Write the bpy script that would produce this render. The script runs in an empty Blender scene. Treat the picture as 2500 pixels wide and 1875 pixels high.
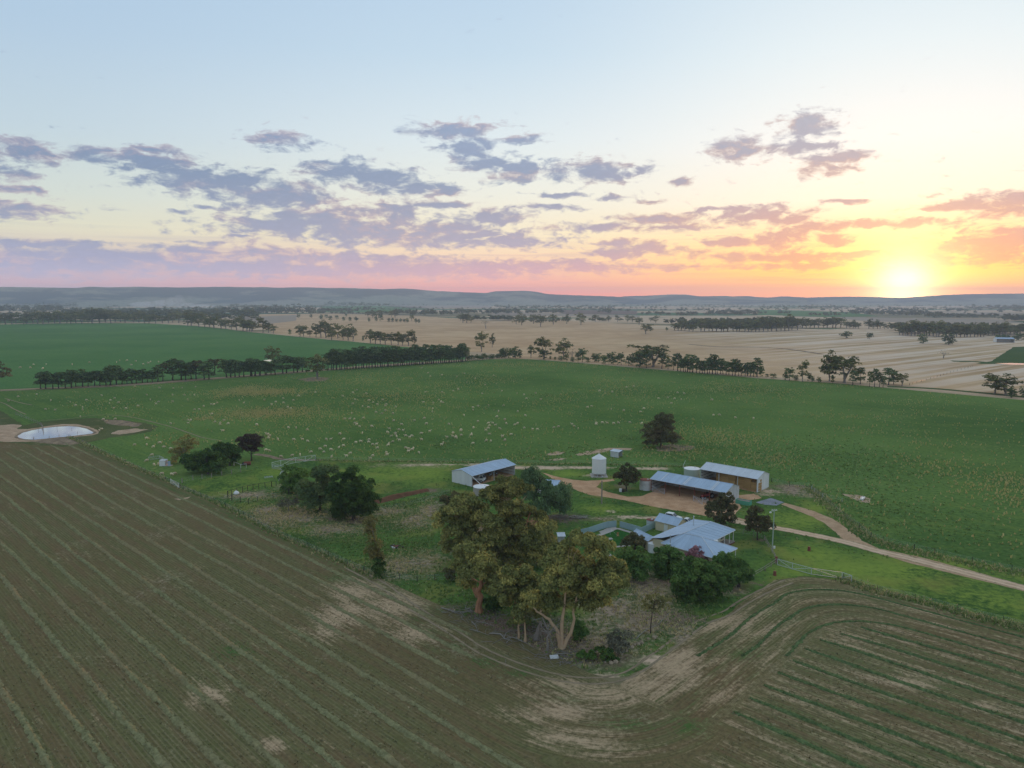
import bpy, math, random
import numpy as np
from mathutils import Vector, Matrix, geometry, noise as mnoise

random.seed(7)
RNG = np.random.default_rng(7)
scene = bpy.context.scene
COL = scene.collection
PI = math.pi

# ------------------------------------------------------------------ camera
CAM_H, FPX, Y_H = 58.0, 1736.0, 728.0          # height (m), focal length in px of the 2500 px frame, horizon row
PITCH = math.atan((937.5 - Y_H) / FPX)
cam_data = bpy.data.cameras.new('camera')
cam_data.sensor_width = 36.0
cam_data.lens = 36.0 * FPX / 2500.0
cam_data.clip_start = 0.5
cam_data.clip_end = 60000
cam = bpy.data.objects.new('camera', cam_data)
COL.objects.link(cam)
cam.location = (0, 0, CAM_H)
cam.rotation_euler = (PI / 2 - PITCH, 0, 0)
scene.camera = cam

scene.view_settings.view_transform = 'Standard'
scene.view_settings.look = 'None'
scene.view_settings.exposure = 0.0
scene.view_settings.gamma = 1.0
scene.view_settings.use_curve_mapping = False
scene.cycles.max_bounces = 6
scene.cycles.diffuse_bounces = 3
scene.cycles.glossy_bounces = 3
scene.cycles.transmission_bounces = 4
scene.cycles.volume_bounces = 1
scene.cycles.transparent_max_bounces = 6
scene.cycles.use_denoising = True
scene.cycles.denoiser = 'OPENIMAGEDENOISE'
scene.cycles.denoising_input_passes = 'RGB_ALBEDO_NORMAL'
scene.cycles.denoising_prefilter = 'ACCURATE'
scene.cycles.caustics_reflective = False
scene.cycles.caustics_refractive = False

SUN_AZ = math.atan((2198 - 1250) / FPX)
SUN_EL = math.radians(2.0)

FR = {'D': (0, 0, 1.13020), 'A': (0, 650, .30134), 'B': (600, 650, .30134), 'C': (1200, 650, .30134),
      'E': (1850, 650, .30134), 'L': (0, 950, .30134), 'M': (550, 1050, .24864), 'N': (1000, 1050, .24864),
      'O': (1450, 1050, .24864), 'P': (850, 1350, .40687), 'Q': (0, 1350, .40687), 'R': (1650, 1250, .38427),
      'S': (1850, 1050, .29385), 'a': (1080, 1100, .11754), 'b': (1560, 1100, .15371), 'c': (1500, 1230, .15371),
      'd': (1340, 1220, .09946), 'e': (360, 1050, .13562), 'g': (1040, 1250, .25922)}


def px(f, x, y):
    a, b, s = FR[f]
    return a + x * s, b + y * s


def ray(f, x, y):
    X, Y = px(f, x, y)
    r = (X - 1250) / FPX
    u = -(Y - 937.5) / FPX
    return r, math.cos(PITCH) + u * math.sin(PITCH), -math.sin(PITCH) + u * math.cos(PITCH)


def at(f, x, y, z=0.0):
    """survey point: where the sight line of a spot meets the level z"""
    r, fy, fz = ray(f, x, y)
    t = (z - CAM_H) / fz
    return Vector((r * t, fy * t, z))


def at_d(f, x, y, d):
    """survey point on a sight line at forward distance d"""
    r, fy, fz = ray(f, x, y)
    t = d / fy
    return Vector((r * t, d, CAM_H + fz * t))


def mpp(f, d):
    return FR[f][2] * d / FPX


UX, UY, VX, VY = 0.7249, -0.6889, 0.6889, 0.7249


def uv2w(u, v):
    return (UX * u + VX * v, UY * u + VY * v)


def w2uv(x, y):
    return (UX * x + UY * y, VX * x + VY * y)


# ------------------------------------------------------------------ node helpers
class NT:
    def __init__(self, tree):
        self.t = tree
        self.n = tree.nodes
        self.l = tree.links

    def new(self, kind, **kw):
        nd = self.n.new(kind)
        for k, v in kw.items():
            setattr(nd, k, v)
        return nd

    def put(self, sock, val):
        if hasattr(val, 'is_linked') or hasattr(val, 'links'):
            self.l.new(val, sock)
        elif val is not None:
            if hasattr(sock, 'default_value'):
                dv = sock.default_value
                if hasattr(dv, '__len__') and len(dv) == 4 and hasattr(val, '__len__') and len(val) == 3:
                    val = (*val, 1)
                sock.default_value = val

    def math(self, op, a, b=None, c=None, clamp=False):
        nd = self.new('ShaderNodeMath', operation=op, use_clamp=clamp)
        self.put(nd.inputs[0], a)
        if b is not None: self.put(nd.inputs[1], b)
        if c is not None: self.put(nd.inputs[2], c)
        return nd.outputs[0]

    def vmath(self, op, a, b=None, c=None, out=0):
        nd = self.new('ShaderNodeVectorMath', operation=op)
        self.put(nd.inputs[0], a)
        if b is not None: self.put(nd.inputs[1], b)
        if c is not None: self.put(nd.inputs[2], c)
        return nd.outputs[out]

    def dot(self, a, b):
        return self.vmath('DOT_PRODUCT', a, b, out=1)

    def mix(self, f, a, b, blend='MIX'):
        nd = self.new('ShaderNodeMix', data_type='RGBA', blend_type=blend)
        self.put(nd.inputs[0], f)
        self.put(nd.inputs[6], a)
        self.put(nd.inputs[7], b)
        return nd.outputs[2]

    def smooth(self, x, a, b, lo=0.0, hi=1.0):
        nd = self.new('ShaderNodeMapRange', interpolation_type='SMOOTHSTEP')
        self.put(nd.inputs[0], x)
        nd.inputs[1].default_value = a
        nd.inputs[2].default_value = b
        nd.inputs[3].default_value = lo
        nd.inputs[4].default_value = hi
        return nd.outputs[0]

    def noise(self, vec, scale, detail=3, rough=.55, out=0, lac=2.0):
        nd = self.new('ShaderNodeTexNoise')
        if vec is not None: self.put(nd.inputs['Vector'], vec)
        nd.inputs['Scale'].default_value = scale
        nd.inputs['Detail'].default_value = detail
        nd.inputs['Roughness'].default_value = rough
        nd.inputs['Lacunarity'].default_value = lac
        return nd.outputs[out]

    def voro(self, vec, scale, rnd=1.0, out='Color', feat='F1'):
        nd = self.new('ShaderNodeTexVoronoi', feature=feat)
        self.put(nd.inputs['Vector'], vec)
        nd.inputs['Scale'].default_value = scale
        nd.inputs['Randomness'].default_value = rnd
        return nd.outputs[out]

    def ramp(self, f, stops, interp='LINEAR'):
        nd = self.new('ShaderNodeValToRGB')
        cr = nd.color_ramp
        cr.interpolation = interp
        while len(cr.elements) < len(stops):
            cr.elements.new(0.5)
        for e, (p, c) in zip(cr.elements, stops):
            e.position = p
            e.color = (*c, 1) if len(c) == 3 else c
        self.put(nd.inputs[0], f)
        return nd.outputs[0]

    def comb(self, x, y, z=0.0):
        nd = self.new('ShaderNodeCombineXYZ')
        for s, v in zip(nd.inputs, (x, y, z)):
            self.put(s, v)
        return nd.outputs[0]

    def sep(self, v):
        nd = self.new('ShaderNodeSeparateXYZ')
        self.put(nd.inputs[0], v)
        return nd.outputs

    def attr(self, name, out='Fac'):
        nd = self.new('ShaderNodeAttribute', attribute_name=name)
        return nd.outputs[out]

    def pos(self):
        return self.new('ShaderNodeNewGeometry').outputs['Position']

    def objrand(self):
        return self.new('ShaderNodeObjectInfo').outputs['Random']


def lin(r, g, b):
    f = lambda c: (c / 255 / 12.92) if c / 255 <= .04045 else ((c / 255 + .055) / 1.055) ** 2.4
    return (f(r), f(g), f(b))


# ------------------------------------------------------------------ sky
def build_world():
    w = bpy.data.worlds.new('World')
    scene.world = w
    w.use_nodes = True
    w.cycles.sampling_method = 'MANUAL'
    w.cycles.sample_map_resolution = 1024
    nt = NT(w.node_tree)
    nt.n.clear()
    d = nt.vmath('NORMALIZE', nt.new('ShaderNodeTexCoord').outputs['Generated'])
    x, y, z = nt.sep(d)
    el = nt.math('MULTIPLY', nt.math('ARCSINE', z), 180 / PI)              # degrees above horizon
    az = nt.math('MULTIPLY', nt.math('ARCTAN2', x, y), 180 / PI)           # degrees right of straight ahead
    ge = math.radians(.7)
    sd = (math.sin(SUN_AZ) * math.cos(ge), math.cos(SUN_AZ) * math.cos(ge), math.sin(ge))
    ang = nt.math('MULTIPLY', nt.math('ARCCOSINE', nt.dot(d, sd)), 180 / PI)
    daz = nt.math('ABSOLUTE', nt.math('SUBTRACT', az, math.degrees(SUN_AZ)))
    e01 = nt.math('DIVIDE', el, 90.0, clamp=True)

    def er(stops):
        return nt.ramp(e01, [(max(0, s[0]) / 90.0, lin(*s[1:])) for s in stops])
    far = er([(0, 214, 150, 160), (.9, 196, 158, 172), (1.8, 184, 166, 184), (2.7, 190, 178, 190), (3.8, 218, 208, 192), (4.8, 226, 224, 200), (7, 212, 222, 215),
              (11, 194, 213, 224), (17, 178, 203, 225), (24, 166, 195, 224), (45, 178, 197, 216), (90, 182, 196, 210)])
    mid = er([(0, 255, 104, 88), (.8, 246, 146, 132), (1.8, 240, 178, 160), (3, 250, 212, 178), (5, 250, 236, 205), (8, 240, 240, 228),
              (12, 225, 236, 240), (18, 198, 220, 236), (24, 184, 209, 232), (45, 182, 201, 220), (90, 182, 196, 210)])
    near = er([(0, 255, 132, 22), (.8, 255, 158, 36), (2, 255, 196, 66), (4, 255, 226, 150), (7, 253, 246, 226), (11, 249, 250, 246),
               (17, 230, 242, 246), (24, 208, 227, 240), (45, 188, 206, 222), (90, 182, 196, 210)])
    base = nt.mix(nt.smooth(daz, 26, 68), nt.mix(nt.smooth(daz, 2, 32), near, mid), far)
    # physical twilight sky underneath, a small share
    sky = nt.new('ShaderNodeTexSky', sky_type='NISHITA')
    sky.sun_disc = False
    sky.sun_elevation = SUN_EL
    sky.sun_rotation = SUN_AZ
    base = nt.mix(1.0, base, nt.vmath('SCALE', sky.outputs[0]), 'ADD')
    base.node.inputs[7].links[0].from_node.inputs['Scale'].default_value = 0.02
    # clouds: list of (D-frame x, y, rx, ry) turned into azimuth/elevation
    C = [(330, 350, 110, 15), (470, 392, 140, 21), (600, 420, 120, 26), (650, 480, 170, 22), (800, 496, 250, 26), (1000, 507, 170, 17), (985, 283, 85, 17), (1012, 318, 52, 24), (1045, 350, 60, 18), (1130, 366, 70, 18), (1105, 384, 50, 10), (1290, 370, 82, 20), (1395, 363, 25, 8),
         (1130, 303, 40, 9), (602, 305, 68, 14), (245, 340, 75, 13), (330, 325, 55, 9), (335, 356, 70, 17), (420, 382, 80, 21), (510, 402, 80, 22), (600, 420, 75, 26), (660, 428, 45, 20),
         (740, 372, 85, 21), (830, 392, 80, 22), (910, 405, 50, 16), (960, 412, 45, 10), (620, 490, 120, 20), (700, 470, 110, 24), (790, 492, 150, 27), (910, 508, 130, 22), (860, 455, 70, 20),
         (980, 492, 90, 24), (1090, 520, 110, 15), (1070, 468, 70, 14), (55, 328, 90, 16), (10, 372, 50, 11), (45, 408, 60, 6), (45, 448, 85, 11), (20, 462, 90, 8),
         (1604, 322, 56, 20), (1745, 275, 60, 23), (1735, 317, 66, 11), (1815, 345, 55, 15), (1790, 360, 60, 15), (1850, 335, 28, 8), (1475, 392, 22, 7),
         (1640, 466, 85, 17), (1700, 478, 60, 10), (1430, 472, 90, 12), (1440, 490, 80, 8), (1290, 490, 90, 8), (1570, 524, 45, 9), (1680, 516, 90, 13), (1790, 514, 45, 12), (1760, 492, 60, 12),
         (1370, 541, 85, 14), (1330, 522, 60, 7), (1660, 553, 160, 12), (1730, 575, 130, 8), (2150, 440, 110, 19), (2050, 450, 70, 8), (1900, 482, 170, 7), (2170, 520, 120, 24), (2110, 545, 120, 16),
         (1840, 548, 90, 7), (1990, 560, 120, 9), (1320, 428, 30, 5), (1400, 432, 35, 4), (1830, 438, 50, 4), (1200, 420, 50, 6), (1520, 456, 60, 5),
         (60, 527, 110, 8), (160, 535, 60, 11), (420, 540, 110, 9), (560, 545, 120, 12), (250, 556, 260, 11), (700, 556, 250, 13), (520, 575, 480, 16), (120, 580, 240, 18), (860, 585, 330, 16), (1080, 575, 240, 14), (1240, 580, 220, 10),
         (430, 520, 40, 4), (520, 508, 30, 3), (380, 455, 25, 4), (440, 445, 20, 5), (1180, 450, 60, 6), (950, 440, 60, 7)]
    P = nt.comb(az, el, 0.0)
    warp = nt.noise(nt.vmath('MULTIPLY', P, (.22, .55, 1)), 1.0, 3, .6, out=1)
    P2 = nt.vmath('ADD', P, nt.vmath('MULTIPLY', nt.vmath('SUBTRACT', warp, (.5, .5, .5)), (2.6, 1.0, 0)))
    m = None
    for cx, cy, rx, ry in C:
        r0, fy, fz = ray('D', cx, cy)
        ca = math.degrees(math.atan2(r0, fy))
        ce = math.degrees(math.atan2(fz, math.hypot(r0, fy)))
        k = 1.13020 / FPX * 180 / PI
        ra, re = 1.32 * rx * k * math.cos(math.radians(ca)) ** 1.5, 1.38 * ry * k
        ln = nt.vmath('LENGTH', nt.vmath('MULTIPLY_ADD', P2, (1 / ra, 1 / re, 0), (-ca / ra, -ce / re, 0)), out=1)
        m = ln if m is None else nt.math('SMOOTH_MIN', m, ln, 0.12)
    body = nt.math('MAXIMUM', nt.math('SUBTRACT', 1.0, m), -0.9)
    # scattered small clouds all round at low elevation, thinning upwards
    band = nt.math('MULTIPLY', nt.smooth(el, 1.0, 3.0), nt.smooth(el, 16, 8))
    body = nt.math('MAXIMUM', body, nt.math('SUBTRACT', nt.math('MULTIPLY', band, .16), .62))
    # beyond the frame the sky goes on with the same kind of cloud
    out = nt.smooth(nt.math('ABSOLUTE', az), 37, 46)
    big = nt.noise(nt.vmath('MULTIPLY', P, (.06, .22, 1)), 1.0, 2, .5)
    body = nt.math('MAXIMUM', body, nt.math('SUBTRACT', nt.math('MULTIPLY', nt.math('MULTIPLY', out, band), nt.math('MULTIPLY', big, 1.5)), .62))
    stretch = nt.vmath('MULTIPLY', P2, (.50, 1.15, 1))
    n1 = nt.noise(stretch, 1.35, 9, .62)
    fld = nt.math('ADD', nt.math('MULTIPLY', body, .95), nt.math('MULTIPLY', nt.math('SUBTRACT', n1, .5), 3.3))
    alpha = nt.smooth(fld, -.14, .66)
    core = nt.smooth(fld, .25, 1.0)
    cfar = er([(0, 190, 160, 178), (2, 166, 165, 192), (4, 148, 156, 188), (9, 120, 140, 174), (14, 132, 154, 188), (25, 160, 178, 205), (90, 130, 160, 195)])
    cmid = er([(0, 240, 150, 140), (2, 214, 160, 168), (4, 176, 164, 186), (9, 138, 152, 182), (14, 146, 162, 192), (25, 170, 185, 210), (90, 130, 160, 195)])
    cnear = er([(0, 255, 160, 50), (2, 255, 176, 90), (4, 252, 172, 138), (7, 214, 172, 168), (11, 184, 174, 184), (16, 176, 182, 196), (25, 180, 195, 215), (90, 130, 160, 195)])
    cc = nt.mix(nt.smooth(daz, 24, 58), nt.mix(nt.smooth(daz, 1, 28), cnear, cmid), cfar)
    # thin rims catch the low sun: pinkish
    rim = nt.mix(nt.smooth(daz, 10, 60), lin(255, 190, 140), lin(240, 190, 180))
    pinkn = nt.smooth(nt.noise(nt.vmath('MULTIPLY', P, (.13, .5, 1)), 1.0, 2, .5), .44, .62)
    cc = nt.mix(nt.math('MULTIPLY', nt.math('MULTIPLY', nt.math('SUBTRACT', 1.0, core), pinkn), .34), cc, rim)
    # soft modelling inside each cloud
    n2 = nt.noise(stretch, 3.2, 5, .6)
    cc = nt.mix(nt.math('MULTIPLY', core, nt.smooth(n2, .35, .75, 0, .35)), cc, nt.vmath('SCALE', cc))
    cc.node.inputs[7].links[0].from_node.inputs['Scale'].default_value = 1.22
    cmask = nt.math('MULTIPLY', alpha, nt.smooth(el, 0.2, 1.4))
    sky_c = nt.mix(nt.math('MULTIPLY', cmask, .88), base, cc)
    # horizontal streaks of veil low down
    st = nt.smooth(nt.noise(nt.vmath('MULTIPLY', P, (.07, 2.3, 1)), 1.0, 4, .6), .45, .7)
    veil = nt.math('MULTIPLY', nt.math('MULTIPLY', st, nt.smooth(el, 6.5, 2.0)), .42)
    sky_c = nt.mix(veil, sky_c, cc)
    # the sun's glow
    acc = sky_c
    for sig, amp, col in ((1.7, 1.5, (1, .92, .60)), (3.4, .70, (1, .82, .34)), (5.6, .20, (1, .62, .12)), (10, .04, (1, .56, .12))):
        g = nt.math('MULTIPLY', nt.math('EXPONENT', nt.math('MULTIPLY', nt.math('POWER', nt.math('DIVIDE', ang, sig), 2.0), -1.0)), amp)
        sc = nt.new('ShaderNodeVectorMath', operation='SCALE')
        sc.inputs[0].default_value = col
        nt.l.new(g, sc.inputs['Scale'])
        acc = nt.mix(1.0, acc, sc.outputs[0], 'ADD')
    low = nt.math('MULTIPLY_ADD', nt.math('EXPONENT', nt.math('DIVIDE', nt.math('MAXIMUM', el, 0.0), -1.5)), 1.15, 1.0)
    acc = nt.vmath('MULTIPLY', acc, nt.comb(low, low, low))
    bg = nt.new('ShaderNodeBackground')
    nt.put(bg.inputs[0], acc)
    bg.inputs[1].default_value = 1.0
    o = nt.new('ShaderNodeOutputWorld')
    nt.l.new(bg.outputs[0], o.inputs[0])


build_world()

sun_data = bpy.data.lights.new('sun', 'SUN')
sun_data.energy = 3.2
sun_data.angle = math.radians(0.6)
sun_data.color = (1.0, 0.40, 0.15)
sun = bpy.data.objects.new('sun', sun_data)
COL.objects.link(sun)
sun.rotation_euler = (PI / 2 - SUN_EL, 0, PI - SUN_AZ)


# ------------------------------------------------------------------ materials
def material(name, fn, rough=.85, spec=.2, gain=1.0):
    m = bpy.data.materials.new(name)
    m.use_nodes = True
    nt = NT(m.node_tree)
    nt.n.clear()
    out = nt.new('ShaderNodeOutputMaterial')
    bs = nt.new('ShaderNodeBsdfPrincipled')
    bs.inputs['Roughness'].default_value = rough
    bs.inputs['Specular IOR Level'].default_value = spec
    nt.l.new(bs.outputs[0], out.inputs[0])
    c = fn(nt, bs)
    if c is not None:
        nt.put(bs.inputs['Base Color'], nt.vmath('MULTIPLY', c, (gain, gain, gain)) if gain != 1 else c)
    return m


def plain(name, col, rough=.7, spec=.3, var=.12, scale=2.0, metal=0.0, objvar=0.0):
    def fn(nt, bs):
        bs.inputs['Metallic'].default_value = metal
        n = nt.noise(nt.new('ShaderNodeTexCoord').outputs['Object'], scale, 4, .6)
        c = nt.mix(n, tuple(x * (1 - var) for x in col), tuple(min(1, x * (1 + var)) for x in col))
        if objvar:
            s = nt.new('ShaderNodeVectorMath', operation='SCALE')
            nt.put(s.inputs[0], c)
            nt.put(s.inputs['Scale'], nt.math('MULTIPLY_ADD', nt.objrand(), 2 * objvar, 1 - objvar))
            c = s.outputs[0]
        return c
    return material(name, fn, rough, spec)


def grass_fn(dark, light, tan, tanamt, yel=(.12, .14, .03), s=1.0, streak=0.0):
    def fn(nt, bs):
        p = nt.pos()
        big = nt.noise(p, .011 * s, 4, .55)
        med = nt.noise(p, .07 * s, 4, .6)
        fine = nt.noise(p, .9 * s, 5, .7)
        c = nt.mix(nt.smooth(nt.math('ADD', nt.math('MULTIPLY', big, .5), nt.math('MULTIPLY', fine, .5)), .37, .63), dark, light)
        c = nt.mix(nt.smooth(med, .5, .72, 0, .4), c, yel)
        c = nt.mix(nt.smooth(fine, .56, .36, 0, .35), c, tuple(x * .6 for x in dark))
        if streak:
            q = nt.comb(nt.math('MULTIPLY', nt.dot(p, (UX, UY, 0)), .012), nt.math('MULTIPLY', nt.dot(p, (VX, VY, 0)), .35), 0.0)
            c = nt.mix(nt.smooth(nt.noise(q, 1.0, 4, .65), .5, .7, 0, streak), c, yel)
        t = nt.math('MULTIPLY', nt.smooth(nt.noise(p, .035 * s, 3, .5), .55, .7), nt.smooth(nt.noise(p, .5 * s, 4, .7), .52, .68))
        c = nt.mix(nt.math('MULTIPLY', t, tanamt), c, tan)
        return c
    return fn


M = {}
EARTH = 1.38
M['paddock'] = material('paddock_grass', grass_fn((.042, .084, .021), (.092, .146, .038), (.28, .23, .10), .45, (.11, .15, .035), streak=.45), 1, 0.0, 1.52)
M['pasture'] = material('pasture_far', grass_fn((.048, .112, .034), (.080, .152, .046), (.24, .22, .12), .2, (.09, .15, .05), .6, streak=.3), 1, 0.0, 1.5)


def yard_fn(nt, bs):
    p = nt.pos()
    big = nt.noise(p, .05, 4, .55)
    fine = nt.noise(p, .8, 6, .72)
    tiny = nt.noise(p, 3.5, 3, .7)
    g = nt.mix(nt.smooth(nt.math('ADD', nt.math('MULTIPLY', big, .4), nt.math('MULTIPLY', fine, .6)), .36, .64), (.030, .066, .018), (.085, .145, .032))
    g = nt.mix(nt.smooth(nt.noise(p, .09, 3, .5), .5, .68, 0, .7), g, (.16, .16, .04))
    g = nt.mix(nt.smooth(tiny, .55, .75, 0, .4), g, (.10, .12, .05))
    dry = nt.attr('dry')
    soil = nt.attr('soil')
    dcol = nt.mix(nt.smooth(fine, .38, .62), (.135, .098, .066), (.275, .21, .145))
    scol = nt.mix(nt.smooth(tiny, .35, .65), (.085, .056, .040), (.22, .16, .11))
    med = nt.noise(p, .16, 5, .68)
    mf = nt.math('SUBTRACT', nt.math('ADD', nt.math('MULTIPLY', med, 1.4), fine), 1.2)
    w = nt.smooth(nt.math('ADD', dry, nt.math('MULTIPLY', mf, 1.1)), .22, .80)
    c = nt.mix(w, g, dcol)
    w2 = nt.smooth(nt.math('ADD', soil, nt.math('MULTIPLY', nt.math('MULTIPLY', mf, -1.0), 1.0)), .25, .75)
    c = nt.mix(w2, c, scol)
    pale = nt.attr('pale')
    w3 = nt.smooth(nt.math('ADD', pale, nt.math('MULTIPLY', mf, 1.0)), .30, .75)
    lu = nt.math('MULTIPLY', nt.attr('lush'), nt.smooth(nt.math('ADD', nt.math('MULTIPLY', big, .5), nt.math('MULTIPLY', fine, .5)), .36, .56))
    c = nt.mix(lu, c, nt.mix(fine, (.11, .165, .028), (.23, .28, .05)))
    return nt.mix(w3, c, nt.mix(fine, (.34, .24, .16), (.52, .38, .27)))


M['yard'] = material('yard_grass', yard_fn, 1, 0.0, EARTH)


def hay_fn(nt, bs):
    row, along = nt.attr('row'), nt.attr('along')
    p = nt.pos()
    v = nt.comb(nt.math('MULTIPLY', row, 1.0), nt.math('MULTIPLY', along, .045), 0.0)
    s1 = nt.noise(v, .55, 5, .65)
    s2 = nt.noise(nt.comb(nt.math('MULTIPLY', row, 2.7), nt.math('MULTIPLY', along, .12), 3.0), 1.0, 4, .7)
    fine = nt.noise(p, 1.4, 5, .72)
    big = nt.noise(p, .028, 4, .6)
    drill = nt.math('SINE', nt.math('MULTIPLY', row, 2 * PI / .55))
    c = nt.mix(nt.smooth(nt.math('ADD', nt.math('MULTIPLY', s1, .6), nt.math('MULTIPLY', big, .4)), .40, .60), (.132, .088, .044), (.100, .100, .038))
    c = nt.mix(nt.smooth(s2, .40, .66, 0, .55), c, (.15, .135, .06))
    c = nt.mix(nt.smooth(fine, .55, .36, 0, .5), c, (.058, .048, .026))
    dm = nt.smooth(nt.math('ADD', drill, nt.math('MULTIPLY', nt.math('SUBTRACT', nt.noise(nt.comb(row, nt.math('MULTIPLY', along, .25), 7.0), 1.6, 4, .7), .5), 3.2)), .1, 1.1)
    c = nt.mix(nt.math('MULTIPLY', dm, nt.smooth(big, .40, .62, .08, .40)), c, (.20, .165, .095))
    c = nt.mix(nt.math('MULTIPLY', nt.math('SUBTRACT', 1.0, dm), .12), c, (.06, .056, .026))
    grn = nt.attr('green')
    c = nt.mix(nt.smooth(nt.math('ADD', grn, nt.math('MULTIPLY', nt.math('SUBTRACT', nt.math('ADD', fine, s2), 1.0), 1.9)), .40, .80), c, nt.mix(fine, (.026, .062, .018), (.075, .125, .032)))
    pale = nt.attr('pale')
    t = nt.math('ADD', pale, nt.math('MULTIPLY', nt.math('SUBTRACT', nt.math('ADD', nt.math('ADD', nt.math('MULTIPLY', s2, .8), nt.math('MULTIPLY', fine, .8)), nt.math('MULTIPLY', nt.noise(nt.comb(nt.math('MULTIPLY', row, .5), nt.math('MULTIPLY', along, .07), 9.0), 1.0, 5, .68), 1.3)), 1.4), 1.25))
    pcol = nt.mix(fine, (.26, .175, .105), (.48, .35, .22))
    c = nt.mix(nt.math('MULTIPLY', nt.smooth(t, .22, .80), .9), c, pcol)
    t2 = nt.math('ADD', nt.math('MULTIPLY', nt.noise(p, .06, 5, .7), .55), nt.math('MULTIPLY', fine, .45))
    return nt.mix(nt.math('MULTIPLY', nt.smooth(t2, .555, .66), .55), c, (.28, .225, .15))


M['hay'] = material('mown_hay_ground', hay_fn, 1, 0.0, 1.36)


def windrow_fn(nt, bs):
    p = nt.pos()
    n = nt.noise(p, 2.2, 5, .75)
    b = nt.noise(p, .05, 3, .5)
    c = nt.mix(nt.smooth(n, .3, .7), (.115, .115, .055), (.20, .19, .095))
    c = nt.mix(nt.smooth(b, .45, .6, 0, .7), c, nt.mix(n, (.12, .095, .05), (.24, .19, .10)))
    return nt.mix(nt.attr('tint'), nt.vmath('MULTIPLY', c, (.75, .75, .75)), nt.vmath('MULTIPLY', c, (1.1, 1.1, 1.1)))


M['windrow'] = material('cut_hay', windrow_fn, 1, 0.0, 1.42)


def windrow_green_fn(nt, bs):
    p = nt.pos()
    n = nt.noise(p, 2.2, 5, .75)
    c = nt.mix(nt.smooth(n, .3, .7), (.036, .066, .024), (.11, .145, .058))
    return nt.mix(nt.attr('tint'), nt.vmath('MULTIPLY', c, (.75, .75, .75)), nt.vmath('MULTIPLY', c, (1.1, 1.1, 1.1)))


M['windrow_green'] = material('cut_hay_green', windrow_green_fn, 1, 0.0, EARTH)


def dirt_fn(c0, c1, rut=True):
    def fn(nt, bs):
        p = nt.pos()
        n = nt.noise(p, .35, 5, .65)
        f = nt.noise(p, 2.5, 4, .7)
        c = nt.mix(nt.smooth(nt.math('ADD', nt.math('MULTIPLY', n, .6), nt.math('MULTIPLY', f, .4)), .35, .65), c0, c1)
        if rut:
            a = nt.attr('across')
            r = nt.math('ABSOLUTE', nt.math('SUBTRACT', nt.math('ABSOLUTE', a), .45))
            c = nt.mix(nt.math('MULTIPLY', nt.smooth(r, .22, .05), .5), c, tuple(min(1, x * 1.25) for x in c1))
            e = nt.math('ADD', nt.math('ABSOLUTE', a), nt.math('MULTIPLY', nt.math('SUBTRACT', nt.noise(p, .8, 5, .7), .5), .9))
            c = nt.mix(nt.smooth(e, .82, 1.05), c, nt.mix(f, (.04, .08, .025), (.12, .12, .05)))
        return c
    return fn


M['dirt'] = material('tan_dirt', dirt_fn((.40, .27, .17), (.56, .40, .27)), 1, 0, 1.15)
M['yard_dirt'] = material('yard_dirt', dirt_fn((.42, .235, .125), (.60, .37, .22), False), 1, 0)
M['trackd'] = material('worn_wheel_track', dirt_fn((.37, .235, .135), (.54, .36, .225)), 1, 0)
M['gravel'] = material('blue_gravel', dirt_fn((.19, .20, .22), (.31, .31, .34), False), 1, 0)
M['bank'] = material('dam_bank', dirt_fn((.28, .19, .12), (.48, .34, .23), False), 1, 0, 1.2)
M['worn'] = material('worn_track', dirt_fn((.17, .135, .085), (.27, .205, .135)), 1, 0, 1.2)
M['bank2'] = material('bare_bank', dirt_fn((.11, .08, .055), (.27, .20, .13), False), 1, 0, EARTH)


def stub_fn(nt, bs):
    p = nt.pos()
    big = nt.noise(p, .006, 4, .55)
    med = nt.noise(p, .03, 4, .6)
    fine = nt.noise(p, .25, 4, .7)
    q = nt.comb(nt.math('MULTIPLY', nt.dot(p, (.80, .60, 0)), .0016), nt.math('MULTIPLY', nt.dot(p, (-.60, .80, 0)), .055), 0.0)
    st = nt.noise(q, 1.0, 4, .7)
    q2 = nt.comb(nt.math('MULTIPLY', nt.dot(p, (.98, .17, 0)), .003), nt.math('MULTIPLY', nt.dot(p, (-.17, .98, 0)), .03), 0.0)
    st2 = nt.noise(q2, 1.0, 4, .6)
    x = nt.sep(p)[0]
    c = nt.mix(nt.smooth(nt.math('ADD', nt.math('MULTIPLY', big, .5), nt.math('MULTIPLY', med, .5)), .38, .62), (.50, .315, .175), (.63, .43, .25))
    right = nt.smooth(x, 150, 420)
    c = nt.mix(nt.math('MULTIPLY', nt.smooth(st, .42, .58), nt.math('MULTIPLY', right, .85)), c, nt.mix(fine, (.68, .54, .40), (.76, .63, .50)))
    c = nt.mix(nt.math('MULTIPLY', nt.smooth(st, .50, .36), nt.math('MULTIPLY', right, .55)), c, (.34, .26, .14))
    c = nt.mix(nt.smooth(st2, .56, .70, 0, .35), c, (.30, .22, .14))
    return nt.mix(nt.smooth(fine, .6, .75, 0, .3), c, (.20, .17, .10))


M['stubble'] = material('wheat_stubble', stub_fn, 1, 0)


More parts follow.
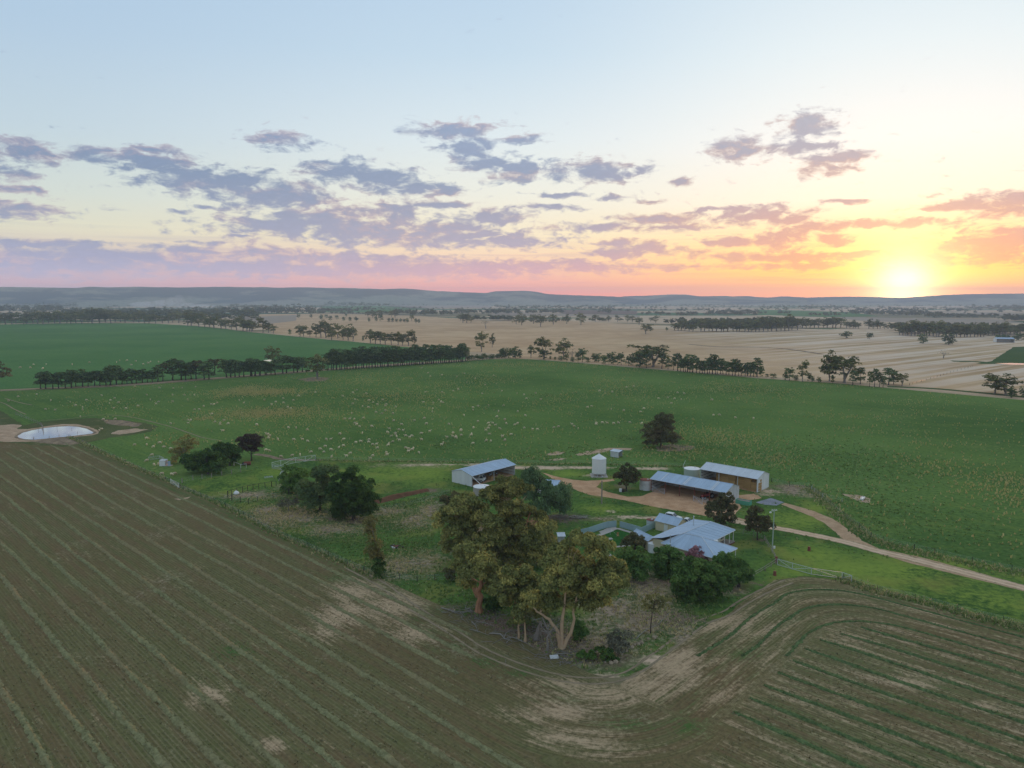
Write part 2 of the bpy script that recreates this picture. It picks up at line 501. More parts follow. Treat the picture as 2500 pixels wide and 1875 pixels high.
def plain_fn(nt, bs):
    p = nt.pos()
    x, y, z = nt.sep(p)
    q = nt.comb(nt.math('MULTIPLY', nt.math('ADD', x, nt.math('MULTIPLY', y, .35)), .0011), nt.math('MULTIPLY', nt.math('SUBTRACT', y, nt.math('MULTIPLY', x, .2)), .0022), 0.0)
    cell = nt.sep(nt.voro(q, 1.0, .9))
    c = nt.ramp(cell[0], [(0, (.48, .35, .23)), (.3, (.38, .28, .18)), (.45, (.07, .14, .06)), (.58, (.46, .34, .23)), (.72, (.20, .17, .095)), (.85, (.08, .13, .06)), (1, (.52, .40, .28))], 'CONSTANT')
    n = nt.noise(p, .004, 5, .65)
    return nt.mix(nt.smooth(n, .56, .66, 0, .8), c, (.045, .06, .035))


M['plain'] = material('far_farmland', plain_fn, 1, 0, 1.2)


def hill_fn(nt, bs):
    p = nt.pos()
    n = nt.noise(p, .0016, 6, .62)
    f = nt.noise(p, .012, 4, .7)
    lw = nt.attr('low')
    c = nt.mix(nt.smooth(nt.math('ADD', nt.math('ADD', n, nt.math('MULTIPLY', lw, .22)), nt.math('MULTIPLY', f, .12)), .53, .66), (.050, .075, .072), nt.mix(f, (.15, .18, .12), (.34, .31, .22)))
    return nt.mix(nt.smooth(nt.noise(p, .03, 3, .7), .55, .65, 0, .6), c, (.03, .042, .028))


M['hill'] = material('hill_scrub', hill_fn, 1, 0)


def foliage(name, dark, light, warm=None, warm_amt=.5, objvar=.18):
    def fn(nt, bs):
        t = nt.attr('tint')
        c = nt.mix(t, dark, light)
        if warm:
            c = nt.mix(nt.math('MULTIPLY', nt.smooth(nt.attr('clump'), .45, 1.0), warm_amt), c, warm)
        s = nt.new('ShaderNodeVectorMath', operation='SCALE')
        nt.put(s.inputs[0], c)
        nt.put(s.inputs['Scale'], nt.math('MULTIPLY_ADD', nt.objrand(), 3.1 * objvar, 1.55 * (1 - objvar)))
        c = s.outputs[0]
        out = [n for n in nt.n if n.type == 'OUTPUT_MATERIAL'][0]
        d = nt.new('ShaderNodeBsdfDiffuse')
        tr = nt.new('ShaderNodeBsdfTranslucent')
        mx = nt.new('ShaderNodeMixShader')
        mx.inputs[0].default_value = .2
        nt.put(d.inputs[0], c)
        nt.put(tr.inputs[0], c)
        nt.l.new(d.outputs[0], mx.inputs[1])
        nt.l.new(tr.outputs[0], mx.inputs[2])
        nt.l.new(mx.outputs[0], out.inputs[0])
        nt.n.remove(bs)
        return None
    return material(name, fn)


M['gum_leaf'] = foliage('gum_leaf', (.062, .078, .026), (.235, .23, .075), (.44, .34, .095), .6)
M['gum_mid'] = foliage('gum_mid_leaf', (.050, .064, .024), (.13, .140, .050), (.19, .165, .055), .5, .22)
M['belt_leaf'] = foliage('belt_leaf', (.038, .064, .026), (.10, .145, .054), (.14, .15, .055), .4, .25)
M['dark_leaf'] = foliage('dark_leaf', (.018, .042, .014), (.060, .105, .026), (.09, .12, .03), .4)
M['green_leaf'] = foliage('green_leaf', (.032, .068, .020), (.095, .165, .042), (.14, .19, .05), .5)
M['pepper_leaf'] = foliage('pepper_leaf', (.055, .095, .045), (.13, .20, .09), (.16, .22, .10), .5)
M['bright_leaf'] = foliage('bright_leaf', (.040, .085, .020), (.11, .19, .045), (.16, .20, .05), .5)
M['brown_leaf'] = foliage('brown_leaf', (.040, .044, .022), (.10, .098, .044), (.15, .10, .045), .6)
M['russet_leaf'] = foliage('russet_leaf', (.035, .028, .022), (.090, .065, .048), (.12, .07, .05), .6)
M['yellow_leaf'] = foliage('yellow_leaf', (.085, .085, .030), (.20, .19, .07), (.26, .19, .06), .6)
M['grey_leaf'] = foliage('grey_leaf', (.060, .062, .045), (.13, .13, .09), (.15, .13, .09), .5)
M['pink_leaf'] = foliage('pink_blossom', (.10, .045, .045), (.27, .13, .145), (.33, .18, .18), .6)
M['far_leaf'] = foliage('far_leaf', (.042, .056, .028), (.115, .130, .056), (.14, .13, .056), .4, .25)
M['tuft'] = foliage('tuft_blade', (.065, .115, .032), (.15, .21, .06), (.40, .32, .17), 1.0, 0)
M['weed'] = foliage('dry_weed', (.24, .20, .08), (.46, .39, .18), (.26, .27, .08), .5, 0)
M['bark_pale'] = plain('pale_bark', (.50, .35, .22), .8, .1, .35, .8)
M['bark_red'] = plain('red_bark', (.38, .19, .105), .8, .1, .5, .7)
M['bark_grey'] = plain('grey_bark', (.25, .22, .19), .9, .1, .3, 1.5)
M['bark_dark'] = plain('dark_bark', (.075, .060, .048), .9, .1, .3, 1.5)
M['dead'] = plain('dead_wood', (.27, .245, .21), .9, .1, .25, 1.2)
M['wool'] = plain('wool', (.68, .54, .36), 1, 0, .12, 6, objvar=.22)
M['roof_blue'] = plain('blue_grey_steel', (.36, .46, .57), .62, .35, .15, .5, .0, objvar=.06)
M['roof_pale'] = plain('pale_zinc_steel', (.54, .58, .62), .6, .35, .13, .5, .0, objvar=.04)
M['wall_white'] = plain('white_sheet_wall', (.72, .72, .70), .5, .4, .08, .9, objvar=.05)
M['wall_old'] = plain('weathered_zinc', (.52, .52, .51), .55, .4, .35, 1.6, objvar=.08)
M['cream'] = plain('cream_board', (.66, .56, .38), .6, .3, .05, 1.2, objvar=.02)
M['white'] = plain('white_paint', (.74, .74, .72), .5, .4, .04, 2)
M['glass'] = plain('dark_glass', (.03, .035, .045), .08, .7, .05, 2)
M['black'] = plain('black_rubber', (.02, .02, .02), .8, .3, .2, 4)
M['steel'] = plain('galvanised_steel', (.48, .51, .53), .45, .5, .08, 2)
M['post_dark'] = plain('dark_post', (.045, .038, .033), .8, .2, .3, 2)
M['post_grey'] = plain('grey_timber', (.28, .24, .20), .9, .1, .3, 2)
M['rust'] = plain('rust_red', (.20, .065, .045), .8, .2, .3, 3)
M['red'] = plain('red_paint', (.36, .045, .035), .5, .4, .2, 2)
M['orange'] = plain('orange_paint', (.50, .22, .06), .6, .3, .2, 2)
M['teal'] = plain('teal_steel_fence', (.30, .42, .43), .55, .4, .06, 1, objvar=.05)
M['green_tank'] = plain('pale_green_tank', (.36, .42, .36), .6, .3, .05, .6)
M['bale'] = plain('straw_bale', (.40, .24, .10), 1, 0, .25, 3, objvar=.16)
M['green_sheet'] = plain('green_sheet', (.10, .34, .22), .6, .3, .1, 1)
M['concrete'] = plain('pale_concrete', (.42, .38, .34), .9, .1, .12, 1)
M['stone'] = plain('pale_stone', (.34, .27, .19), .9, .1, .2, 3, objvar=.2)
M['floor'] = plain('verandah_floor', (.26, .22, .19), .8, .2, .1, 1)


def water_fn(nt, bs):
    bs.inputs['Metallic'].default_value = .55
    bs.inputs['Specular IOR Level'].default_value = .6
    n = nt.noise(nt.pos(), 1.3, 3, .5)
    b = nt.new('ShaderNodeBump')
    b.inputs['Strength'].default_value = .02
    nt.put(b.inputs['Height'], n)
    nt.l.new(b.outputs[0], bs.inputs['Normal'])
    return (.62, .66, .66)


M['water'] = material('still_water', water_fn, .03, .6)


# ------------------------------------------------------------------ mesh helpers
def link_mesh(name, verts, faces, mat, parent=None, attrs=None, smooth=False):
    me = bpy.data.meshes.new(name)
    me.from_pydata([tuple(v) for v in verts], [], faces)
    if mat is not None:
        me.materials.append(mat)
    if attrs:
        for k, vals in attrs.items():
            a = me.attributes.new(k, 'FLOAT', 'POINT')
            a.data.foreach_set('value', np.asarray(vals, dtype=np.float32))
    if smooth:
        me.polygons.foreach_set('use_smooth', [True] * len(me.polygons))
    me.update()
    return add(name, me, parent)


def np_mesh(name, V, F, mat, attrs=None):
    """V (n,3); F (m,k) all the same k"""
    me = bpy.data.meshes.new(name)
    V = np.ascontiguousarray(V, dtype=np.float32)
    F = np.ascontiguousarray(F, dtype=np.int32)
    me.vertices.add(len(V))
    me.vertices.foreach_set('co', V.ravel())
    m, k = F.shape
    me.loops.add(m * k)
    me.loops.foreach_set('vertex_index', F.ravel())
    me.polygons.add(m)
    me.polygons.foreach_set('loop_start', np.arange(0, m * k, k, dtype=np.int32))
    me.materials.append(mat)
    for a_, vals in (attrs or {}).items():
        a = me.attributes.new(a_, 'FLOAT', 'POINT')
        a.data.foreach_set('value', np.ascontiguousarray(vals, dtype=np.float32))
    me.update(calc_edges=True)
    return me


def add(name, me, parent=None, loc=None, rz=0.0, sc=None):
    o = bpy.data.objects.new(name, me)
    COL.objects.link(o)
    if parent is not None:
        o.parent = parent
    if loc is not None:
        o.location = loc
    if rz:
        o.rotation_euler = (0, 0, rz)
    if sc is not None:
        o.scale = sc
    return o


def tag(o, label=None, cat=None, group=None, kind=None):
    if label: o['label'] = label
    if cat: o['category'] = cat
    if group: o['group'] = group
    if kind: o['kind'] = kind
    return o


def thing(name, label, cat, loc=(0, 0, 0), rz=0.0, group=None):
    o = add(name, None, None, loc, rz)
    o.empty_display_size = .5
    return tag(o, label, cat, group)


class MB:
    def __init__(self):
        self.v, self.f = [], []

    def addv(self, vs, fs):
        b = len(self.v)
        self.v += [Vector(v) for v in vs]
        self.f += [tuple(b + i for i in f) for f in fs]
        return self

    def box(self, c, s, rz=0.0):
        hx, hy, hz = s[0] / 2, s[1] / 2, s[2] / 2
        cs, sn = math.cos(rz), math.sin(rz)
        vs = []
        for sz in (-1, 1):
            for sx, sy in ((-1, -1), (1, -1), (1, 1), (-1, 1)):
                X, Y = sx * hx, sy * hy
                vs.append((c[0] + X * cs - Y * sn, c[1] + X * sn + Y * cs, c[2] + sz * hz))
        return self.addv(vs, [(3, 2, 1, 0), (4, 5, 6, 7), (0, 1, 5, 4), (1, 2, 6, 5), (2, 3, 7, 6), (3, 0, 4, 7)])

    def tube(self, pts, rad, n=6, cap=True):
        pts = [Vector(p) for p in pts]
        if not hasattr(rad, '__len__'):
            rad = [rad] * len(pts)
        vs, fs = [], []
        for i, p in enumerate(pts):
            t = (pts[min(i + 1, len(pts) - 1)] - pts[max(i - 1, 0)])
            if t.length < 1e-6: t = Vector((0, 0, 1))
            t.normalize()
            a = t.orthogonal().normalized() if i == 0 else (pa - t * pa.dot(t)).normalized()
            pa = a
            b = t.cross(a)
            for k in range(n):
                th = 2 * PI * k / n
                vs.append(p + (a * math.cos(th) + b * math.sin(th)) * rad[i])
        for i in range(len(pts) - 1):
            for k in range(n):
                fs.append((i * n + k, i * n + (k + 1) % n, (i + 1) * n + (k + 1) % n, (i + 1) * n + k))
        if cap:
            fs.append(tuple(reversed(range(n))))
            fs.append(tuple((len(pts) - 1) * n + k for k in range(n)))
        return self.addv(vs, fs)

    def lathe(self, c, prof, n=16):
        """prof: list of (r, z)"""
        vs, fs = [], []
        for r, z in prof:
            for k in range(n):
                th = 2 * PI * k / n
                vs.append((c[0] + r * math.cos(th), c[1] + r * math.sin(th), c[2] + z))
        for i in range(len(prof) - 1):
            for k in range(n):
                fs.append((i * n + k, i * n + (k + 1) % n, (i + 1) * n + (k + 1) % n, (i + 1) * n + k))
        return self.addv(vs, fs)

    def slab(self, quad, th):
        """a sheet through 3-4 points, thickened along its normal by th (towards -normal)"""
        q = [Vector(p) for p in quad]
        nrm = Vector((0, 0, 0))
        for i in range(len(q)):
            a, b = q[i], q[(i + 1) % len(q)]
            nrm += a.cross(b)
        nrm.normalize()
        n = len(q)
        vs = q + [p - nrm * th for p in q]
        fs = [tuple(range(n)), tuple(reversed(range(n, 2 * n)))]
        for i in range(n):
            j = (i + 1) % n
            fs.append((i, n + i, n + j, j))
        return self.addv(vs, fs)

    def build(self, name, mat, parent=None, smooth=False):
        return link_mesh(name, self.v, self.f, mat, parent, smooth=smooth)


def box_part(name, c, s, mat, parent, rz=0.0):
    return MB().box(c, s, rz).build(name, mat, parent)


def sheets(parent, name, p00, p10, p11, p01, n, mat, th=.04, gap=.012, step=.012):
    """cover the quad p00-p10-p11-p01 with n sheets laid side by side along p00->p10"""
    p00, p10, p11, p01 = map(Vector, (p00, p10, p11, p01))
    nrm = ((p10 - p00).cross(p01 - p00) + (p11 - p10).cross(p01 - p10)).normalized()
    L = max((p10 - p00).length, (p11 - p01).length)
    g = gap / L
    for i in range(n):
        a, b = i / n + g, (i + 1) / n - g
        q = [p00.lerp(p10, a), p00.lerp(p10, b), p01.lerp(p11, b), p01.lerp(p11, a)]
        if (q[2] - q[3]).length < 1e-4: q = q[:3]
        elif (q[0] - q[1]).length < 1e-4: q = [q[0], q[2], q[3]]
        off = nrm * (step if i % 2 else 0)
        MB().slab([p + off for p in q], th).build(name, mat, parent)


def rough_poly(pts, step=1.2, amp=.35, seed=0):
    out = []
    n = len(pts)
    for i in range(n):
        a, b = Vector((*pts[i][:2], 0)), Vector((*pts[(i + 1) % n][:2], 0))
        k = max(1, min(400, int((b - a).length / step)))
        for j in range(k):
            p = a.lerp(b, j / k)
            d = mnoise.noise_vector(Vector((p.x * .35, p.y * .35, seed))) * amp + mnoise.noise_vector(Vector((p.x * 1.3, p.y * 1.3, seed + 9))) * amp * .5
            out.append(Vector((p.x + d.x, p.y + d.y, 0)))
    return out


def sheet(name, pts, z, mat, step=1.2, amp=.35, seed=0, kind='structure'):
    poly = rough_poly(pts, step, amp, seed) if step else [Vector((*p[:2], 0)) for p in pts]
    tris = geometry.tessellate_polygon([poly])
    vs = [(p.x, p.y, z) for p in poly]
    fs = []
    for t in tris:
        a, b, c = (poly[i] for i in t)
        fs.append(tuple(t) if (b - a).cross(c - a).z > 0 else tuple(reversed(t)))
    o = link_mesh(name, vs, fs, mat)
    return tag(o, kind=kind)


def smooth_line(pts, step):
    P = [Vector((*p[:2], 0)) for p in pts]
    out = []
    for i in range(len(P) - 1):
        p0, p1, p2, p3 = P[max(i - 1, 0)], P[i], P[i + 1], P[min(i + 2, len(P) - 1)]
        k = max(1, int((p2 - p1).length / step))
        for j in range(k):
            t = j / k
            out.append(.5 * ((2 * p1) + (p2 - p0) * t + (2 * p0 - 5 * p1 + 4 * p2 - p3) * t * t + (3 * p1 - p0 - 3 * p2 + p3) * t ** 3))
    out.append(P[-1])
    return out


def ribbon(name, pts, width, z, mat, step=1.0, jag=.25, kind='structure'):
    L = smooth_line(pts, step)
    vs, fs, ac = [], [], []
    cr = (-1, -.6, 0, .6, 1)
    for i, p in enumerate(L):
        t = (L[min(i + 1, len(L) - 1)] - L[max(i - 1, 0)]).normalized()
        nr = Vector((-t.y, t.x, 0))
        w = (width if not callable(width) else width(i / len(L))) / 2
        for c in cr:
            j = mnoise.noise(Vector((p.x * .6, p.y * .6, c * 3))) * jag if abs(c) == 1 else 0
            q = p + nr * (c * w + j * (1 if c > 0 else -1))
            vs.append((q.x, q.y, z))
            ac.append(c)
    k = len(cr)
    for i in range(len(L) - 1):
        for j in range(k - 1):
            fs.append((i * k + j + 1, i * k + j, (i + 1) * k + j, (i + 1) * k + j + 1))
    o = link_mesh(name, vs, fs, mat, attrs={'across': ac})
    return tag(o, kind=kind)


def pts(f, *xy):
    return [at(f, x, y) for x, y in xy]


# ================================================================== GROUND
HAZE = dict(density=1.2e-4, top=215.0)
R_END = 9800.0


def build_plain():
    n = 56
    vs, fs = [], []
    g = np.linspace(-1, 1, n + 1)
    g = np.sign(g) * np.abs(g) ** 2.2 * R_END
    for yv in g:
        for xv in g:
            vs.append((xv, yv + 1500, 0.0))
    k = n + 1
    for i in range(n):
        for j in range(n):
            fs.append((i * k + j, i * k + j + 1, (i + 1) * k + j + 1, (i + 1) * k + j))
    tag(link_mesh('ground', vs, fs, M['plain']), kind='structure')


build_plain()


def G(f, *xy):
    return [at(f, x, y) for x, y in xy]


def far_out(p, q, dist):
    """continue a boundary from p through q for dist metres beyond q"""
    p, q = Vector(p), Vector(q)
    return q + (q - p).normalized() * dist


belt_l, belt_m = at('A', 0, 1012), at('A', 1000, 972)
apex = at('B', 2157, 742)
road_r = at('E', 2157, 1085)
padd = [far_out(belt_m, belt_l, 260), belt_l, belt_m, at('B', 0, 898), at('B', 1000, 818), apex, at('C', 1000, 802), at('C', 2157, 908),
        at('E', 600, 945), road_r, far_out(at('E', 600, 945), road_r, 260), Vector((240, 60, 0)), Vector((40, 120, 0)), Vector((-230, 200, 0)), Vector((-420, 230, 0))]
sheet('green_paddock', padd, .012, M['paddock'], 6, .8, 1)

lane = [at('A', 0, 1008), at('A', 1000, 968), at('B', 0, 893), at('B', 1000, 812), at('B', 2100, 738)]
left_field = [far_out(belt_m, belt_l, 300) + Vector((0, 6, 0)), at('A', 0, 1000), at('A', 1000, 958), at('B', 0, 882), at('B', 1000, 803), at('B', 1780, 755),
              at('B', 1790, 715), at('B', 1380, 650), at('B', 700, 598), at('B', 0, 530), at('A', 1700, 490), at('A', 1200, 462), at('A', 600, 460), at('A', 0, 472),
              at('A', -500, 478), at('A', -900, 700)]
sheet('pasture_field', left_field, .014, M['pasture'], 12, 1.2, 2)
stub = [at('B', 1250, 650), at('B', 2157, 718), at('C', 60, 738), at('C', 700, 775), at('C', 1200, 815), at('C', 2157, 892), at('E', 600, 930), at('E', 1210, 965), at('E', 2157, 1062),
        far_out(at('E', 1210, 965), at('E', 2157, 1062), 300), at('E', 2700, 800), at('E', 2600, 585), at('E', 2157, 575), at('E', 1400, 565), at('E', 900, 520), at('E', 300, 505),
        at('C', 1600, 490), at('C', 1200, 470), at('C', 600, 442), at('C', 0, 446), at('B', 1800, 432), at('B', 1400, 402), at('B', 700, 384), at('B', 110, 388), at('B', 100, 480), at('B', 240, 545)]
sheet('stubble_field', stub, .016, M['stubble'], 25, 3, 3)
grn = material('strip_grass', grass_fn((.05, .10, .03), (.09, .13, .045), (.2, .18, .09), .4), 1, 0)
sheet('far_green_field', G('B', (560, 372), (1180, 375), (1500, 340), (1200, 322), (900, 316), (640, 318)), .02, M['pasture'], 40, 4, 4)
sheet('far_green_strip', G('E', (0, 350), (760, 372), (980, 405), (560, 412), (0, 392)), .02, M['pasture'], 40, 4, 5)
sheet('green_paddock_corner', G('E', (2400, 640), (2070, 655), (1890, 770), (1760, 790), (2400, 800)), .024, grn, 10, 1, 6)
pale = material('far_stubble', lambda nt, bs: nt.mix(nt.noise(nt.pos(), .01, 4, .6), (.30, .23, .17), (.42, .34, .26)), 1, 0)
tilled = material('tilled_soil', lambda nt, bs: nt.mix(nt.noise(nt.pos(), .01, 4, .6), (.16, .11, .08), (.22, .16, .12)), 1, 0)
for k, (f, q, mt) in enumerate([('B', ((1150, 312), (1990, 318), (1990, 336), (1400, 342), (1150, 326)), pale), ('B', ((300, 300), (630, 302), (630, 313), (300, 312)), pale),
                                ('C', ((450, 350), (1180, 362), (1180, 392), (600, 388)), tilled), ('C', ((0, 372), (1200, 398), (1200, 414), (0, 396)), pale),
                                ('E', ((560, 410), (1950, 432), (2200, 462), (1500, 470), (820, 440)), pale), ('E', ((1760, 372), (2120, 384), (2120, 400), (1800, 392)), pale),
                                ('A', ((0, 385), (380, 378), (380, 410), (0, 420)), pale), ('A', ((0, 425), (400, 425), (900, 448), (0, 464)), grn),
                                ('A', ((1880, 418), (2400, 395), (2400, 440), (2157, 470)), pale), ('E', ((1500, 372), (1850, 380), (1900, 392), (1560, 388)), pale),
                                ('A', ((1500, 292), (1840, 290), (1840, 298), (1500, 300)), pale)]):
    sheet('far_field', G(f, *q), .02 + .004 * (k % 3), mt, 40, 5, 10 + k)
# dark dip and green wet line in the stubble
ribbon('creek_line', G('E', (-560, 632), (-330, 652), (-120, 655), (120, 662), (300, 680), (520, 712)), 7, .034, M['bank2'], 6, 2)
ribbon('creek_line', G('E', (1570, 768), (1800, 775), (1900, 785), (2250, 790)), 12, .034, grn, 6, 3)
tag(sheet('creek_water', G('E', (1920, 786), (2050, 784), (2300, 790), (2300, 800), (2050, 797)), .045, M['water'], 4, .4, 3))
tag(sheet('far_dam_water', G('B', (130, 764), (190, 757), (320, 760), (330, 768), (220, 773)), .04, M['water'], 3, .5, 4))

# farm lanes along the field edges
ribbon('lane', [far_out(belt_m, belt_l, 120)] + lane[0:], 5, .022, M['bank2'], 5, .8)
ribbon('lane', G('C', (0, 752), (300, 752), (700, 780), (1200, 822), (1700, 862), (2157, 898)) + G('E', (300, 925), (600, 942), (900, 965), (1210, 985), (1700, 1030), (2157, 1072), (2500, 1100)), 4.5, .026, M['dirt'], 5, .6)
ribbon('lane', G('A', (1150, 455), (1480, 472), (2157, 540)) + G('B', (350, 560), (900, 612), (1380, 650), (1700, 690), (2157, 720)) + G('C', (60, 742),), 6, .026, M['dirt'], 8, 1)
ribbon('field_margin', G('E', (1050, 975), (1400, 990), (1700, 1015), (2157, 1058), (2400, 1080)), 7, .03, grn, 4, 1.2)


# ------------------------------------------------------------------ the mown hay field in the foreground
def smin(a, b, k):
    h = np.clip(.5 + .5 * (b - a) / k, 0, 1)
    return b * (1 - h) + a * h - k * h * (1 - h)


V_L, V_R, U_E = 84.3, 149.5, -58.0


def hay_coords(u, v):
    """distance from the field's edge, and the coordinate across the drill rows"""
    left = V_L - v
    hs = np.where(v < V_L, np.hypot(np.maximum(u - U_E, 0), V_L - v) if False else np.where(u > U_E - 4, np.hypot(np.maximum(u - U_E + 4, 0), np.maximum(V_L - v, 0)), V_L - v), 1e9)
    right = smin(u - U_E, V_R - v, 13.0)
    h = np.where(v < V_L, hs, right)
    return h


def spot_field(spots):
    out = []
    for f, x, y, rx, ry in spots:
        c = at(f, x, y)
        a, b = at(f, x + rx, y), at(f, x, y - ry)
        out.append((c.x, c.y, max(.5, abs(a.x - c.x)), max(.5, abs(b.y - c.y))))
    return out


def spot_val(sp, x, y):
    v = np.zeros_like(x)
    for cx, cy, rx, ry in sp:
        d = np.hypot((x - cx) / rx, (y - cy) / ry)
        v = np.maximum(v, np.clip(1.1 - d * .62, 0, 1))
    return v


def build_hay():
    us = np.concatenate([np.arange(-345, -150, 4.0), np.arange(-150, -58, 1.2), np.arange(U_E, 70, 1.2)])
    vs_ = np.concatenate([np.arange(-70, V_L - 1, 1.5), [V_L], np.arange(V_L + 1.2, V_R - .5, 1.3), [V_R]])
    U, V = np.meshgrid(us, vs_)
    X = UX * U + VX * V
    Y = UY * U + VY * V
    keep = (V <= V_L + .01) | (U >= U_E - .01)
    h = hay_coords(U, V)
    head = h < 15
    row = np.where(head & (V >= V_L - .01), h, V)
    row = np.where((V < V_L) & (U > -80), np.where(h < 22, V_L - h, V), row)
    along = np.where(head & (V >= V_L), V - U, U)
    pale = spot_val(spot_field([('P', 200, 330, 300, 110), ('P', 60, 240, 200, 90), ('P', 420, 470, 160, 60), ('P', 1900, 680, 190, 120), ('P', 1800, 780, 260, 110), ('P', 1650, 720, 200, 60), ('P', 1300, 790, 260, 40), ('P', 1900, 620, 160, 90), ('P', 1500, 850, 400, 70),
                                ('P', 1250, 960, 350, 60), ('P', 2050, 620, 120, 120), ('R', 60, 1000, 160, 160), ('R', 330, 720, 300, 90), ('Q', 2050, 380, 200, 120), ('P', 1250, 1110, 150, 60), ('Q', 1250, 860, 120, 60),
                                ('Q', 1650, 1150, 80, 60), ('R', 1480, 1080, 200, 70), ('R', 1950, 1230, 150, 50), ('P', 1500, 1130, 260, 80)]), X, Y) * .58
    green = spot_val(spot_field([('P', 480, 470, 110, 60), ('P', 650, 560, 130, 50), ('P', 820, 660, 150, 50), ('P', 1020, 720, 170, 45), ('P', 1250, 800, 150, 35), ('P', 400, 400, 80, 50),
                                 ('P', 1700, 1030, 300, 60), ('P', 1250, 880, 250, 35), ('R', 100, 1350, 200, 100), ('R', 560, 640, 200, 60), ('R', 830, 480, 200, 40), ('R', 400, 900, 200, 70), ('P', 100, 200, 120, 40),
                                 ('Q', 1400, 590, 160, 70), ('Q', 2050, 150, 140, 60)]), X, Y) * .62
    green = np.maximum(green, np.clip((V - 60) / 30, 0, 1) * np.clip((U - U_E + 8) / 8, 0, 1) * .34)
    edge = np.clip(1 - np.abs(V - (V_L - 2)) / 3.0, 0, 1) * (U < -95) + np.clip(1 - np.abs(V - (V_R - 2.0)) / 3.5, 0, 1) * (U > -45)
    green = np.maximum(green, edge * .7)
    pale = np.maximum(pale, np.clip((V - 66) / 26, 0, 1) * np.clip((U - U_E + 6) / 5, 0, 1) * .24)
    ny, nx = U.shape
    idx = np.arange(ny * nx).reshape(ny, nx)
    q = np.stack([idx[:-1, :-1], idx[:-1, 1:], idx[1:, 1:], idx[1:, :-1]], -1).reshape(-1, 4)
    kp = keep.ravel()
    q = q[kp[q].all(1)]
    Z = np.full(U.size, .030)
    me = np_mesh('hay_field', np.stack([X.ravel(), Y.ravel(), Z], 1), q, M['hay'],
                 dict(row=row.ravel(), along=along.ravel(), pale=pale.ravel(), green=green.ravel()))
    tag(add('hay_field', me), kind='structure')


build_hay()


def windrow(line, width, height, mat, label, group, seed):
    """a bank of cut hay lying along a line of ground points"""
    r = np.random.default_rng(seed)
    P = np.array([(p.x, p.y) for p in line])
    T = np.gradient(P, axis=0)
    T /= np.linalg.norm(T, axis=1)[:, None] + 1e-9
    Nn = np.stack([-T[:, 1], T[:, 0]], 1)
    n = len(P)
    cross = np.array([-1, -.55, 0, .55, 1.0])
    prof = np.array([0, .7, 1.0, .7, 0])
    fade = np.clip(np.minimum(np.arange(n), np.arange(n)[::-1]) / 8.0, .15, 1)
    wv = width / 2 * (1 + .14 * r.standard_normal((n, 1))) * (0.75 + .25 * fade[:, None])
    off = cross[None] * wv + r.standard_normal((n, 5)) * .09
    along = r.standard_normal((n, 5)) * .14
    V = np.zeros((n, 5, 3))
    V[..., :2] = P[:, None] + Nn[:, None] * off[..., None] + T[:, None] * along[..., None]
    V[..., 2] = .03 + prof[None] * height * fade[:, None] * np.clip(1 + .25 * r.standard_normal((n, 5)), .3, 2)
    i = np.arange(n - 1)[:, None] * 5 + np.arange(4)[None]
    F = np.stack([i + 1, i, i + 5, i + 6], -1).reshape(-1, 4)
    tint = np.repeat(r.random((n, 1)), 5, 1) * .5 + r.random((n, 5)) * .5
    # loose straws and stalks sticking out
    m = int(n * 4)
    k = r.integers(0, n, m)
    a = P[k] + Nn[k] * (r.standard_normal(m) * width * .33)[:, None]
    an = r.random(m) * 2 * PI
    l, w = .08 + .13 * r.random(m), .03 + .04 * r.random(m)
    dx, dy = np.cos(an), np.sin(an)
    z0 = .05 + height * .6 * r.random(m) * fade[k]
    up = .03 + .10 * r.random(m)
    q = np.zeros((m, 4, 3))
    for c, (s1, s2) in enumerate(((-1, -1), (1, -1), (1, 1), (-1, 1))):
        q[:, c, 0] = a[:, 0] + dx * l * s1 - dy * w * s2
        q[:, c, 1] = a[:, 1] + dy * l * s1 + dx * w * s2
        q[:, c, 2] = z0 + np.where(s1 > 0, up, -up * .4) + height * .2
    VV = np.concatenate([V.reshape(-1, 3), q.reshape(-1, 3)])
    FF = np.concatenate([F, (np.arange(m * 4) + n * 5).reshape(-1, 4)])
    tt = np.concatenate([tint.ravel(), np.repeat(r.random(m), 4)])
    o = add('windrow', np_mesh('windrow', VV, FF, mat, dict(tint=tt)))
    return tag(o, label, 'windrow', group)


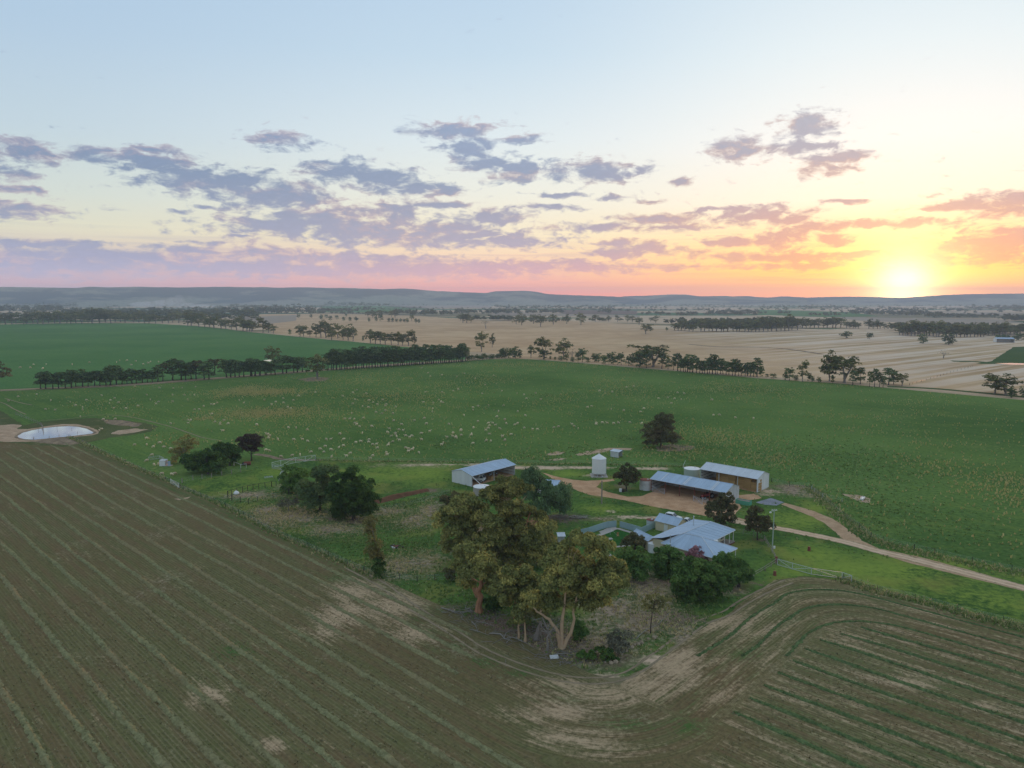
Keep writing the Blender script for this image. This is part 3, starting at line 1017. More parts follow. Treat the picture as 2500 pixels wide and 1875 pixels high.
def build_windrows():
    def line(f, step=.55):
        return smooth_line(f, step)
    ords = ['first', 'second', 'third', 'fourth', 'fifth', 'sixth', 'seventh', 'eighth', 'ninth', 'tenth', 'eleventh', 'twelfth', 'thirteenth', 'fourteenth', 'fifteenth', 'sixteenth', 'seventeenth']
    k = 0
    for v in np.arange(4.9, 80, 5.0)[::-1]:
        u1 = 40 if v < 62 else -66 - (v - 62) * .9
        u0 = -318 - max(0, (v - 40)) * .2
        wob = [Vector((*uv2w(u, v + .14 * math.sin(u * .05 + v) + .10 * math.sin(u * .23 + 2 * v)), 0)) for u in np.arange(u0, u1, 6)]
        # a row much farther away needs fewer sections
        L = smooth_line(wob, .6)
        L = [p for i, p in enumerate(L) if p.y < 190 or i % 3 == 0]
        windrow(L, .92, .24, M['windrow'], 'long straight bank of cut hay at the left, ' + ords[k] + ' from the homestead fence', 'hay windrows across the mown field', 100 + k)
        k += 1
    for k2, v in enumerate(np.arange(89.6, 132, 5.05)[::-1]):
        u0 = -58 + 16 + max(0, (v - 118)) * .35
        wob = [Vector((*uv2w(u, v + .25 * math.sin(u * .15 + v)), 0)) for u in np.arange(u0, 70, 5)]
        windrow(smooth_line(wob, .6), .85, .24, M['windrow_green'], 'straight green bank of cut hay at the right, ' + ords[k2] + ' below the curved ones', 'green windrows in the right corner', 200 + k)
        k += 1
    for hh in (4.5, 9.5, 14.5):
        # follows the fence round the bend
        R = 13.0
        u_in = U_E + hh
        v_in = V_R - hh
        seg = [uv2w(u_in + .3 * math.sin(v * .3), v) for v in np.arange(96 + hh, v_in - R, 5)]
        seg += [uv2w(u_in + R - R * math.cos(t), v_in - R + R * math.sin(t)) for t in np.linspace(0.1, PI / 2, 7)]
        seg += [uv2w(u, v_in) for u in np.arange(u_in + R + 5, 75, 5)]
        windrow(smooth_line([Vector((*p, 0)) for p in seg], .6), .62, .16, M['windrow_green'], {4.5: 'outermost', 9.5: 'middle', 14.5: 'innermost'}[hh] + ' of the three green windrows curving round the field corner', 'curved windrows round the corner', 300 + k)
        k += 1


build_windrows()


def build_stubble():
    r = np.random.default_rng(77)
    n = 42000
    u, v = r.uniform(-150, 45, n), np.round(r.uniform(-20, V_R - 16, n) / .55) * .55 + r.normal(0, .05, n)
    ok = ((v < V_L - 3) | (u > U_E + 18)) & ((v < V_L - 24) | (u < -70) | (u > U_E + 18))
    x, y = UX * u + VX * v, UY * u + VY * v
    ok &= (y < 175) & (y > 74) & (np.abs(x) < y * .78 + 4)
    x, y = x[ok], y[ok]
    m = len(x)
    V = np.zeros((m, 2, 3, 3))
    for k in range(2):
        a = r.uniform(0, 6.28, m)
        w, h = .05 + .07 * r.random(m), .07 + .14 * r.random(m)
        bx, by = x + r.normal(0, .08, m), y + r.normal(0, .08, m)
        V[:, k, 0] = np.stack([bx - np.sin(a) * w, by + np.cos(a) * w, np.full(m, .03)], 1)
        V[:, k, 1] = np.stack([bx + np.sin(a) * w, by - np.cos(a) * w, np.full(m, .03)], 1)
        V[:, k, 2] = np.stack([bx + np.cos(a) * h * .8, by + np.sin(a) * h * .8, .03 + h], 1)
    t = np.repeat(r.random(m), 6)
    me = np_mesh('hay_stubble', V.reshape(-1, 3), np.arange(m * 6).reshape(-1, 3), M['windrow'], dict(tint=t))
    tag(add('hay_stubble', me), 'short cut stubble standing in rows over the mown field', 'stubble', kind='stuff')


build_stubble()

# ------------------------------------------------------------------ homestead yard
YARD = G('L', (1385, 752)) + G('e', (640, 945), (1130, 862), (1500, 792), (2020, 662)) + G('M', (340, 362), (460, 350), (880, 292), (1400, 305), (2060, 312)) + \
    G('N', (1030, 330), (1290, 340), (1780, 335)) + G('O', (420, 345), (880, 358), (1040, 330), (1740, 505), (2130, 550)) + \
    G('S', (450, 478), (560, 590), (700, 700), (830, 800), (960, 900), (1300, 985), (1700, 1065), (2212, 1180))
_e = YARD[-1]
YARD += [far_out(YARD[-2], YARD[-1], 60), Vector((*uv2w(12, V_R), 0)), Vector((*uv2w(-45, V_R), 0)), Vector((*uv2w(-50, V_R - 1.0), 0)), Vector((*uv2w(-55, V_R - 4), 0)), Vector((*uv2w(U_E, V_R - 10), 0))]
YARD += [Vector((*uv2w(U_E + .8 * math.sin(v), v), 0)) for v in (130, 120, 110, 100, 96)]
YARD += [Vector((*uv2w(-62.5 + 4.5 * math.cos(t), 89 - 4.7 * math.sin(t)), 0)) for t in (.3, .7, 1.1, 1.5)]
YARD += [Vector((*uv2w(u, V_L), 0)) for u in (-75, -110, -150, -190)]

DRY = spot_field([('M', 600, 850, 420, 110), ('M', 400, 800, 200, 80), ('M', 1100, 960, 350, 70), ('M', 1300, 900, 200, 60), ('M', 1600, 800, 300, 40), ('M', 1900, 880, 250, 80), ('M', 1750, 1330, 250, 120),
                  ('M', 1250, 1350, 80, 40), ('M', 250, 640, 300, 50), ('M', 700, 560, 200, 50), ('N', 200, 800, 150, 120), ('N', 100, 1300, 200, 120), ('P', 1800, 250, 150, 150), ('P', 1750, 420, 250, 130), ('P', 1600, 350, 200, 100),
                  ('P', 2000, 480, 150, 100), ('P', 1500, 560, 300, 140), ('O', 1300, 1560, 200, 60), ('S', 300, 500, 160, 60), ('S', 60, 500, 100, 50), ('S', 560, 560, 120, 70), ('d', 1300, 480, 500, 60), ('M', 1900, 350, 400, 30)])
SOIL = spot_field([('P', 750, 360, 230, 60), ('P', 900, 440, 300, 100), ('P', 1100, 560, 330, 100), ('P', 1250, 500, 250, 130), ('P', 1500, 620, 300, 80), ('P', 1000, 480, 250, 90), ('P', 1900, 380, 260, 60), ('O', 1000, 1560, 500, 90), ('O', 900, 1500, 700, 80),
                   ('N', 1500, 870, 250, 60), ('N', 800, 1250, 500, 150), ('M', 1150, 850, 250, 50), ('M', 900, 1390, 40, 30), ('M', 2050, 590, 120, 30), ('O', 300, 560, 90, 30), ('O', 1600, 1080, 80, 25), ('O', 1250, 960, 120, 30),
                   ('S', 300, 470, 200, 20)])
PALE = spot_field([('N', 700, 340, 170, 16), ('N', 80, 345, 220, 10), ('N', 400, 342, 100, 10), ('N', 1300, 370, 350, 22), ('N', 1700, 370, 300, 14), ('N', 1060, 370, 60, 20), ('M', 1850, 345, 220, 8), ('O', 560, 380, 220, 16),
                   ('O', 1700, 610, 110, 40), ('P', 1200, 720, 300, 24), ('P', 1550, 745, 200, 30), ('P', 700, 560, 130, 20), ('P', 300, 300, 160, 14), ('P', 1850, 640, 160, 26), ('d', 1900, 430, 330, 50), ('O', 640, 860, 350, 14), ('O', 160, 790, 40, 25), ('N', 1830, 450, 100, 20)])


LUSH = spot_field([('R', 1500, 380, 600, 90), ('R', 1900, 560, 400, 90), ('R', 900, 280, 200, 60), ('R', 750, 380, 120, 40), ('S', 300, 750, 250, 70), ('S', 560, 640, 150, 40), ('M', 1700, 420, 500, 70), ('N', 150, 430, 250, 80), ('M', 500, 420, 200, 40), ('e', 1500, 980, 500, 120), ('S', 800, 1150, 500, 100), ('N', 1550, 430, 150, 30), ('N', 1900, 780, 250, 40)])


def in_poly(poly, x, y):
    c = np.zeros_like(x, bool)
    n = len(poly)
    for i in range(n):
        x1, y1, x2, y2 = poly[i][0], poly[i][1], poly[(i + 1) % n][0], poly[(i + 1) % n][1]
        if y1 == y2: continue
        m = ((y1 > y) != (y2 > y)) & (x < (x2 - x1) * (y - y1) / (y2 - y1) + x1)
        c ^= m
    return c


def build_yard():
    poly = rough_poly(YARD, 1.3, .5, 5)
    xs, ys = np.array([p.x for p in poly]), np.array([p.y for p in poly])
    gx, gy = np.meshgrid(np.arange(xs.min(), xs.max(), 1.7), np.arange(ys.min(), ys.max(), 1.7))
    gx, gy = gx.ravel(), gy.ravel()
    m = in_poly([(p.x, p.y) for p in poly], gx, gy)
    pin = np.stack([gx[m], gy[m]], 1)
    n = len(poly)
    co = [Vector((p.x, p.y)) for p in poly] + [Vector(p) for p in pin]
    ed = [(i, (i + 1) % n) for i in range(n)]
    r = geometry.delaunay_2d_cdt(co, ed, [], 1, 1e-4)
    vv = np.array([(v.x, v.y, .042) for v in r[0]])
    x, y = vv[:, 0], vv[:, 1]
    fs = []
    for f in r[2]:
        a, b, c = (vv[i] for i in f[:3])
        fs.append(tuple(f) if (b[0] - a[0]) * (c[1] - a[1]) - (b[1] - a[1]) * (c[0] - a[0]) > 0 else tuple(reversed(f)))
    o = link_mesh('yard_ground', vv, fs, M['yard'], attrs=dict(dry=spot_val(DRY, x, y) * .72, soil=spot_val(SOIL, x, y) * .70, pale=spot_val(PALE, x, y) * .8, lush=spot_val(LUSH, x, y) * .8))
    tag(o, kind='structure')


build_yard()

# tracks and bare dirt
sheet('yard_dirt', G('N', (1290, 415), (1380, 440), (1480, 465), (1600, 490), (1740, 502), (1900, 488), (2010, 482)) + G('O', (180, 480), (205, 500), (60, 515), (25, 560), (90, 592), (200, 627), (340, 657), (460, 650), (560, 615), (700, 560), (1000, 620),
      (1300, 700), (1420, 640), (1560, 625), (1660, 668), (1540, 690), (1430, 700), (1440, 760), (1350, 880), (1230, 875), (1060, 835), (800, 790), (560, 750), (300, 690), (0, 642)) + G('N', (2000, 690), (1750, 630), (1560, 560), (1440, 500), (1350, 450)),
      .058, M['yard_dirt'], .8, .5, 21)
sheet('dirt_track', G('S', (190, 618), (220, 606), (350, 640), (480, 680), (620, 738), (700, 790), (780, 850), (840, 895), (860, 920), (1000, 985), (1300, 1045), (1700, 1150), (2212, 1290), (2500, 1370), (2500, 1430), (2212, 1340), (1700, 1215), (1300, 1115),
      (1000, 1030), (860, 985), (720, 950), (560, 912), (400, 872), (160, 828), (60, 815)) + G('O', (1640, 975), (1400, 915), (1280, 890), (1330, 850), (1420, 862), (1640, 925)) + G('S', (100, 798), (160, 803), (400, 848), (560, 882), (710, 905), (690, 895), (640, 850), (560, 780), (450, 720), (350, 680)),
      .066, M['trackd'], .7, .3, 22)
ribbon('wheel_track', G('O', (1330, 885), (1640, 948)) + G('S', (160, 817), (400, 862), (720, 930), (1000, 1008), (1300, 1078), (1700, 1180), (2212, 1312), (2500, 1395)), 3.4, .074, M['dirt'], 1, .15)
sheet('gravel_pad', G('O', (1590, 712), (1660, 690), (1740, 670), (1870, 712), (1800, 742), (1680, 735)), .073, M['gravel'], .6, .3, 23)
_wt = smooth_line([at('P', 0, 82), at('P', 200, 190), at('P', 400, 335), at('P', 620, 470), at('P', 800, 585), at('P', 1000, 672), at('P', 1200, 735), at('P', 1350, 762), at('P', 1500, 768), at('P', 1620, 750), at('P', 1720, 712), at('P', 1850, 620),
                   at('P', 2000, 510), at('P', 2120, 420), at('R', 330, 640), at('R', 420, 580), at('R', 560, 505), at('R', 720, 440)], 1.5)
_tn = [(_wt[min(i + 1, len(_wt) - 1)] - _wt[max(i - 1, 0)]).normalized() for i in range(len(_wt))]
for sd_ in (-.85, .85):
    ribbon('wheel_rut', [p + Vector((-t.y, t.x, 0)) * sd_ for p, t in zip(_wt, _tn)], .46, .052, M['worn'], .8, .22)
ribbon('sheep_path', G('A', (-300, 1020), (0, 1100), (120, 1160), (210, 1200)), .8, .03, M['worn'], 2, .5)
ribbon('sheep_path', G('A', (40, 1070), (140, 1100), (260, 1125)), .9, .03, M['worn'], 2, .6)
ribbon('sheep_path', G('A', (330, 1250), (560, 1235), (700, 1215), (860, 1205), (1050, 1220), (1250, 1265), (1400, 1305), (1530, 1350), (1650, 1390), (1800, 1415)), .75, .03, M['worn'], 2, .5)
ribbon('sheep_path', G('M', (300, 235), (420, 255), (600, 290), (950, 295)), 2.4, .05, M['bank2'], 2, .8)
sheet('bare_ground', G('C', (680, 1525), (780, 1500), (950, 1470), (1130, 1475), (1120, 1490), (960, 1495), (850, 1515), (720, 1535)), .026, M['bank'], 1, .7, 31)
sheet('bare_ground', G('C', (430, 1530), (520, 1500), (600, 1510), (540, 1530)), .026, M['bank'], 1, .7, 32)
sheet('bare_ground', G('C', (440, 1570), (560, 1555), (620, 1560), (520, 1575)), .026, M['bank'], 1, .6, 33)
sheet('bare_ground', G('S', (700, 530), (830, 540), (940, 570), (920, 610), (850, 590), (770, 565)), .026, M['bank'], 1, .7, 34)
sheet('bare_ground', G('C', (1330, 1465), (1450, 1440), (1640, 1460), (1640, 1480), (1500, 1500), (1350, 1500)), .026, M['bank2'], 1, 1, 35)
sheet('bare_ground', G('B', (420, 915), (560, 895), (680, 905), (640, 928), (500, 935)), .026, M['bank2'], 2, 1, 36)
sheet('bare_ground', G('L', (1410, 890), (1500, 880), (1540, 870), (1520, 885), (1450, 902)), .05, M['bank'], .6, .4, 37)

# dam (farm pond) at the left
sheet('dam_earth', G('A', (-500, 1180), (-200, 1150), (0, 1170), (100, 1230), (190, 1290), (330, 1262), (560, 1240), (760, 1230), (960, 1245), (1180, 1270), (1290, 1300), (1200, 1345), (1050, 1370), (880, 1390), (760, 1420), (640, 1440), (520, 1465), (380, 1455), (200, 1440), (0, 1425), (-500, 1440)),
      .05, material('dam_grass', grass_fn((.075, .095, .035), (.14, .15, .06), (.26, .20, .13), .95, (.22, .18, .08), 2.0), 1, 0), 2, 1.0, 41)
sheet('dam_bank', G('A', (-200, 1310), (0, 1290), (110, 1280), (180, 1290), (130, 1318), (220, 1322), (350, 1300), (500, 1280), (620, 1280), (720, 1300), (800, 1335), (805, 1355), (740, 1370), (500, 1395), (300, 1420), (100, 1425), (-200, 1415)), .06, M['bank'], 1.2, .6, 42)
sheet('dam_bank', G('A', (830, 1245), (1000, 1250), (1150, 1280), (1100, 1300), (960, 1290), (860, 1275)), .06, M['bank2'], 1.2, 1.2, 43)
sheet('dam_bank', G('A', (890, 1360), (950, 1330), (1100, 1315), (1200, 1325), (1080, 1350), (960, 1365)), .06, M['bank'], 1.2, 1.0, 44)
sheet('dam_bank', G('A', (250, 1425), (400, 1395), (560, 1385), (700, 1430), (560, 1450), (400, 1440)), .064, M['bank2'], 1.2, .8, 45)
ribbon('pond_edge', G('A', (140, 1378), (180, 1352), (260, 1330), (360, 1312), (460, 1302), (560, 1297), (640, 1303), (700, 1318), (745, 1338), (762, 1350), (740, 1360), (640, 1372), (540, 1384), (460, 1390), (380, 1399), (280, 1408), (200, 1404), (152, 1392), (140, 1378)), 2.2, .07, M['bank2'], 1.5, .4)
sheet('pond_water', G('A', (140, 1378), (180, 1352), (260, 1330), (360, 1312), (460, 1302), (560, 1297), (640, 1303), (700, 1318), (745, 1338), (760, 1350), (740, 1358), (640, 1370), (540, 1382), (460, 1388), (380, 1397), (280, 1406), (200, 1402), (155, 1392)), .075, M['water'], 1.0, .25, 46)


# ------------------------------------------------------------------ hills on the horizon
def build_hills():
    # crest line: (x in the 2500 px frame, y)
    def crest(ptsx, d_near, d_crest, d_back, name, seed, lowamt):
        pa = []
        for X, Y in ptsx:
            r = (X - 1250) / FPX
            u = -(Y - 937.5) / FPX
            fy = math.cos(PITCH) + u * math.sin(PITCH)
            fz = -math.sin(PITCH) + u * math.cos(PITCH)
            pa.append((math.atan2(r, fy), fz / math.hypot(r, fy)))
        az = np.array([p[0] for p in pa])
        te = np.array([p[1] for p in pa])
        A = np.linspace(az[0], az[-1], 420)
        E_ = np.interp(A, az, te)
        k = np.hanning(9)
        E_ = np.convolve(np.pad(E_, 4, 'edge'), k / k.sum(), 'valid')
        rs = np.concatenate([np.linspace(d_near, d_crest, 22), np.linspace(d_crest, d_back, 8)[1:]])
        V, low = [], []
        for i, a in enumerate(A):
            hc = CAM_H + E_[i] * d_crest
            sp = .45 + .3 * mnoise.noise(Vector((a * 14, seed, 0)))
            for r_ in rs:
                t = (r_ - d_near) / (d_crest - d_near) if r_ <= d_crest else 1 - (r_ - d_crest) / (d_back - d_crest) * 1.2
                t = max(0, t)
                s = t * t * (3 - 2 * t)
                prof = (s * (1 - sp) + t ** 2.6 * sp) if r_ <= d_crest else s
                x, y = r_ * math.sin(a), r_ * math.cos(a)
                n = mnoise.fractal(Vector((x * .0016, y * .0016, seed)), 1, 2, 5)
                z = hc * prof + n * 26 * t * (1 - t) * 2.2 + mnoise.noise(Vector((x * .012, y * .012, 1))) * 2.2 * t
                V.append((x, y, z - 6 * (t == 0)))
                low.append(max(0, 1 - t * 1.6) * lowamt)
        n_r = len(rs)
        i = np.arange(len(A) - 1)[:, None] * n_r + np.arange(n_r - 1)[None]
        F = np.stack([i, i + n_r, i + n_r + 1, i + 1], -1).reshape(-1, 4)
        me = np_mesh(name, np.array(V), F, M['hill'], dict(low=np.array(low)))
        me.polygons.foreach_set('use_smooth', [True] * len(me.polygons))
        tag(add(name, me), kind='structure')
    s = .30134
    main = [(-500, 702), (-250, 700), (0, 700.5)] + [(x * s, 650 + y * s) for x, y in ((120, 168), (330, 172), (600, 176), (740, 165), (860, 171), (1100, 167), (1500, 172), (1700, 168), (1850, 166), (2080, 172))] + \
           [(600 + x * s, 650 + y * s) for x, y in ((100, 167), (250, 174), (480, 170), (650, 176), (850, 176), (1100, 186), (1250, 180), (1380, 186), (1500, 198), (1700, 208), (1960, 217), (2000, 202), (2157, 201))] + \
           [(1200 + x * s, 650 + y * s) for x, y in ((100, 200), (270, 198), (380, 208), (450, 226), (600, 232), (850, 240), (1000, 246), (1120, 255), (1200, 270))]
    crest(main, 5600, 7000, 8400, 'hills', 3.1, 1.0)
    right = [(1200 + x * s, 650 + y * s) for x, y in ((700, 270), (1000, 262), (1250, 258), (1400, 236), (1560, 234), (1700, 243), (1900, 240), (2100, 258))] + \
            [(1850 + x * s, 650 + y * s) for x, y in ((0, 262), (200, 262), (400, 262))]
    crest(right, 5900, 7200, 8400, 'hills', 8.3, 1.0)
    far = [(1200 + x * s, 650 + y * s) for x, y in ((900, 262), (1080, 243), (1250, 238), (1450, 228), (1560, 227), (1700, 245), (1800, 252), (2060, 240))] + \
          [(1850 + x * s, 650 + y * s) for x, y in ((0, 250), (100, 252), (220, 243), (400, 254), (600, 247), (900, 247), (1150, 258), (1300, 248), (1450, 238), (1600, 228), (1800, 224), (2157, 221), (2600, 226), (3400, 232), (4200, 240))]
    crest(far, 6500, 8000, 9200, 'hills', 5.7, .7)


build_hills()


# ================================================================== TREES
def unit(v):
    return v / (np.linalg.norm(v, axis=-1, keepdims=True) + 1e-9)


def crown_clumps(r, ells, n, rc, shell=.75, low=-.55):
    """clump centres spread over big ellipsoids; returns centres and radii"""
    C, Rr = [], []
    vol = np.array([e[1][0] * e[1][2] + e[1][0] * e[1][1] for e in ells], float)
    cnt = np.maximum(2, (n * vol / vol.sum()).astype(int))
    for (c, rad), k in zip(ells, cnt):
        best = []
        for _ in range(k):
            cand = []
            for _ in range(6):
                d = unit(r.standard_normal(3))
                if d[2] < low: d[2] = -d[2] * .5
                s = shell + (1 - shell) * r.random() if r.random() < .8 else r.random() * shell
                cand.append(np.array(c) + d * np.array(rad) * s)
            if best:
                bb = np.array(best)
                cand.sort(key=lambda q: -np.min(((bb - q) ** 2).sum(1)))
            best.append(cand[0])
        C += best
        Rr += [rc * (.65 + .7 * r.random()) for _ in range(k)]
    return np.array(C), np.array(Rr)


def leaf_cloud(r, C, R, per, size, flat=.75, droop=0.0, outw=.7, aspect=1.7):
    """many small leaf sprays on and in the clumps: V, F, tint, clump value"""
    n = len(C) * per
    ci = np.repeat(np.arange(len(C)), per)
    d = unit(r.standard_normal((n, 3)))
    lowm = d[:, 2] < -.35
    d[lowm, 2] *= -.6
    rad = R[ci] * (.45 + .6 * r.random(n) ** .6)
    off = d * rad[:, None]
    off[:, 2] *= flat
    if droop:
        hang = np.maximum(0, 1 - np.abs(d[:, 2])) * R[ci] * droop * r.random(n)
        off[:, 2] -= hang
    P = C[ci] + off
    nrm = unit(d * outw + r.standard_normal((n, 3)) * .5 + np.array([0, 0, .5]))
    t = unit(np.cross(nrm, unit(r.standard_normal((n, 3)))))
    b = np.cross(nrm, t)
    if droop:
        t = unit(t * .6 + np.array([0, 0, -1.0]) * droop)
        b = unit(np.cross(nrm, t))
    s = size * (.6 + .8 * r.random(n))
    a_, b_ = (s * aspect * .5)[:, None], (s * .5)[:, None]
    V = np.stack([P - t * a_, P + b * b_ * .9, P + t * a_, P - b * b_], 1).reshape(-1, 3)
    F = np.arange(n * 4).reshape(-1, 4)
    cl = r.random(len(C))
    tint = np.clip(.55 * r.random(n) + .45 * cl[ci], 0, 1)
    zz = P[:, 2]
    return V, F, np.repeat(tint, 4), np.repeat(np.clip(.5 * cl[ci] + .5 * r.random(n), 0, 1), 4)


def limb(mb, r, a, b, r0, r1, n=5, seg=4, bend=.12, up=.25):
    a, b = Vector(a), Vector(b)
    L = (b - a).length
    mid = [a]
    for i in range(1, seg):
        t = i / seg
        p = a.lerp(b, t) + Vector((r.normal(), r.normal(), r.normal())) * bend * L * .25
        p.z += -up * L * .25 * math.sin(t * PI) if up < 0 else 0
        p.x -= (b.x - a.x) * up * .5 * math.sin(t * PI)
        p.y -= (b.y - a.y) * up * .5 * math.sin(t * PI)
        mid.append(p)
    mid.append(b)
    mb.tube(mid, [r0 + (r1 - r0) * i / seg for i in range(seg + 1)], n, cap=False)
    return mid


def tree_meshes(seed, ells, n_cl, rc, per, size, leaf, bark, trunk_pts=None, tr=(.35, .12), droop=0.0, flat=.75, limbs=14, shell=.75, outw=.7, low=-.55, extra=None, aspect=1.7, lr=.35):
    """crown and trunk meshes in metres, base at the origin"""
    r = np.random.default_rng(seed)
    C, R = crown_clumps(r, ells, n_cl, rc, shell, low)
    V, F, tint, cl = leaf_cloud(r, C, R, per, size, flat, droop, outw, aspect)
    V[:, 2] = np.maximum(V[:, 2], .05)
    crown = np_mesh('crown', V, F, leaf, dict(tint=tint, clump=cl))
    mb = MB()
    trunks = trunk_pts or [[(0, 0, 0), (.1, 0, ells[0][0][2] * .5), (0, 0, ells[0][0][2])]]
    ends = []
    for tp in trunks:
        tp = [Vector(p) for p in tp]
        k = len(tp)
        L = []
        for i in range(k - 1):
            for j in range(3):
                L.append(tp[i].lerp(tp[i + 1], j / 3) + Vector((r.normal(), r.normal(), 0)) * tr[0] * (.22 if i + j else 0))
        L.append(tp[-1])
        rad = [tr[0] + (tr[1] - tr[0]) * (i / (len(L) - 1)) for i in range(len(L))]
        rad[0] *= 1.35
        mb.tube(L, rad, 7, cap=False)
        ends += [(L[i], rad[i]) for i in range(len(L) // 2, len(L))]
    if limbs:
        for k in r.choice(len(C), min(limbs, len(C)), replace=False):
            c = Vector(C[k])
            below = [e for e in ends if e[0].z < c.z - .1] or ends[:1]
            e = min(below, key=lambda q: (q[0] - c).length)
            limb(mb, r, e[0], c, e[1] * .55, max(.015, e[1] * .12), 5, 3)
    me = bpy.data.meshes.new('trunk')
    me.from_pydata([tuple(v) for v in mb.v], [], mb.f)
    me.materials.append(bark)
    me.update()
    return crown, me


def plant_tree(name, label, cat, loc, meshes, sc=(1, 1, 1), rz=0.0, group=None):
    t = thing(name, label, cat, loc, rz, group)
    add('trunk', meshes[1], t, sc=sc)
    add('crown', meshes[0], t, sc=sc)
    return t


# ---- shared tree forms, each about 10 m tall at scale 1 (width about 8)
PROTO = {}


def protos():
    def add_p(kind, **kw):
        PROTO.setdefault(kind, []).append(tree_meshes(**kw))
    for s in range(4):
        r = random.Random(40 + s)
        ells = [((r.uniform(-2.2, 2.2), r.uniform(-2, 2), r.uniform(2.7, 7.7)), (r.uniform(1.6, 2.5), r.uniform(1.6, 2.3), r.uniform(1.2, 1.8))) for _ in range(6)] + [((0, 0, 5.0), (3.3, 3.1, 3.2))]
        add_p('gum', seed=50 + s, ells=ells, n_cl=42, rc=1.0, per=34, size=.40, leaf=M['gum_mid'], bark=M['bark_grey'], tr=(.26, .07),
              trunk_pts=[[(0, 0, 0), (.2, .1, 2.4), (r.uniform(-.9, .9), 0, 6)], [(.05, 0, 1.2), (r.uniform(-1.4, -.6), .3, 4.0), (-1.6, .4, 6)]], limbs=10)
    for s in range(4):
        r = random.Random(60 + s)
        ells = [((r.uniform(-.8, .8), r.uniform(-.8, .8), r.uniform(2.5, 3.8)), (2.3, 2.3, 1.9)), ((r.uniform(-.7, .7), r.uniform(-.7, .7), 6.3), (2.5, 2.4, 2.0)), ((r.uniform(-.6, .6), 0, 8.3), (1.7, 1.7, 1.3))]
        add_p('belt', seed=70 + s, ells=ells, n_cl=34, rc=.95, per=32, size=.42, leaf=M['belt_leaf'], bark=M['bark_dark'], tr=(.24, .08), trunk_pts=[[(0, 0, 0), (.1, .05, 3), (0, 0, 7)]], limbs=6)
    for s in range(3):
        r = random.Random(80 + s)
        ells = [((r.uniform(-1.5, 1.5), r.uniform(-1.2, 1.2), r.uniform(2.5, 6.5)), (2.4, 2.3, 2.4)) for _ in range(5)] + [((0, 0, 4), (3.4, 3.2, 3.6))]
        add_p('bush', seed=90 + s, ells=ells, n_cl=40, rc=1.1, per=32, size=.46, leaf=M['belt_leaf'], bark=M['bark_dark'], tr=(.2, .08), limbs=4, low=-.9)
    for s in range(2):
        r = random.Random(95 + s)
        ells = [((r.uniform(-1.5, 1.5), r.uniform(-1.5, 1.5), r.uniform(5, 8)), (2.2, 2.2, 1.6)) for _ in range(4)]
        add_p('sparse', seed=97 + s, ells=ells, n_cl=22, rc=.8, per=5, size=.3, leaf=M['grey_leaf'], bark=M['dead'], tr=(.28, .08), limbs=22, trunk_pts=[[(0, 0, 0), (.1, 0, 2.5), (.3, .2, 6)], [(0, 0, 1.4), (-1, .3, 4), (-1.6, .2, 6.4)]])
    for s in range(3):
        r = random.Random(120 + s)
        ells = [((r.uniform(-2, 2), r.uniform(-2, 2), r.uniform(3.6, 7.8)), (2.2, 2.2, 1.6)) for _ in range(5)]
        add_p('brown', seed=130 + s, ells=ells, n_cl=30, rc=1.0, per=26, size=.42, leaf=M['brown_leaf'], bark=M['bark_dark'], tr=(.26, .08), limbs=10)


protos()


def far_tree(seed, n=70):
    r = np.random.default_rng(seed)
    ells = [((r.uniform(-2, 2), r.uniform(-2, 2), r.uniform(4.5, 7.5)), (2.4, 2.4, 1.9)) for _ in range(4)]
    C, R = crown_clumps(r, ells, 14, 1.2)
    V, F, t, c = leaf_cloud(r, C, R, n // 14, 1.25)
    return V, F, t, c


FAR = [far_tree(400 + i, 112) for i in range(6)]

TREES = []      # (frame, x, base y, height px, width px or None, kind, label, group)


def tr(f, rows, kind, label, group, wf=None):
    for row in rows:
        TREES.append((f, row[0], row[1], row[2], row[3] if len(row) > 3 else (row[2] * wf if wf else None), kind, label, group))


def line(f, x0, y0, x1, y1, n, h, kind, label, group, seed=1, jx=.25, jy=3, hv=.26, wf=None):
    r = random.Random(seed)
    for i in range(n):
        t = (i + .5 + r.uniform(-jx, jx)) / n
        hh = h * r.uniform(1 - hv, 1 + hv)
        TREES.append((f, x0 + (x1 - x0) * t, y0 + (y1 - y0) * t + r.uniform(-jy, jy), hh, hh * wf if wf else None, kind, label, group))


# the shelter belt between the two green paddocks
g1 = 'shelter belt trees between the green paddocks'
l1 = 'upright dark green tree in the shelter belt between the two green paddocks'
tr('A', [(330, 992, 120), (370, 992, 135), (430, 992, 120), (475, 990, 120), (530, 988, 125), (580, 985, 140), (615, 975, 100), (670, 975, 130), (715, 975, 105), (768, 970, 120), (810, 970, 115), (860, 968, 115), (895, 965, 155), (945, 960, 150),
         (990, 955, 110), (1030, 955, 100), (1070, 952, 120), (1105, 950, 100), (1155, 945, 110), (1195, 942, 90), (1235, 942, 90), (1280, 938, 125), (1400, 925, 170, 150), (1470, 922, 155), (1505, 925, 130), (1550, 915, 135), (1655, 915, 135), (1695, 915, 130),
         (1835, 900, 140), (1870, 900, 140), (1905, 898, 130), (1940, 895, 115), (1975, 893, 120), (2040, 890, 140), (2070, 890, 130), (2110, 885, 120), (2150, 880, 110)], 'belt', l1, g1, .95)
tr('A', [(1320, 932, 140, 130), (1590, 915, 150, 150), (1740, 882, 130, 170)], 'brown', 'olive brown tree standing in the shelter belt left of the pale water', 'olive brown belt trees')
tr('B', [(40, 890, 130), (75, 890, 130), (110, 888, 100), (170, 878, 90), (205, 875, 85), (238, 878, 120), (300, 868, 140), (330, 865, 130), (390, 862, 120), (420, 860, 120), (460, 855, 115)], 'belt', l1, g1, .95)
l1b = 'dark tree in the dense right part of the shelter belt, beyond the lone tree'
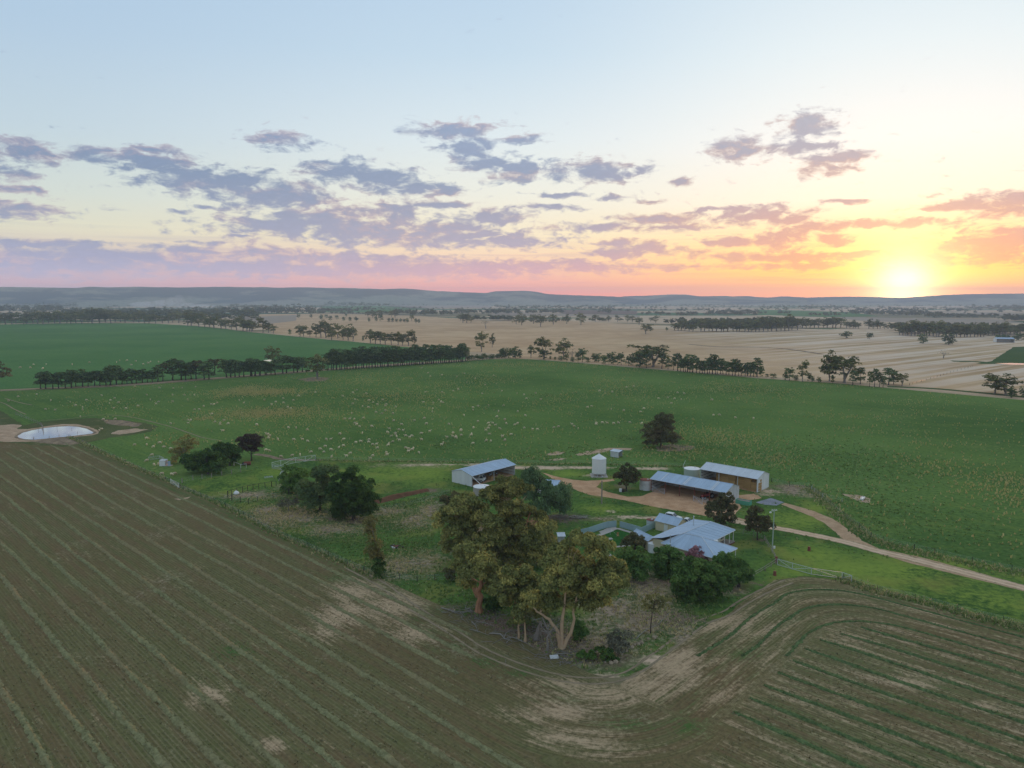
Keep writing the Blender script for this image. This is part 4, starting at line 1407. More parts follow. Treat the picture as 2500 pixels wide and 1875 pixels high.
line('B', 660, 843, 1100, 815, 20, 130, 'belt', l1b, g1, 3, wf=.8)
line('B', 1100, 815, 1400, 795, 17, 128, 'belt', l1b, g1, 4, wf=.8)
l1c = 'tree at the far right end of the shelter belt near the tan stubble'
line('B', 1400, 795, 1600, 785, 12, 120, 'belt', l1c, g1, 5, wf=.8)
line('B', 1600, 785, 1790, 770, 10, 118, 'belt', l1c, g1, 6, wf=.85)
line('B', 1790, 768, 2080, 745, 15, 42, 'bush', 'low rounded shrub in the hedge at the far paddock corner', 'hedge shrubs at the paddock corner', 7, wf=1.1)
tr('B', [(580, 914, 212, 205)], 'gum', 'large lone spreading tree standing in front of the shelter belt', None)
tr('B', [(220, 800, 160, 130)], 'gum', 'pale grey tree standing behind the belt beside the small far water', None)
# roadside trees on the right-hand paddock edge
g2 = 'bushy trees along the far lane of the sheep paddock'
l2 = 'bushy tree on the lane edge between sheep paddock and stubble'
tr('C', [(85, 745, 75, 80), (110, 745, 80, 80), (150, 747, 92, 80), (195, 747, 92, 80), (225, 745, 70, 60)], 'bush', 'dark bushy tree in the clump at the far paddock corner', 'corner clump bushes')
tr('C', [(320, 742, 108, 70)], 'gum', 'slim young gum just right of the paddock corner clump', None)
tr('C', [(425, 755, 168, 160)], 'gum', 'tall gum with dark lobed crown on the lane, left of the vase shaped one', None)
tr('C', [(585, 745, 158, 150)], 'gum', 'vase shaped pale limbed gum on the lane beside a bare tree', None)
tr('C', [(650, 765, 100, 110)], 'sparse', 'bare leafless tree leaning beside the vase shaped gum', None)
tr('C', [(420, 755, 70, 90), (475, 755, 28, 25), (515, 762, 28, 26), (560, 765, 38, 60), (605, 772, 60, 50), (655, 775, 38, 50), (700, 778, 80, 60), (735, 778, 110, 90), (780, 782, 42, 50), (835, 775, 75, 80), (865, 778, 70, 70), (905, 790, 75, 60), (920, 797, 70, 60), (950, 795, 90, 50), (985, 797, 98, 70),
         (1020, 800, 80, 60), (1050, 802, 100, 70), (1110, 805, 75, 70), (1145, 805, 95, 80), (1200, 820, 125, 120), (1255, 825, 140, 90)], 'bush', l2, g2)
tr('C', [(1310, 815, 192, 330)], 'gum', 'broad spreading gum rising above the lane trees at centre right', None)
tr('C', [(1380, 830, 125, 80), (1430, 835, 85, 60), (1475, 842, 92, 60)], 'belt', l2, g2)
g3 = 'even row of roadside trees by the stubble'
l3 = 'slender tree in the even roadside row right of the broad gum'
line('C', 1500, 850, 1640, 862, 7, 112, 'belt', l3, g3, 8, wf=.7)
line('C', 1650, 865, 1930, 880, 13, 126, 'belt', l3, g3, 9, wf=.72)
line('C', 1940, 885, 2157, 895, 9, 114, 'belt', l3, g3, 10, wf=.75)
tr('E', [(25, 897, 92, 70), (75, 900, 28, 40), (125, 912, 42, 60), (225, 920, 60, 60), (255, 925, 102, 90), (310, 925, 40, 50), (415, 930, 72, 50), (445, 935, 45, 40), (495, 942, 44, 50), (605, 950, 68, 40)], 'bush', 'small bush along the lane towards the pale trunked gum', 'small lane bushes at the right')
tr('E', [(362, 935, 162, 100)], 'gum', 'knobbly topped tree on the lane left of the pale trunked gum', None)
tr('E', [(580, 932, 246, 160)], 'gum', 'tall pale trunked gum beside the big dense lane tree', None)
tr('E', [(700, 945, 238, 290)], 'gum', 'biggest dense crowned tree on the lane at the right', None)
tr('E', [(770, 962, 112, 80), (830, 955, 130, 90), (905, 977, 122, 50), (945, 977, 142, 70), (985, 980, 112, 60), (1015, 982, 92, 50), (1060, 962, 132, 120), (1100, 957, 112, 70)], 'belt', 'light slender tree in the clump right of the big lane tree', 'slender trees right of the big lane tree')
tr('E', [(1168, 970, 112, 110)], 'gum', 'last small tree at the right end of the lane clump', None)
tr('E', [(1920, 1032, 150, 200)], 'gum', 'flat topped dark tree by the lane at far right', None)
tr('E', [(2005, 1042, 165, 230)], 'gum', 'tall dark tree touching the flat topped one at far right', None)
tr('E', [(2055, 1066, 88, 90)], 'bush', 'round grey green bush under the two dark trees at far right', None)
tr('E', [(2150, 1062, 85, 80)], 'bush', 'round bush cut by the right edge of the picture', None)
# trees in and around the stubble
tr('E', [(715, 583, 60, 110)], 'bush', 'wide low bush alone in the stubble left of a smaller round one', None)
tr('E', [(905, 588, 54, 72)], 'bush', 'small round bush alone in the middle of the stubble', None)
tr('E', [(1338, 627, 76, 90)], 'bush', 'mushroom shaped tree alone in the striped stubble', None)
tr('E', [(1545, 635, 86, 120)], 'bush', 'tall bushy tree alone in the stubble below the dark wood', None)
tr('E', [(1505, 746, 64, 100)], 'sparse', 'low thin crooked tree alone in the striped stubble', None)
line('E', 1930, 600, 2200, 600, 7, 46, 'bush', 'bush behind the small open shed at the far right', 'bushes behind the far shed', 11, wf=1.2)
tr('C', [(1250, 549, 88, 105)], 'gum', 'heart shaped dark tree alone in the tan stubble', None)
tr('C', [(1420, 526, 36, 26)], 'bush', 'tiny bush between the heart shaped tree and the wood', None)
g4 = 'scattered trees along the far edge of the stubble'
l4 = 'round headed tree along the far edge of the tan stubble'
tr('C', [(200, 470, 70), (245, 478, 100), (340, 465, 80), (397, 489, 102), (500, 472, 78), (610, 465, 76), (725, 474, 88, 90), (840, 450, 62), (950, 450, 50), (1020, 450, 50), (1100, 452, 52), (1140, 455, 56), (1195, 476, 66), (1330, 460, 56), (1290, 452, 40)], 'gum', l4, g4)
tr('B', [(1910, 692, 150, 110)], 'gum', 'leaning tree with open crown at the stubble edge, larger of a pair', None)
tr('B', [(1997, 657, 112, 58)], 'gum', 'slim tree at the stubble edge, smaller of a pair', None)
tr('B', [(1945, 506, 68, 75)], 'sparse', 'bare grey leafless tree out in the stubble', None)
tr('B', [(357, 556, 44, 34)], 'bush', 'tiny dark bush on the lane left of the gum clumps', None)
tr('B', [(952, 606, 42, 26)], 'bush', 'tiny pale green bush between the two gum clumps', None)
g5 = 'gums in the two clumps on the far lane'
l5 = 'big dark gum in the clumps along the lane behind the left green field'
tr('B', [(440, 570, 100, 80), (470, 570, 80, 80), (520, 572, 60, 50), (570, 575, 110, 80), (610, 578, 130, 110), (650, 580, 130, 120), (695, 600, 90, 90), (745, 585, 110, 90), (790, 598, 90, 80), (830, 600, 130, 110), (870, 605, 110, 90)], 'gum', l5, g5)
tr('B', [(1010, 622, 115, 100), (1050, 628, 110, 90), (1090, 630, 110, 90), (1130, 635, 100, 80), (1180, 637, 105, 90), (1235, 640, 115, 90), (1270, 642, 90, 80), (1320, 645, 118, 120), (1365, 640, 90, 50)], 'gum', l5, g5)
g6 = 'round bushes dotted over the pale stubble'
tr('B', [(427, 417, 30, 38), (528, 417, 28, 32), (612, 440, 52, 40), (652, 425, 34, 34), (685, 443, 40, 40), (738, 432, 34, 36), (793, 445, 34, 36), (844, 447, 35, 36), (895, 447, 42, 42), (813, 410, 24, 26), (1000, 450, 34, 30), (1055, 448, 56, 34), (1095, 448, 56, 46), (1160, 455, 34, 34), (1190, 455, 34, 34), (1222, 455, 32, 34),
         (1255, 455, 34, 34), (1285, 456, 32, 34), (1310, 456, 34, 34), (1380, 462, 42, 34), (1405, 460, 32, 28)], 'bush', 'round dark bush dotted over the pale stubble beyond the gum clumps', g6)
g7 = 'trees at the far side of the pale stubble'
l7 = 'tree standing at the far side of the pale stubble, centre left'
tr('B', [(990, 412, 52), (1030, 418, 62), (1095, 417, 66), (1180, 415, 60), (1210, 418, 66), (1343, 445, 60, 42), (1740, 440, 60), (1760, 460, 76), (1790, 460, 80), (1825, 458, 56)], 'gum', l7, g7)
# the wood beyond the left green field
g8 = 'gums along the front of the left wood'
l8 = 'gum along the front of the wood beyond the left green field'
line('A', -60, 470, 470, 464, 12, 88, 'gum', l8, g8, 12, jy=6, wf=1.15)
line('A', 470, 464, 1000, 455, 12, 98, 'gum', l8, g8, 13, jy=6, wf=1.15)
line('A', 1000, 456, 1480, 462, 10, 78, 'gum', l8, g8, 14, jy=6, wf=1.2)
line('A', 1490, 478, 2080, 530, 13, 96, 'gum', l8, g8, 15, jy=3, wf=1.1)
tr('B', [(10, 528, 100, 100), (45, 530, 95, 90), (140, 538, 118, 110), (185, 540, 90, 80), (225, 545, 70, 60)], 'gum', l8, g8)
# the dark woods at the right
g9 = 'gums along the front of the right-hand woods'
l9 = 'gum along the front of the dark woods beyond the stubble'
line('C', 1470, 520, 1640, 528, 6, 68, 'gum', l9, g9, 16, wf=1.2)
line('C', 1680, 526, 2157, 532, 15, 84, 'gum', l9, g9, 17, wf=1.15)
line('E', 0, 532, 330, 516, 10, 108, 'gum', l9, g9, 18, wf=1.0)
line('E', 340, 502, 690, 498, 10, 80, 'gum', l9, g9, 19, wf=1.15)
line('E', 700, 502, 835, 502, 5, 56, 'gum', l9, g9, 20, wf=1.15)
line('E', 890, 505, 1040, 508, 5, 72, 'gum', l9, g9, 21, wf=1.1)
l9b = 'gum along the front of the far right wood near the small open shed'
line('E', 1130, 560, 1430, 562, 12, 96, 'gum', l9b, g9, 22, wf=1.0)
line('E', 1430, 570, 1850, 575, 15, 100, 'gum', l9b, g9, 23, wf=1.0)
line('E', 1850, 562, 2200, 556, 12, 88, 'gum', l9b, g9, 24, wf=1.0)
tr('A', [(-15, 1010, 240, 210)], 'brown', 'olive tree at the left picture edge beyond the dam', None)


def plant_rows():
    r = random.Random(99)
    for f, x, y, h, w, kind, label, group in TREES:
        b = at(f, x, y)
        m = mpp(f, b.y)
        H = h * m * 1.06
        W = (w or h * 1.0) * m * 1.1
        v = r.choice(PROTO[kind])
        base_w = {'gum': 8.2, 'belt': 6.6, 'bush': 9.2, 'sparse': 8.0, 'brown': 8.4}[kind]
        base_h = {'gum': 9.3, 'belt': 9.6, 'bush': 8.6, 'sparse': 9.4, 'brown': 9.3}[kind]
        s = W / base_w
        nm = {'gum': 'gum_tree', 'belt': 'belt_tree', 'bush': 'bush', 'sparse': 'bare_tree', 'brown': 'tree'}[kind]
        plant_tree(nm, label, 'bush' if nm == 'bush' else 'tree', b, v, (s, s, H / base_h), r.uniform(0, 2 * PI), group)


plant_rows()


def far_woods():
    """tree masses and dotted trees out on the plain, one joined mass"""
    r = np.random.default_rng(5)
    P = []

    def band(f, x0, y0, x1, y1, n, h, depth=0, jy=4):
        for i in range(n):
            t = r.random()
            b = at(f, x0 + (x1 - x0) * t, y0 + (y1 - y0) * t + r.uniform(-jy, jy))
            H = h * mpp(f, b.y) * r.uniform(.75, 1.2)
            P.append((b.x, b.y, H))
    band('A', 420, 445, 2060, 440, 70, 70, jy=6)
    band('A', 500, 425, 2080, 420, 90, 75, jy=8)
    band('A', 520, 400, 2080, 385, 80, 60, jy=8)
    band('A', 0, 376, 500, 366, 26, 62, jy=3)
    band('A', 0, 345, 620, 330, 40, 42, jy=4)
    band('A', 500, 370, 2000, 350, 60, 36, jy=8)
    band('A', 1800, 385, 2300, 375, 40, 50, jy=6)
    band('A', 1700, 340, 2300, 350, 40, 40, jy=8)
    band('B', 0, 382, 540, 384, 34, 58, jy=3)
    band('B', 0, 355, 540, 350, 36, 46, jy=6)
    band('B', 580, 374, 900, 376, 22, 46, jy=3)
    band('B', 920, 362, 1060, 360, 9, 40)
    band('B', 1160, 390, 1330, 392, 12, 48)
    band('B', 1350, 402, 1700, 398, 28, 52, jy=4)
    band('B', 1700, 385, 2157, 385, 36, 46, jy=6)
    band('B', 1840, 440, 2157, 442, 22, 48, jy=2)
    band('B', 640, 318, 1160, 326, 60, 34, jy=2)
    band('C', 0, 438, 180, 442, 14, 46)
    band('C', 0, 385, 220, 385, 24, 50, jy=5)
    band('C', 250, 385, 600, 385, 20, 44, jy=4)
    band('C', 640, 358, 960, 360, 16, 34)
    band('C', 0, 340, 1000, 345, 60, 32, jy=8)
    band('C', 860, 385, 960, 385, 5, 46)
    band('C', 1210, 393, 1450, 400, 14, 40)
    band('C', 280, 455, 1200, 447, 26, 40, jy=3)
    band('C', 1380, 468, 1700, 474, 22, 60, jy=4)
    band('C', 1560, 500, 2157, 510, 50, 70, jy=6)
    band('C', 1640, 470, 2157, 475, 50, 62, jy=8)
    band('C', 1500, 400, 2157, 400, 50, 40, jy=6)
    band('C', 1750, 385, 2157, 380, 40, 34, jy=6)
    band('E', 0, 505, 330, 495, 30, 90, jy=8)
    band('E', 0, 470, 300, 470, 30, 60, jy=8)
    band('E', 1050, 515, 1140, 520, 6, 80)
    band('E', 1150, 540, 1850, 550, 60, 80, jy=10)
    band('E', 1130, 505, 1900, 505, 50, 52, jy=8)
    band('E', 1850, 545, 2300, 535, 40, 76, jy=8)
    band('E', 420, 405, 520, 405, 5, 34)
    band('E', 540, 405, 670, 405, 10, 40)
    band('E', 760, 390, 1500, 405, 70, 44, jy=7)
    band('E', 1350, 420, 1950, 420, 60, 44, jy=5)
    band('E', 1980, 445, 2300, 440, 40, 60, jy=6)
    band('E', 0, 345, 800, 345, 60, 30, jy=8)
    band('E', 800, 360, 1700, 365, 60, 34, jy=10)
    band('E', 1700, 350, 2300, 350, 60, 40, jy=8)
    # loosely dotted over the rest of the plain
    n = 0
    while n < 1500:
        a = r.uniform(-.72, .72)
        d = 2500 + 3400 * r.random() ** 1.2
        x, y = d * math.tan(a), d
        v = mnoise.fractal(Vector((x * .0011, y * .0026, 4.0)), 1, 2, 4)
        if v > .02 + .25 * r.random() - .12:
            P.append((x, y, r.uniform(11, 19)))
            n += 1
    Vs, Fs, Ts, Cs, off = [], [], [], [], 0
    for x, y, H in P:
        V, F, t, c = FAR[r.integers(len(FAR))]
        if y > 3200:
            k = len(F) // 2
            F = F[:k]
            V, t, c = V[:k * 4], t[:k * 4], c[:k * 4]
        a = r.uniform(0, 6.28)
        s = H / 9.3
        w = s * r.uniform(.95, 1.45)
        ca, sa = math.cos(a) * w, math.sin(a) * w
        W = np.empty_like(V)
        W[:, 0] = V[:, 0] * ca - V[:, 1] * sa + x
        W[:, 1] = V[:, 0] * sa + V[:, 1] * ca + y
        W[:, 2] = (V[:, 2] - 1.6) * s
        Vs.append(W); Fs.append(F + off); Ts.append(np.clip(t * .7 + r.random() * .3, 0, 1)); Cs.append(c)
        off += len(V)
    me = np_mesh('distant_trees', np.concatenate(Vs), np.concatenate(Fs), M['far_leaf'], dict(tint=np.concatenate(Ts), clump=np.concatenate(Cs)))
    tag(add('distant_trees', me), 'far woods and dotted trees spread over the plain below the hills', 'woods', kind='stuff')


far_woods()


# ---- the trees round the homestead, each with its own form
def px_ells(f, base, lobes, dz=1.0, jit=1.6, seed=0, d=None):
    """crown lobes seen at (x, y, rx, ry), given depth about the trunk, in metres from the base"""
    r = random.Random(seed)
    out = []
    for x, y, rx, ry in lobes:
        dd = (d or base.y) + r.uniform(-jit, jit)
        c = at_d(f, x, y, dd)
        m = mpp(f, dd)
        out.append(((c.x - base.x, c.y - base.y, c.z - base.z), (rx * m, .5 * (rx + ry) * m * dz, ry * m)))
    return out


def px_trunk(f, base, pth, d=None, lean=0.0):
    out = []
    for i, (x, y) in enumerate(pth):
        if i == 0:
            p = at(f, x, y)
            d0 = p.y
        else:
            p = at_d(f, x, y, d0 + lean * i)
        out.append(tuple(p - base))
    return out


def near_tree(name, label, f, base_xy, lobes, n_cl, rc, per, size, leaf, bark, trunks=None, tr_=(.4, .12), cat='tree', seed=0, jit=1.6, **kw):
    base = at(f, *base_xy)
    ells = px_ells(f, base, lobes, seed=seed, jit=jit)
    tp = [px_trunk(f, base, t) for t in trunks] if trunks else [[(0, 0, 0), (.1, .05, ells[0][0][2] * .5), (ells[0][0][0] * .6, ells[0][0][1] * .6, ells[0][0][2])]]
    return plant_tree(name, label, cat, base, tree_meshes(seed + 500, ells, n_cl, rc, per, size, M[leaf], M[bark], tp, tr_, **kw))


GK = dict(flat=.72, droop=.35, limbs=46, outw=.9, shell=.8)
near_tree('gum_tree', 'big gum with three pale orange trunks nearest the track bend', 'g', (1272, 1290),
          [(1500, 275, 150, 80), (1690, 310, 75, 60), (1280, 380, 110, 90), (1580, 390, 80, 90), (1200, 480, 110, 80), (1420, 520, 170, 110), (1720, 560, 160, 110), (1400, 680, 150, 100), (1640, 700, 150, 90), (1150, 700, 80, 70), (1420, 830, 150, 70), (1600, 840, 110, 70), (1190, 850, 100, 80), (1800, 650, 70, 90), (1150, 620, 60, 60), (1080, 820, 90, 80), (1300, 600, 130, 100)],
          146, 1.2, 380, .29, 'gum_leaf', 'bark_pale', [[(1275, 1292), (1285, 1050), (1310, 850), (1330, 620)], [(1280, 1288), (1340, 1180), (1390, 1050), (1382, 900), (1450, 720)], [(1268, 1288), (1230, 1120), (1160, 1010), (1070, 950), (1010, 895)]], (.38, .10), seed=1, jit=2.6, **GK)
near_tree('gum_tree', 'gum with a thick reddish trunk and log litter at its foot', 'g', (497, 940),
          [(420, 360, 150, 80), (340, 460, 90, 80), (560, 500, 130, 110), (450, 560, 130, 90), (620, 540, 90, 70), (370, 660, 50, 70), (610, 660, 60, 90), (480, 420, 100, 90)],
          74, 1.15, 360, .29, 'gum_leaf', 'bark_red', [[(497, 942), (505, 800), (518, 640), (480, 440)], [(500, 800), (450, 710), (425, 620), (400, 500)]], (.68, .18), seed=2, jit=2.4, **GK)
near_tree('gum_tree', 'dense gum with hidden dark trunk between the red and the pale trunked gums', 'g', (848, 1040),
          [(770, 590, 90, 60), (910, 590, 140, 60), (800, 680, 120, 80), (960, 700, 110, 90), (820, 810, 100, 80), (900, 930, 90, 90), (990, 830, 100, 90), (860, 760, 120, 80), (1050, 910, 90, 80), (700, 760, 90, 80), (660, 620, 80, 60), (1040, 700, 90, 80)],
          92, 1.1, 340, .29, 'gum_leaf', 'bark_red', [[(848, 1045), (846, 900), (840, 760), (850, 640)]], (.4, .14), seed=3, jit=2.2, **GK)
near_tree('gum_tree', 'young gum standing on two thin pale trunks', 'g', (900, 1205),
          [(870, 1010, 80, 70), (930, 930, 70, 70), (880, 950, 70, 60)], 16, .8, 240, .26, 'gum_leaf', 'bark_pale', [[(872, 1192), (874, 1080), (880, 960)], [(932, 1222), (932, 1090), (925, 960)]], (.20, .08), seed=4, jit=.8, **GK)
near_tree('gum_tree', 'tall gum with grey white trunk whose crown hides the round tank', 'N', (993, 1331),
          [(960, 540, 120, 70), (860, 620, 110, 70), (1110, 580, 90, 60), (760, 640, 80, 60), (1020, 640, 90, 60), (900, 740, 110, 80), (1040, 760, 90, 70), (960, 860, 110, 80), (860, 900, 100, 80)],
          84, 1.25, 280, .31, 'gum_leaf', 'bark_pale', [[(993, 1331), (980, 1100), (985, 880), (960, 600)], [(984, 900), (1060, 760), (1150, 640)], [(986, 880), (900, 760), (850, 650)]], (.32, .08), seed=5, jit=2.6, **GK)
near_tree('gum_tree', 'gum with dark red trunk and bare twigs in the middle of the group', 'N', (1089, 1346),
          [(1180, 810, 80, 50), (1270, 850, 80, 60), (1060, 950, 120, 70), (900, 990, 110, 70), (1190, 1090, 110, 90), (1020, 1080, 120, 80), (1110, 1190, 110, 80), (960, 1180, 110, 80), (1200, 1230, 110, 80), (1000, 1260, 120, 70)],
          90, 1.2, 260, .31, 'gum_leaf', 'bark_red', [[(1089, 1346), (1110, 1100), (1135, 950), (1185, 810)], [(1130, 980), (1230, 930), (1270, 850)]], (.34, .09), seed=6, jit=2.6, **GK)
near_tree('gum_tree', 'wide gum at the left back of the group with pale bare limbs', 'N', (610, 1345),
          [(560, 690, 110, 60), (450, 790, 120, 80), (640, 750, 110, 60), (350, 890, 90, 80), (560, 880, 130, 80), (700, 860, 100, 80), (420, 1010, 100, 80), (400, 1140, 80, 80), (740, 1060, 110, 80), (600, 1010, 90, 80), (800, 900, 90, 80), (820, 1040, 110, 90), (700, 1180, 120, 90), (860, 1180, 110, 90), (520, 1150, 110, 90)],
          130, 1.25, 280, .31, 'gum_leaf', 'bark_pale', [[(610, 1345), (600, 1100), (560, 920), (540, 720)], [(600, 1100), (700, 960), (720, 850)], [(598, 1080), (480, 950), (440, 800)]], (.36, .09), seed=7, jit=3.0, **GK)
near_tree('gum_tree', 'dark gum behind the dead white tree towards the small grey shed', 'N', (1290, 1330),
          [(1330, 970, 100, 70), (1340, 1090, 100, 100), (1240, 1180, 100, 90), (1380, 1180, 70, 80), (1250, 1060, 90, 80)], 48, 1.2, 280, .31, 'gum_leaf', 'bark_dark', None, (.4, .12), seed=8, jit=2.4, **GK)


def dead_tree(name, label, f, paths, r0, mat, cat='dead tree', seed=0, twig=0):
    base = at(f, *paths[0][0])
    t = thing(name, label, cat, base)
    r = np.random.default_rng(seed)
    d0 = base.y
    for i, pth in enumerate(paths):
        P = []
        for j, q in enumerate(pth):
            P.append(Vector(at(f, *q) - base) if (i == 0 and j == 0) else at_d(f, q[0], q[1], d0 + .35 * j * (1 if i % 2 else -1)) - base)
        rr = r0 if i == 0 else r0 * .5
        mb = MB()
        L = []
        for j in range(len(P) - 1):
            for k in range(3):
                L.append(P[j].lerp(P[j + 1], k / 3) + (Vector((r.normal(), r.normal(), r.normal())) * .05 if j + k else Vector()))
        L.append(P[-1])
        mb.tube(L, [rr * (1 - .8 * k / (len(L) - 1)) for k in range(len(L))], 6)
        for k in range(twig):
            q = L[r.integers(len(L) // 2, len(L))]
            limb(mb, r, q, q + Vector((r.normal(), r.normal(), r.uniform(-.2, 1))) * 1.1, rr * .22, .01, 4, 3)
        mb.build('trunk' if i == 0 else 'branch', mat, t)
    return t


dead_tree('dead_tree', 'tall dead white tree with forked bare limbs left of the small grey shed', 'N', [[(1345, 1300), (1360, 1150), (1345, 1060), (1310, 990), (1272, 890)], [(1325, 1030), (1330, 940), (1350, 900)], [(1360, 1150), (1390, 1080), (1440, 1030)], [(1358, 1120), (1460, 1115)]], .22, M['dead'], seed=1, twig=3)
dead_tree('dead_tree', 'bleached dead limbs standing out in the middle of the gum crowns', 'N', [[(985, 1345), (980, 1200), (965, 1060)], [(978, 1150), (900, 1130), (720, 1165)], [(975, 1130), (1040, 1120), (1120, 1110)], [(970, 1250), (920, 1235), (860, 1250)]], .26, M['dead'], seed=2, twig=3)
dead_tree('dead_tree', 'dead grey trunk with drooping branches beside the pale trunked gum', 'g', [[(1140, 1312), (1148, 1180), (1155, 1080)], [(1150, 1150), (1090, 1080), (1060, 1020)], [(1150, 1150), (1200, 1090), (1260, 1160)], [(1148, 1110), (1100, 1000), (1000, 1020)], [(1150, 1100), (1180, 1230), (1210, 1300)], [(1146, 1140), (1080, 1110), (1100, 1220)]], .26, M['bark_grey'], seed=3, twig=6)
dead_tree('tree_stump', 'thick grey leaning stump in the litter under the gums', 'g', [[(1040, 1200), (1058, 1110), (1078, 1030)], [(1072, 1060), (1090, 1020)]], .62, M['bark_grey'], 'stump', seed=4)

PK = dict(flat=1.0, limbs=14, outw=.8, shell=.7)
near_tree('pepper_tree', 'weeping light green pepper tree half hiding a blue grey roof', 'N', (1340, 880),
          [(1210, 440, 100, 70), (1130, 530, 90, 90), (1280, 560, 110, 100), (1450, 610, 100, 80), (1530, 570, 60, 60), (1400, 720, 120, 100), (1530, 730, 90, 100), (1270, 740, 100, 100), (1170, 640, 80, 80)],
          84, 1.2, 190, .30, 'pepper_leaf', 'bark_dark', None, (.5, .15), seed=10, jit=2.5, droop=1.1, **PK)
near_tree('round_tree', 'round dark tree with a barrel under it left of the long open shed', 'O', (312, 600), [(320, 400, 100, 70), (270, 450, 75, 70), (380, 470, 75, 70), (320, 500, 110, 60)], 44, .85, 150, .30, 'brown_leaf', 'bark_dark', [[(318, 600), (315, 540), (318, 440)]], (.25, .1), seed=11, jit=1.0, **PK)
near_tree('yard_tree', 'tree with loose dark crown overlapping the right end of the long shed', 'O', (1250, 935), [(1300, 680, 100, 60), (1200, 740, 110, 60), (1330, 770, 80, 80), (1250, 830, 150, 70), (1150, 800, 70, 60), (1290, 880, 90, 50)], 58, .8, 150, .30, 'brown_leaf', 'bark_dark', None, (.25, .1), seed=12, jit=1.4, **PK)
near_tree('yard_tree', 'tree with clear trunk beside the tall green light pole', 'O', (1605, 1078), [(1590, 800, 80, 50), (1570, 880, 80, 60), (1660, 900, 80, 60), (1600, 960, 110, 50), (1720, 960, 60, 40)], 44, .75, 150, .28, 'brown_leaf', 'bark_dark', [[(1606, 1080), (1604, 1000), (1600, 880)]], (.2, .08), seed=13, jit=1.2, **PK)
near_tree('bush', 'small rounded dark tree in front of the house back lawn', 'O', (400, 1175), [(380, 1070, 70, 50), (440, 1110, 60, 50), (350, 1110, 60, 50)], 22, .8, 150, .28, 'brown_leaf', 'bark_dark', None, (.2, .08), 'bush', seed=14, jit=1.0, **PK)
near_tree('garden_bush', 'broad olive green bush next to the gum below the house lawn', 'O', (390, 1470), [(300, 1220, 80, 60), (430, 1220, 90, 60), (350, 1310, 130, 80), (450, 1380, 110, 80), (270, 1360, 70, 80)], 60, .85, 170, .28, 'green_leaf', 'bark_dark', None, (.25, .1), 'bush', seed=15, jit=1.5, low=-.95, **PK)
near_tree('garden_bush', 'dark green bush in front of the white rainwater tank', 'O', (740, 1440), [(700, 1210, 110, 60), (640, 1260, 70, 60), (800, 1240, 80, 60), (720, 1320, 150, 80), (680, 1390, 130, 60)], 60, .8, 180, .28, 'green_leaf', 'bark_dark', None, (.25, .1), 'bush', seed=16, jit=1.5, low=-.95, **PK)
near_tree('flowering_bush', 'pink blossomed bush in front of the house roof', 'O', (1040, 1330), [(1020, 1190, 80, 40), (960, 1220, 60, 40), (1110, 1210, 60, 40), (1030, 1240, 130, 50)], 46, .6, 170, .22, 'pink_leaf', 'bark_dark', None, (.15, .06), 'bush', seed=17, jit=.9, **PK)
near_tree('dense_tree', 'biggest dense dark green tree in front of the house', 'O', (1040, 1660), [(1000, 1340, 160, 60), (900, 1390, 120, 70), (1150, 1380, 130, 70), (1020, 1450, 250, 90), (880, 1530, 140, 90), (1170, 1530, 170, 90), (1020, 1590, 220, 80), (1290, 1470, 70, 70)],
          120, 1.0, 210, .30, 'green_leaf', 'bark_dark', None, (.4, .14), seed=18, jit=2.4, low=-.95, **PK)
near_tree('dense_tree', 'dark tree at the corner of the timber house fence', 'O', (1420, 1540), [(1300, 1270, 110, 50), (1240, 1300, 80, 60), (1400, 1340, 120, 70), (1480, 1420, 90, 80), (1360, 1430, 110, 90)], 66, .85, 190, .28, 'green_leaf', 'bark_dark', None, (.3, .1), seed=19, jit=1.6, low=-.95, **PK)
near_tree('sapling', 'thin young tree with sparse olive crown beside the track bend', 'P', (1815, 484), [(1840, 270, 50, 35), (1900, 300, 40, 40), (1790, 320, 40, 30), (1850, 320, 60, 40)], 26, .6, 46, .22, 'yellow_leaf', 'bark_dark', [[(1815, 484), (1818, 420), (1824, 360), (1840, 290)]], (.11, .05), seed=20, jit=.9, flat=.8, limbs=22)
near_tree('shrub', 'upright dark green shrub right of the three pale trunks', 'P', (1395, 532), [(1395, 440, 40, 30), (1400, 490, 45, 40), (1380, 470, 35, 40)], 20, .6, 150, .2, 'green_leaf', 'bark_dark', None, (.08, .03), 'bush', seed=21, jit=.6, flat=1, limbs=3, low=-.95)
near_tree('shrub', 'airy grey green shrub by the row of stones', 'P', (1625, 606), [(1600, 500, 45, 30), (1660, 520, 45, 40), (1620, 550, 60, 40)], 26, .6, 80, .2, 'grey_leaf', 'bark_grey', None, (.08, .03), 'bush', seed=22, jit=.7, flat=1, limbs=8, low=-.95)
near_tree('shrub', 'dark low shrub between the yellow green one and the grey green one', 'P', (1530, 652), [(1520, 600, 45, 30), (1560, 610, 40, 30), (1600, 625, 30, 20)], 20, .5, 120, .2, 'dark_leaf', 'bark_dark', None, (.07, .03), 'bush', seed=23, jit=.6, flat=1, limbs=3, low=-.95)
near_tree('shrub', 'yellow green low shrub beside the small grey board', 'P', (1425, 650), [(1410, 610, 35, 22), (1450, 622, 35, 25)], 14, .45, 120, .2, 'bright_leaf', 'bark_dark', None, (.06, .03), 'bush', seed=24, jit=.5, flat=1, limbs=3, low=-.95)
near_tree('shrub', 'bushy undergrowth shrub behind the dense middle gum', 'g', (640, 935), [(620, 860, 70, 60), (690, 870, 50, 60)], 16, .7, 150, .24, 'dark_leaf', 'bark_dark', None, (.08, .03), 'bush', seed=25, jit=.8, flat=1, limbs=3, low=-.95)
